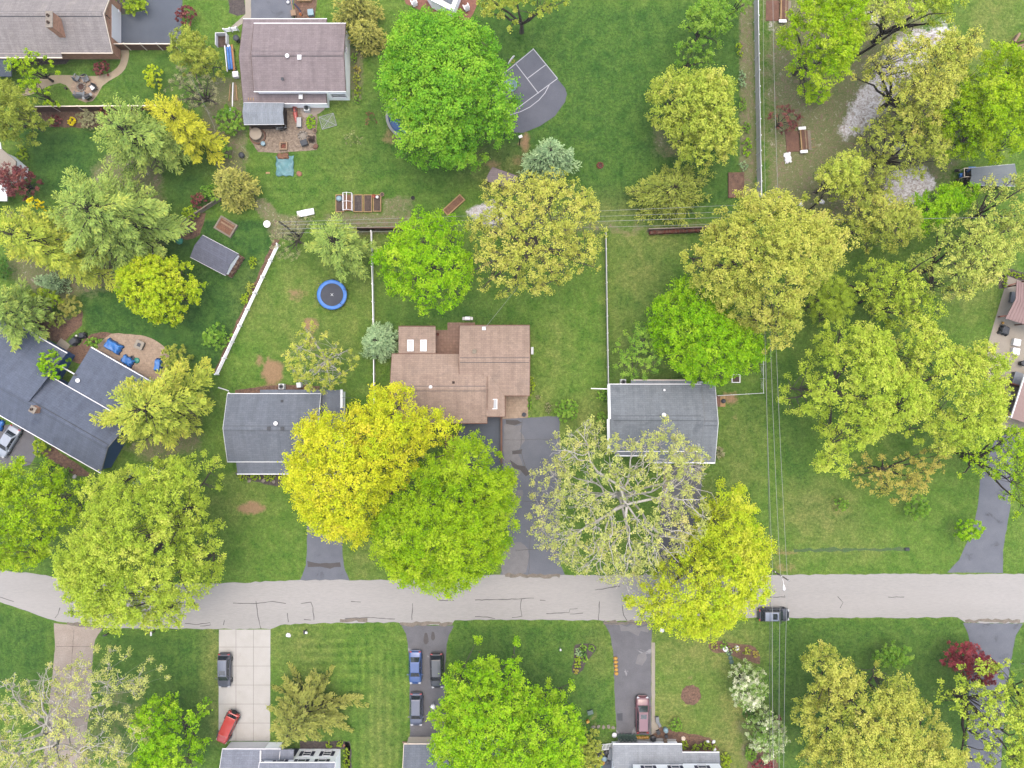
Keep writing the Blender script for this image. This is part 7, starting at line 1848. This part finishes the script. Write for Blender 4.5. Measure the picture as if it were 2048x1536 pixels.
# trampoline
t = thing('trampoline', 'round trampoline with blue edge pad on the left lawn', 'trampoline', W(667, 591))
MB().lathe([(.01, .86), (1.62, .86)], (0, 0, 0), 40, False).build('mat', M['net_black'], t)
MB().lathe([(1.60, .89), (1.66, .92), (2.06, .92), (2.12, .88), (2.06, .86), (1.62, .86)], (0, 0, 0), 40, False).build('pad', M['pad_blue'], t, smooth=True)
mb = MB()
for k in range(2): mb.box((0, 0, .868), (.5, .05, .006), pi / 4 + k * pi / 2)
mb.build('centre_mark', M['greytrim'], t)
for k in range(6):
    a = k * pi / 3 + .3
    MB().tube([(2.05 * cos(a), 2.05 * sin(a), 0), (2.08 * cos(a), 2.08 * sin(a), .9)], .035, 6).build('leg', M['metal'], t)
    MB().tube([(2.13 * cos(a), 2.13 * sin(a), .3), (2.13 * cos(a), 2.13 * sin(a), 2.1), (2.0 * cos(a), 2.0 * sin(a), 2.35)], .04, 6).build('net_pole', M['navy'], t)
mb = MB()
for k in range(72):
    a, b = 2 * pi * k / 72, 2 * pi * (k + 1) / 72
    for z in (1.3, 2.3): mb.tube([(2.1 * cos(a), 2.1 * sin(a), z), (2.1 * cos(b), 2.1 * sin(b), z)], .008, 3, False)
mb.build('net', M['navy'], t)
# round pool under the big maple
t = thing('swimming_pool', 'round above ground pool half hidden under the big green maple', 'pool', W(820, 238))
MB().lathe([(3.1, 0), (3.12, 1.15), (2.95, 1.15), (2.95, .3)], (0, 0, 0), 48, False).build('wall', M['metal_gr'], t, smooth=False)
MB().lathe([(.01, .75), (2.95, .75)], (0, 0, 0), 48, False).build('cover', M['navywall'], t)
MB().lathe([(2.88, 1.16), (2.88, 1.20), (3.25, 1.20), (3.25, 1.16)], (0, 0, 0), 48, False).build('rim', M['metal_gr'], t)
mb = MB()
for sx in (-.25, .25): mb.tube([(sx, -3.7, 0), (sx, -3.2, 1.4)], .04, 6)
for k in range(4): mb.box((0, -3.65 + .11 * k, .2 + .3 * k), (.5, .1, .04))
o = mb.build('ladder', M['metal_gr'], t); o.rotation_euler = (0, 0, -.42)
lathe1('paddling_pool', 'pale blue plastic paddling pool poking out under the big maple', 'paddling pool', 1021, 172, [(.01, .05), (.78, .05), (.85, .35), (.93, .35), (.88, 0), (.01, 0)], 'ltblue', .02, 24)
# basketball hoop
t = thing('basketball_hoop', 'basketball hoop with white fan backboard beside the court', 'basketball hoop', W(1026, 142), rzpx(.78, .62) - pi / 2)
q = Vector((0, 0, 0))
MB().tube([(0, -.9, 0), (0, -.9, 2.6), (0, -.3, 3.1)], .06, 8).build('pole', M['charcoal'], t)
mb = MB()
n = 14; pts = [(.75 * cos(pi * k / (n - 1)), .75 * sin(pi * k / (n - 1)) * .9) for k in range(n)]
vs = [(x, -.32 + e, 2.9 + z) for e in (0, .05) for x, z in pts]
mb.add(vs, [tuple(range(n)), tuple(range(n, 2 * n))[::-1]] + [(k, (k + 1) % n, n + (k + 1) % n, n + k) for k in range(n)]); mb.build('backboard', M['white'], t)
MB().lathe([(.22, 0), (.24, .02), (.22, .04), (.20, .02), (.22, 0)], (0, -.02, 3.02), 18, False).build('rim', M['yellow'], t)
t = thing('light_pole', 'dark light pole at the lower corner of the court', 'light pole', W(1039, 290))
MB().tube([(0, 0, 0), (0, 0, 3.2)], .07, 8).build('pole', M['wood_dk'], t); MB().box((.1, .05, 3.25), (.5, .35, .18), .4).build('lamp', M['white'], t, bevel=.04)
raised_bed('brown framed bed by the lower end of the long grey fence', 1456, 346, 1487, 396, .3, 'wood_br', 'mulch')
stonering('fire_ring', 'small stone fire ring on the open back lawn', 'fire pit', 1200, 331, .38, 9, 'rust')
# brushy lot
def timber_stack(label, px, py, rz):
    t = thing('timber_stack', label, 'timber stack', W(px, py), rz, 'timber stacks in the brushy lot')
    MB().box((-1.2, 0, .05), (1.9, 2.9, .06)).build('board', M['wood_br'], t)
    for k in range(5): MB().box((-.15 + .22 * k, 0, .38 + .03 * (k % 2)), (.18, 3.0 - .1 * k, .16)).build('timber', M[('wood_new', 'wood_br', 'wood_br', 'wood', 'wood_br')[k]], t)
    for y in (-1.65, 1.65): MB().box((.1, y, .45), (1.05, .42, .12)).build('end_cover', M['white'], t, bevel=.03)
    for y in (-1.1, 1.1): MB().box((.3, y, .15), (1.3, .12, .3)).build('bearer', M['wood'], t)
    MB().box((1.15, 0, .08), (.45, 2.8, .1)).build('side_board', M['wood_gr'], t)
timber_stack('timber stack with white covered ends below the dark red tree', 1602, 282, .08)
timber_stack('timber stack with white covered ends at the top edge', 1562, 22, -.02)
tarp('crumpled white sheet below the timber stack', 1575, 316, .95, 1.5, .2, 'white', .2, seed=9, pk=5)
for k, (x, y, s_, lab) in enumerate(((1601, 408, .4, 'white litter bag on the brush left of the cable crossing'), (1643, 404, .4, 'white litter bag by the dark leaning limb'), (1779, 406, .45, 'white litter bag at the foot of the grey wash'), (1797, 298, 1.0, 'pale heap of rubble among the trees of the lot'))):
    rocks(lab, x, y, s_, k + 3, 'white' if k < 3 else 'conc_w', name='litter_bag' if k < 3 else 'rubble_heap', sq=.45)
one(MB().tube([(-.7, .55, .06), (-.5, -.5, .06)], .05, 6).tube([(-.7, .55, .06), (.0, .75, .06)], .05, 6).tube([(-.5, -.5, .06), (.2, -.45, .06)], .05, 6), 'timber_strip', M['wood_new'], 'bent pale timber strip right of the timber stack', 'timber', W(1628, 288))
# leaning dark trunks
def leaner(label, base, pts, r):
    b = W(*base); P = [Vector((0, 0, 0))] + [W(*p) - b for p in pts]
    mb = MB().tube([tuple(p) for p in P], [r * (1 - .7 * k / len(P)) for k in range(len(P) + 0)], 8)
    rg = random.Random(int(base[0]))
    for k in range(2, len(P)):
        d = (P[k] - P[k - 1]); s = Vector((-d.y, d.x, .3 * d.length)) * rg.choice((-1, 1)) * .5
        mb.tube([tuple(P[k]), tuple(P[k] + d * .4 + s * .6), tuple(P[k] + d * .7 + s)], [r * .35, r * .25, .02], 5)
    one(mb, 'leaning_tree', M['bark_dk'], label, 'tree', b, 0, 'dark leaning trunks', smooth=True)
leaner('long dark leaning trunk over the silt wash', (1700, 120), [(1738, 97, 5), (1790, 62, 10), (1858, 28, 14)], .2)
leaner('dark forked leaning trunk left of the pale tree', (1718, 606), [(1760, 585, 5), (1800, 560, 9), (1840, 528, 13)], .19)
leaner('dark leaning trunk in the big yellow green crown', (1690, 726), [(1710, 712, 5), (1728, 695, 10), (1735, 680, 13)], .2)
leaner('dark leaning limb across the thin tree by the curving driveway', (1896, 905), [(1950, 909, 6), (1990, 925, 9), (2030, 958, 11)], .15)
leaner('dark leaning limb in the lower brushy lot', (1604, 432), [(1625, 414, 3), (1640, 400, 6), (1648, 380, 9)], .15)
leaner('short dark fallen limb beside the yellow tan tree', (1865, 238), [(1885, 228, 2), (1900, 205, 5)], .2)
leaner('pale grey leaning limb at the right edge below the metal shed', (1935, 440), [(1965, 425, 5), (2000, 405, 10), (2040, 380, 13)], .16)
# blue tractor
t = thing('tractor', 'small blue tractor with a pale roll frame beside the metal shed', 'tractor', W(1925, 353), pi)
MB().box((-.65, 0, .9), (1.0, 1.75, .5)).box((.2, 0, .55), (1.2, .6, .35)).build('body', M['blue_p'], t, bevel=.08)
for s in (-1, 1):
    MB().box((-.6, s * .78, 1.15), (1.05, .5, .22)).build('fender', M['blue_p'], t, bevel=.08)
    for x, r in ((-.55, .55), (.95, .36)):
        MB(Matrix.Translation((x, s * .72, r)) @ Matrix.Rotation(pi / 2, 4, 'X')).lathe([(r * .5, -.15), (r, -.14), (r, .14), (r * .5, .15)], (0, 0, 0), 16).build('wheel', M['rubber'], t)
mb = MB()
for s in (-1, 1): mb.tube([(-.1, s * .6, .8), (-.1, s * .6, 1.9), (.95, s * .6, 1.9), (.95, s * .6, .8)], .05, 6)
mb.tube([(-.1, -.6, 1.9), (-.1, .6, 1.9)], .05, 6).tube([(.95, -.6, 1.9), (.95, .6, 1.9)], .05, 6); mb.build('roll_frame', M['cream'], t)
MB().box((.25, 0, .85), (.5, .5, .12)).box((.02, 0, 1.1), (.1, .5, .45)).build('seat', M['black'], t, bevel=.04)
# navy house patio
def cart(label, px, py, rz, d): return tarp(label, px, py, d[0], d[1], d[2], 'charcoal', rz, 'covered_grill', int(px), 2)
cart('charcoal covered grill beside the red bark path', 154, 683, rzpx(1, -.9), (1.3, .9, 1.0)); cart('smaller charcoal covered grill next to the lawn', 169, 671, rzpx(1, -.2), (.9, .8, .8))
rocks('white stone pot by the covered grills', 153, 672, .2, 3, 'white', name='stone'); 
tarp('large blue tarp over a patio table beside the navy house', 229, 693, 2.5, 1.5, .75, 'blue_tarp', rzpx(30, 18), seed=2, pk=2.5)
tarp('blue tarp over a low table beside the navy wall', 257, 722, 1.8, 1.2, .6, 'blue_tarp', rzpx(30, 20), seed=6, pk=3)
tarp('dark blue tarp over a chair at the right of the tan patio', 320, 730, .95, 1.9, .85, 'blue_tarp', -.15, seed=7, pk=3)
tyre('dark hose ring on the tan patio', 265, 716, .34, 'charcoal')
lathe1('hose_reel', 'green hose coil on the tan patio', 'hose', 274, 721, [(.12, .02), (.4, .0), (.42, .1), (.12, .12)], 'green_p')
t = thing('fire_table', 'square stone fire table in the middle of the tan patio', 'fire table', W(282, 690), rzpx(1, .45))
MB().box((0, 0, .25), (1.05, 1.05, .5)).build('base', M['stone'], t, bevel=.02); MB().box((0, 0, .53), (1.2, 1.2, .08)).build('top', M['conc'], t); MB().box((0, 0, .575), (.5, .5, .03)).build('burner', M['charcoal'], t)
t = thing('step_stool', 'pale folding frame beside the low blue tarp', 'frame', W(253, 735), .3)
MB().tube([(-.5, -.3, .3), (.5, .3, .3)], .04, 6).tube([(-.5, .3, .34), (.5, -.3, .34)], .04, 6).tube([(-.5, -.3, .3), (-.5, .3, .34)], .04, 6).tube([(.5, -.3, .34), (.5, .3, .3)], .04, 6).build('frame', M['white'], t)
tarp('blue tarp at the left edge beside the silver car', 1, 850, 1.2, 1.6, .5, 'blue_tarp', -.3, seed=12)
rocks('white rock in the bed before the navy house', 150, 953, .35, 6, 'conc_w', name='stone')
# brown house
grill('grey topped grill on the tiled terrace', 936, 638, pi, 'charcoal', 'white')
lathe1('fire_bowl', 'dark round bowl on the front paver patio', 'fire bowl', 1048, 829, [(.12, 0), (.28, .2), (.32, .32), (.26, .3), (.05, .12)], 'charcoal', .02)
bush('dark bare bush on the lawn above the wide driveway', 1097, 815, 8, .7, 'l_grey', ry=11, leaf=.05, sparse=.6, name='bare_shrub'); bush('small dark bare tuft beside the brown house lawn', 1076, 795, 5, .4, 'l_grey', leaf=.05, sparse=.6, name='bare_shrub')
bush('row of green plants along the east wall of the brown house', 1063, 772, 6, .6, 'l_box', ry=20, leaf=.09, name='plant', cat='plant'); bush('thin green plants along the front paver patio', 1059, 815, 4, .4, 'l_shrub', ry=22, leaf=.08, name='plant', cat='plant', dens=.6)
box1('utility_box', 'grey meter box on the east wall of the brown house', 'meter box', 1064, 702, (.35, 1.0, 1.2), 'greytrim')
lathe1('pot', 'red brown pot on the tiled terrace corner', 'flower pot', 876, 669, [(.12, 0), (.2, .3), (.15, .3), (.1, .05)], 'rust')
rocks('pale boulder between the two front trees', 846, 910, .6, 4, 'stone')
bush('dark purple shrub glimpsed between the golden and green maples', 772, 982, 14, 1.6, 'l_purple', leaf=.1)
# right grey house yard
t = thing('wooden_steps', 'dark brown landing and pale stand with a kettle grill by the slate roofed house', 'steps', W(1434, 802))
MB().box((-.05, 0, .25), (.75, 1.6, .5)).build('landing', M['wood_br'], t, bevel=.02); MB().box((.75, -.05, .12), (.75, 1.5, .24)).build('stand', M['wood_new'], t, bevel=.02); MB().lathe([(.1, .26), (.32, .5), (.30, .7), (.05, .8)], (.75, 0, 0), 14).build('kettle_grill', M['charcoal'], t, smooth=True)
t = thing('sandbox', 'small white framed box under the vivid green maple', 'sandbox', W(1471, 757))
mb = MB()
for s in (-1, 1): mb.box((s * .55, 0, .15), (.1, 1.2, .3)); mb.box((0, s * .55, .148), (1.0, .1, .296))
mb.build('frame', M['white'], t); MB().grid(6, 6, lambda u, v: ((u - .5) * 1.0, (v - .5) * 1.0, .14)).build('soil', M['soil'], t)
acunit('round topped air conditioner behind the slate roofed house', 1245, 764); acunit('air conditioner behind the left grey house', 566, 773)
box1('meter_box', 'pale meter box by the yellow sparse tree', 'utility box', 601, 770, (.6, .7, .9), 'greytrim', .1)
one(MB().tube([(0, 0, .1), (1.0, -.3, .12), (1.5, -.5, .1)], .07, 6), 'downspout_extension', M['white'], 'white drain pipe on the grass at the corner of the left grey house', 'pipe', W(437, 775))
one(MB().tube([(0, 0, .1), (1.0, -.5, .15)], .07, 6), 'downspout_extension', M['white'], 'white drain pipe against the left grey roof corner', 'pipe', W(457, 785))
# right edge patio
t = thing('deck_bench', 'orange brown wooden deck structure at the upper right edge', 'deck', W(2045, 100), .3)
for k in range(7): MB().box((0, -1.2 + k * .3, .42), (1.8, .24, .06)).build('plank', M['wood'], t)
for y in (-1.2, 1.2): MB().box((0, y, .19), (1.6, .12, .38)).build('joist', M['wood_br'], t)
MB().box((-.9, 1.7, .5), (1.4, .3, .9), .7).build('rail_panel', M['wood'], t)
tarp('dark covered chair on the pale patio by the metal porch', 2005, 661, 1.3, 1.3, .75, 'charcoal', -.35, 'covered_chair', 3, 2)
box1('table', 'white square table on the pale patio, upper one', 'table', 2029, 685, (1.0, .95, .6), 'white', -.2, bev=.08); box1('table', 'white square table on the pale patio, lower one', 'table', 2027, 703, (1.0, .95, .6), 'white', -.2, bev=.08)
box1('hot_tub', 'grey covered hot tub beside the red screen wall', 'hot tub', 2032, 760, (1.9, 1.9, .8), 'metal_gr', -.3, lid='greyplas', bev=.1)
one(MB().box((0, 0, .8), (3.4, .14, 1.6)), 'screen_wall', M['rust'], 'dark red screen wall on the right edge patio', 'wall', W(2013, 768), rzpx(1, .28))
t = thing('curved_bench', 'curved tan wooden bench wall round the grill corner', 'bench', W(1998, 800))
mb = MB(); arc = [W(x, y) - W(1998, 800) for x, y in ((1996, 786), (1994, 798), (1995, 810), (2001, 820), (2012, 829), (2020, 832))]
for a_, b_ in zip(arc, arc[1:]):
    d_ = b_ - a_; mb.box(((a_ + b_) / 2) + Vector((0, 0, .45)), (d_.length + .08, .5, .9), math.atan2(d_.y, d_.x))
mb.build('bench', M['wood_new'], t)
grill('silver topped grill inside the curved bench', 2010, 790, 1.4, 'charcoal', 'metal'); bin_('black bin inside the curved bench', 2020, 801, 'black', .25, .7); lathe1('planter', 'green round tub inside the curved bench', 'planter', 2012, 818, [(.4, 0), (.55, .4), (.5, .4), (.4, .3), (.02, .3)], 'green_d')
bin_('dark barrel beside the hot tub', 2040, 727, 'charcoal', .4, .9); box1('bench', 'grey bench under the metal porch', 'bench', 2022, 595, (.6, 1.5, .45), 'greyplas', -.15)
lathe1('planter', 'yellow ball on the pale patio below the porch', 'ball', 2004, 646, [(.02, 0), (.17, .1), (.2, .2), (.17, .3), (.02, .38)], 'yellow')
# street furniture
def mailbox(label, px, py, m='black', rz=0):
    t = thing('mailbox', label, 'mailbox', W(px, py), rz, 'mailboxes along the street')
    MB().box((0, 0, .5), (.1, .1, 1.0)).build('post', M['wood_dk'], t)
    MB(Matrix.Translation((0, 0, 1.1))).tube([(-.28, 0, 0), (.28, 0, 0)], .12, 10).build('box', M[m], t, smooth=True)
    MB().box((.1, .14, 1.18), (.14, .02, .1)).build('flag', M['red'], t)
mailbox('dark mailbox by the old tan driveway', 219, 1265, 'charcoal', .3); mailbox('dark mailbox with white stones near the white driveway', 613, 1259, 'charcoal', pi / 2); mailbox('small white mailbox at the lime tree roadside', 310, 1262, 'white', pi / 2)
for x, y, s_, lab in ((577, 1270, .38, 'white stone on the lawn near the white driveway'), (612, 1265, .25, 'white stone under the mailbox')): rocks(lab, x, y, s_, 4, 'white', name='stone')
lathe1('planter_ring', 'dark round tub under the yellow maple by the worn driveway', 'planter', 1323, 1259, [(.25, 0), (.33, .3), (.27, .3), (.22, .12)], 'greytrim'); lathe1('pole_light', 'white post light on the front lawn', 'post light', 1120, 1294, [(.05, 0), (.05, .9), (.14, 1.0), (.14, 1.2), (.02, 1.28)], 'white')
t = thing('drain_grate', 'dark drain mouth in the grass ditch', 'drain', W(1813, 1098)); MB().tube([(-.3, 0, .12), (.3, 0, .12)], .2, 10).build('pipe', M['charcoal'], t)
sheet('ditch', [(1587, 1098), (1650, 1096), (1750, 1096), (1818, 1094), (1818, 1103), (1740, 1101), (1650, 1103), (1588, 1104)], .008, surf('ditch_grass', K(80, 130, 66), K(110, 128, 84), scale=2, fine=6, fa=.4), 'shallow green ditch in the lawn along the street', .2)
# front of the light roofed house
YB = 'yellow bags along the worn driveway'
for k in range(5): one(MB().rock((0, 0, .14), .30, .6, k), 'sack', M['yellow'], 'yellow sack on the driveway edge, ' + ('nearest the street', 'second from the street', 'middle of the row', 'second from the bottom', 'at the bottom of the row')[k], 'sack', W(1231 + k * .4, 1316 + k * 7.5), 0, YB, smooth=True)
for k in range(5): one(MB().rock((0, 0, .16), .30, .8, k + 2), 'sack', M['yellow'], 'orange yellow sack by the garage, ' + ('first beside the green chairs', 'second from the green chairs', 'middle one of the five', 'fourth from the green chairs', 'farthest from the green chairs')[k], 'sack', W(1274 + k * 5, 1474), 0, 'orange yellow sacks before the garage', smooth=True)
for k in range(5): chair('green folding chair before the garage, ' + ('leftmost of the row', 'second of the row', 'middle of the row', 'fourth of the row', 'beside the orange sacks')[k], 1239 + k * 7, 1471, .4, 'green_d', 'green folding chairs', .5)
lathe1('planter', 'white round planter left of the green folding chairs', 'planter', 1228, 1467, [(.2, 0), (.32, .4), (.36, .5), (.02, .5)], 'white')
for k, (x, y) in enumerate(((1187, 1454), (1197, 1453), (1207, 1454), (1217, 1453), (1226, 1455))): rocks('pale edging stone left of the worn driveway, ' + ('leftmost', 'second', 'middle', 'fourth', 'nearest the driveway')[k], x, y, .3, k, 'stone', 'pale edging stones', 'stone', .4)
for k, (x, y) in enumerate(((499, 962), (527, 961), (548, 963))): rocks('pale rock in the bed of the grey porch, ' + ('left', 'middle', 'right')[k], x, y, .3, k + 5, 'stone', 'rocks under the grey porch', 'stone', .5)
box1('birdbath', 'grey green stone block under the green maple edge', 'stone block', 1180, 1423, (.8, .6, .4), 'green_d', .3); one(MB().box((0, 0, .4), (.4, .3, .5)), 'sign', M['yellow'], 'small yellow sign beside the green maple', 'sign', W(1175, 1440), .5)
t = thing('trellis', 'white slatted panel beside the bins', 'trellis', W(1208, 1490), .12)
for k in range(12): MB().box((-1.1 + k * .2, 0, .6), (.1, .9, .05)).build('slat', M['greytrim'], t)
for y in (-.35, .35): MB().box((0, y, .54), (2.4, .08, .06)).build('rail', M['greytrim'], t)
for k, (x, y, mm) in enumerate(((1200, 1503, 'charcoal'), (1212, 1500, 'black'), (1207, 1513, 'ltblue'), (1214, 1519, 'charcoal'), (1198, 1529, 'green_p'), (1193, 1511, 'white'), (1203, 1520, 'yellow'), (1191, 1500, 'charcoal'))):
    bin_(('grey bin at the top of the bin group', 'black bin under the white slatted panel', 'pale blue bin in the middle of the group', 'dark bin by the light roof edge', 'turquoise bin at the bottom of the group', 'white bin at the left of the group', 'yellow bin in the middle of the group', 'dark bin at the upper left of the group')[k], x, y, mm, .3 if k % 2 else .36, .8, 'bins beside the light roofed house')
box1('garden_cart', 'dark open cart against the light roof edge', 'cart', 1221, 1503, (.8, 1.6, .7), 'charcoal', -.2, lid='greyplas')
sheet('path', [(1190, 1496), (1226, 1496), (1226, 1560), (1190, 1560)], .012, M['asphalt_dark'], 'dark paving under the bins', .05)
for x, y, r_, lab in ((1450, 1297, .36, 'white ring planter in the curved flower bed, left one'), (1473, 1295, .32, 'white ring planter in the curved flower bed, right one')): lathe1('ring_planter', lab, 'planter', x, y, [(r_, 0), (r_, .3), (r_ * .6, .3), (r_ * .6, .1)], 'white', 0, 18, 'ring planters')
for k, (x, y) in enumerate(((1458, 1307), (1461, 1316), (1463, 1324))): lathe1('stepping_stone', 'round blue green stepping stone, ' + ('nearest the flower bed', 'middle one', 'farthest from the flower bed')[k], 'stepping stone', x, y, [(.3, 0), (.34, .03), (.3, .06), (.02, .06)], 'green_d', 0, 12, 'stepping stones')
lathe1('rain_barrel', 'blue barrel lying beside the maroon minivan bed', 'barrel', 1330, 1457, [(.3, 0), (.36, .4), (.3, .8), (.02, .8)], 'ltblue'); box1('planter', 'grey metal planter box beside the maroon minivan', 'planter', 1314, 1438, (.5, .9, .4), 'metal_gr', .1); box1('planter', 'grey tilted crate near the blue barrel', 'crate', 1318, 1448, (.4, .7, .3), 'greyplas', .5)
bin_('dark tub at the corner of the garage door', 1305, 1474, 'black', .4, .6); box1('bench', 'brown wooden box on the front step', 'box', 1330, 1481, (.5, .5, .4), 'wood', 0); box1('bench', 'dark square planter before the front step', 'planter', 1316, 1463, (.5, .6, .35), 'charcoal', .4); box1('planter', 'dark square pot right of the front step', 'planter', 1332, 1471, (.45, .45, .3), 'charcoal', .2)
lathe1('ring_planter', 'tan ring planter by the clipped bushes', 'planter', 1366, 1476, [(.3, 0), (.3, .25), (.2, .25), (.2, .1)], 'cream', 0, 16)
sheet('step', [(1236, 1476), (1300, 1476), (1352, 1478), (1352, 1488), (1236, 1488)], .022, M['conc_w'], 'pale concrete apron along the light roofed house', .02)
for k, (x, y) in enumerate(((1415, 1483), (1427, 1483), (1429, 1498))): rocks('white stone ornament at the end of the brick bed, ' + ('left', 'right', 'lowest')[k], x, y, .28, k, 'white', 'white stone ornaments', 'stone_ornament', .8)
box1('storage_box', 'red and white box by the garage of the three car driveway', 'box', 843, 1484, (.9, .35, .5), 'red', 0, lid='white'); one(MB().box((0, 0, .1), (2.4, .2, .2)), 'timber', M['wood'], 'tan timber lying along the garage of the three car driveway', 'timber', W(822, 1484))
lathe1('bollard_lamp', 'white ball lamp under the green maple by the driveway', 'post light', 868, 1405, [(.04, 0), (.04, 1.0), (.3, 1.1), (.36, 1.35), (.2, 1.6), (.02, 1.65)], 'white')
rocks('pale pink stone in the dark bed of the white house', 688, 1491, .25, 2, 'terracotta', name='stone', sq=.4)
lathe1('post_light', 'white post light at the right edge lawn', 'post light', 2043, 1326, [(.05, 0), (.05, .8), (.15, .9), (.15, 1.1), (.02, 1.2)], 'white')

# ------------------------------------------------------------------ thin haze volume added to lift the dark tones
hm = bpy.data.materials.new('tone_lift_haze'); hm.use_nodes = True
hn = hm.node_tree; hn.nodes.clear()
pv = hn.nodes.new('ShaderNodeVolumePrincipled')
pv.inputs['Color'].default_value = (.93, .94, .95, 1); pv.inputs['Density'].default_value = .0001; pv.inputs['Anisotropy'].default_value = 0
ho = hn.nodes.new('ShaderNodeOutputMaterial'); hn.links.new(pv.outputs[0], ho.inputs['Volume'])
tag(MB().box((0, 0, 52), (7000, 7000, 106)).build('haze', hm), 'thin pale haze volume added to lift the dark tones', 'haze', kind='stuff')
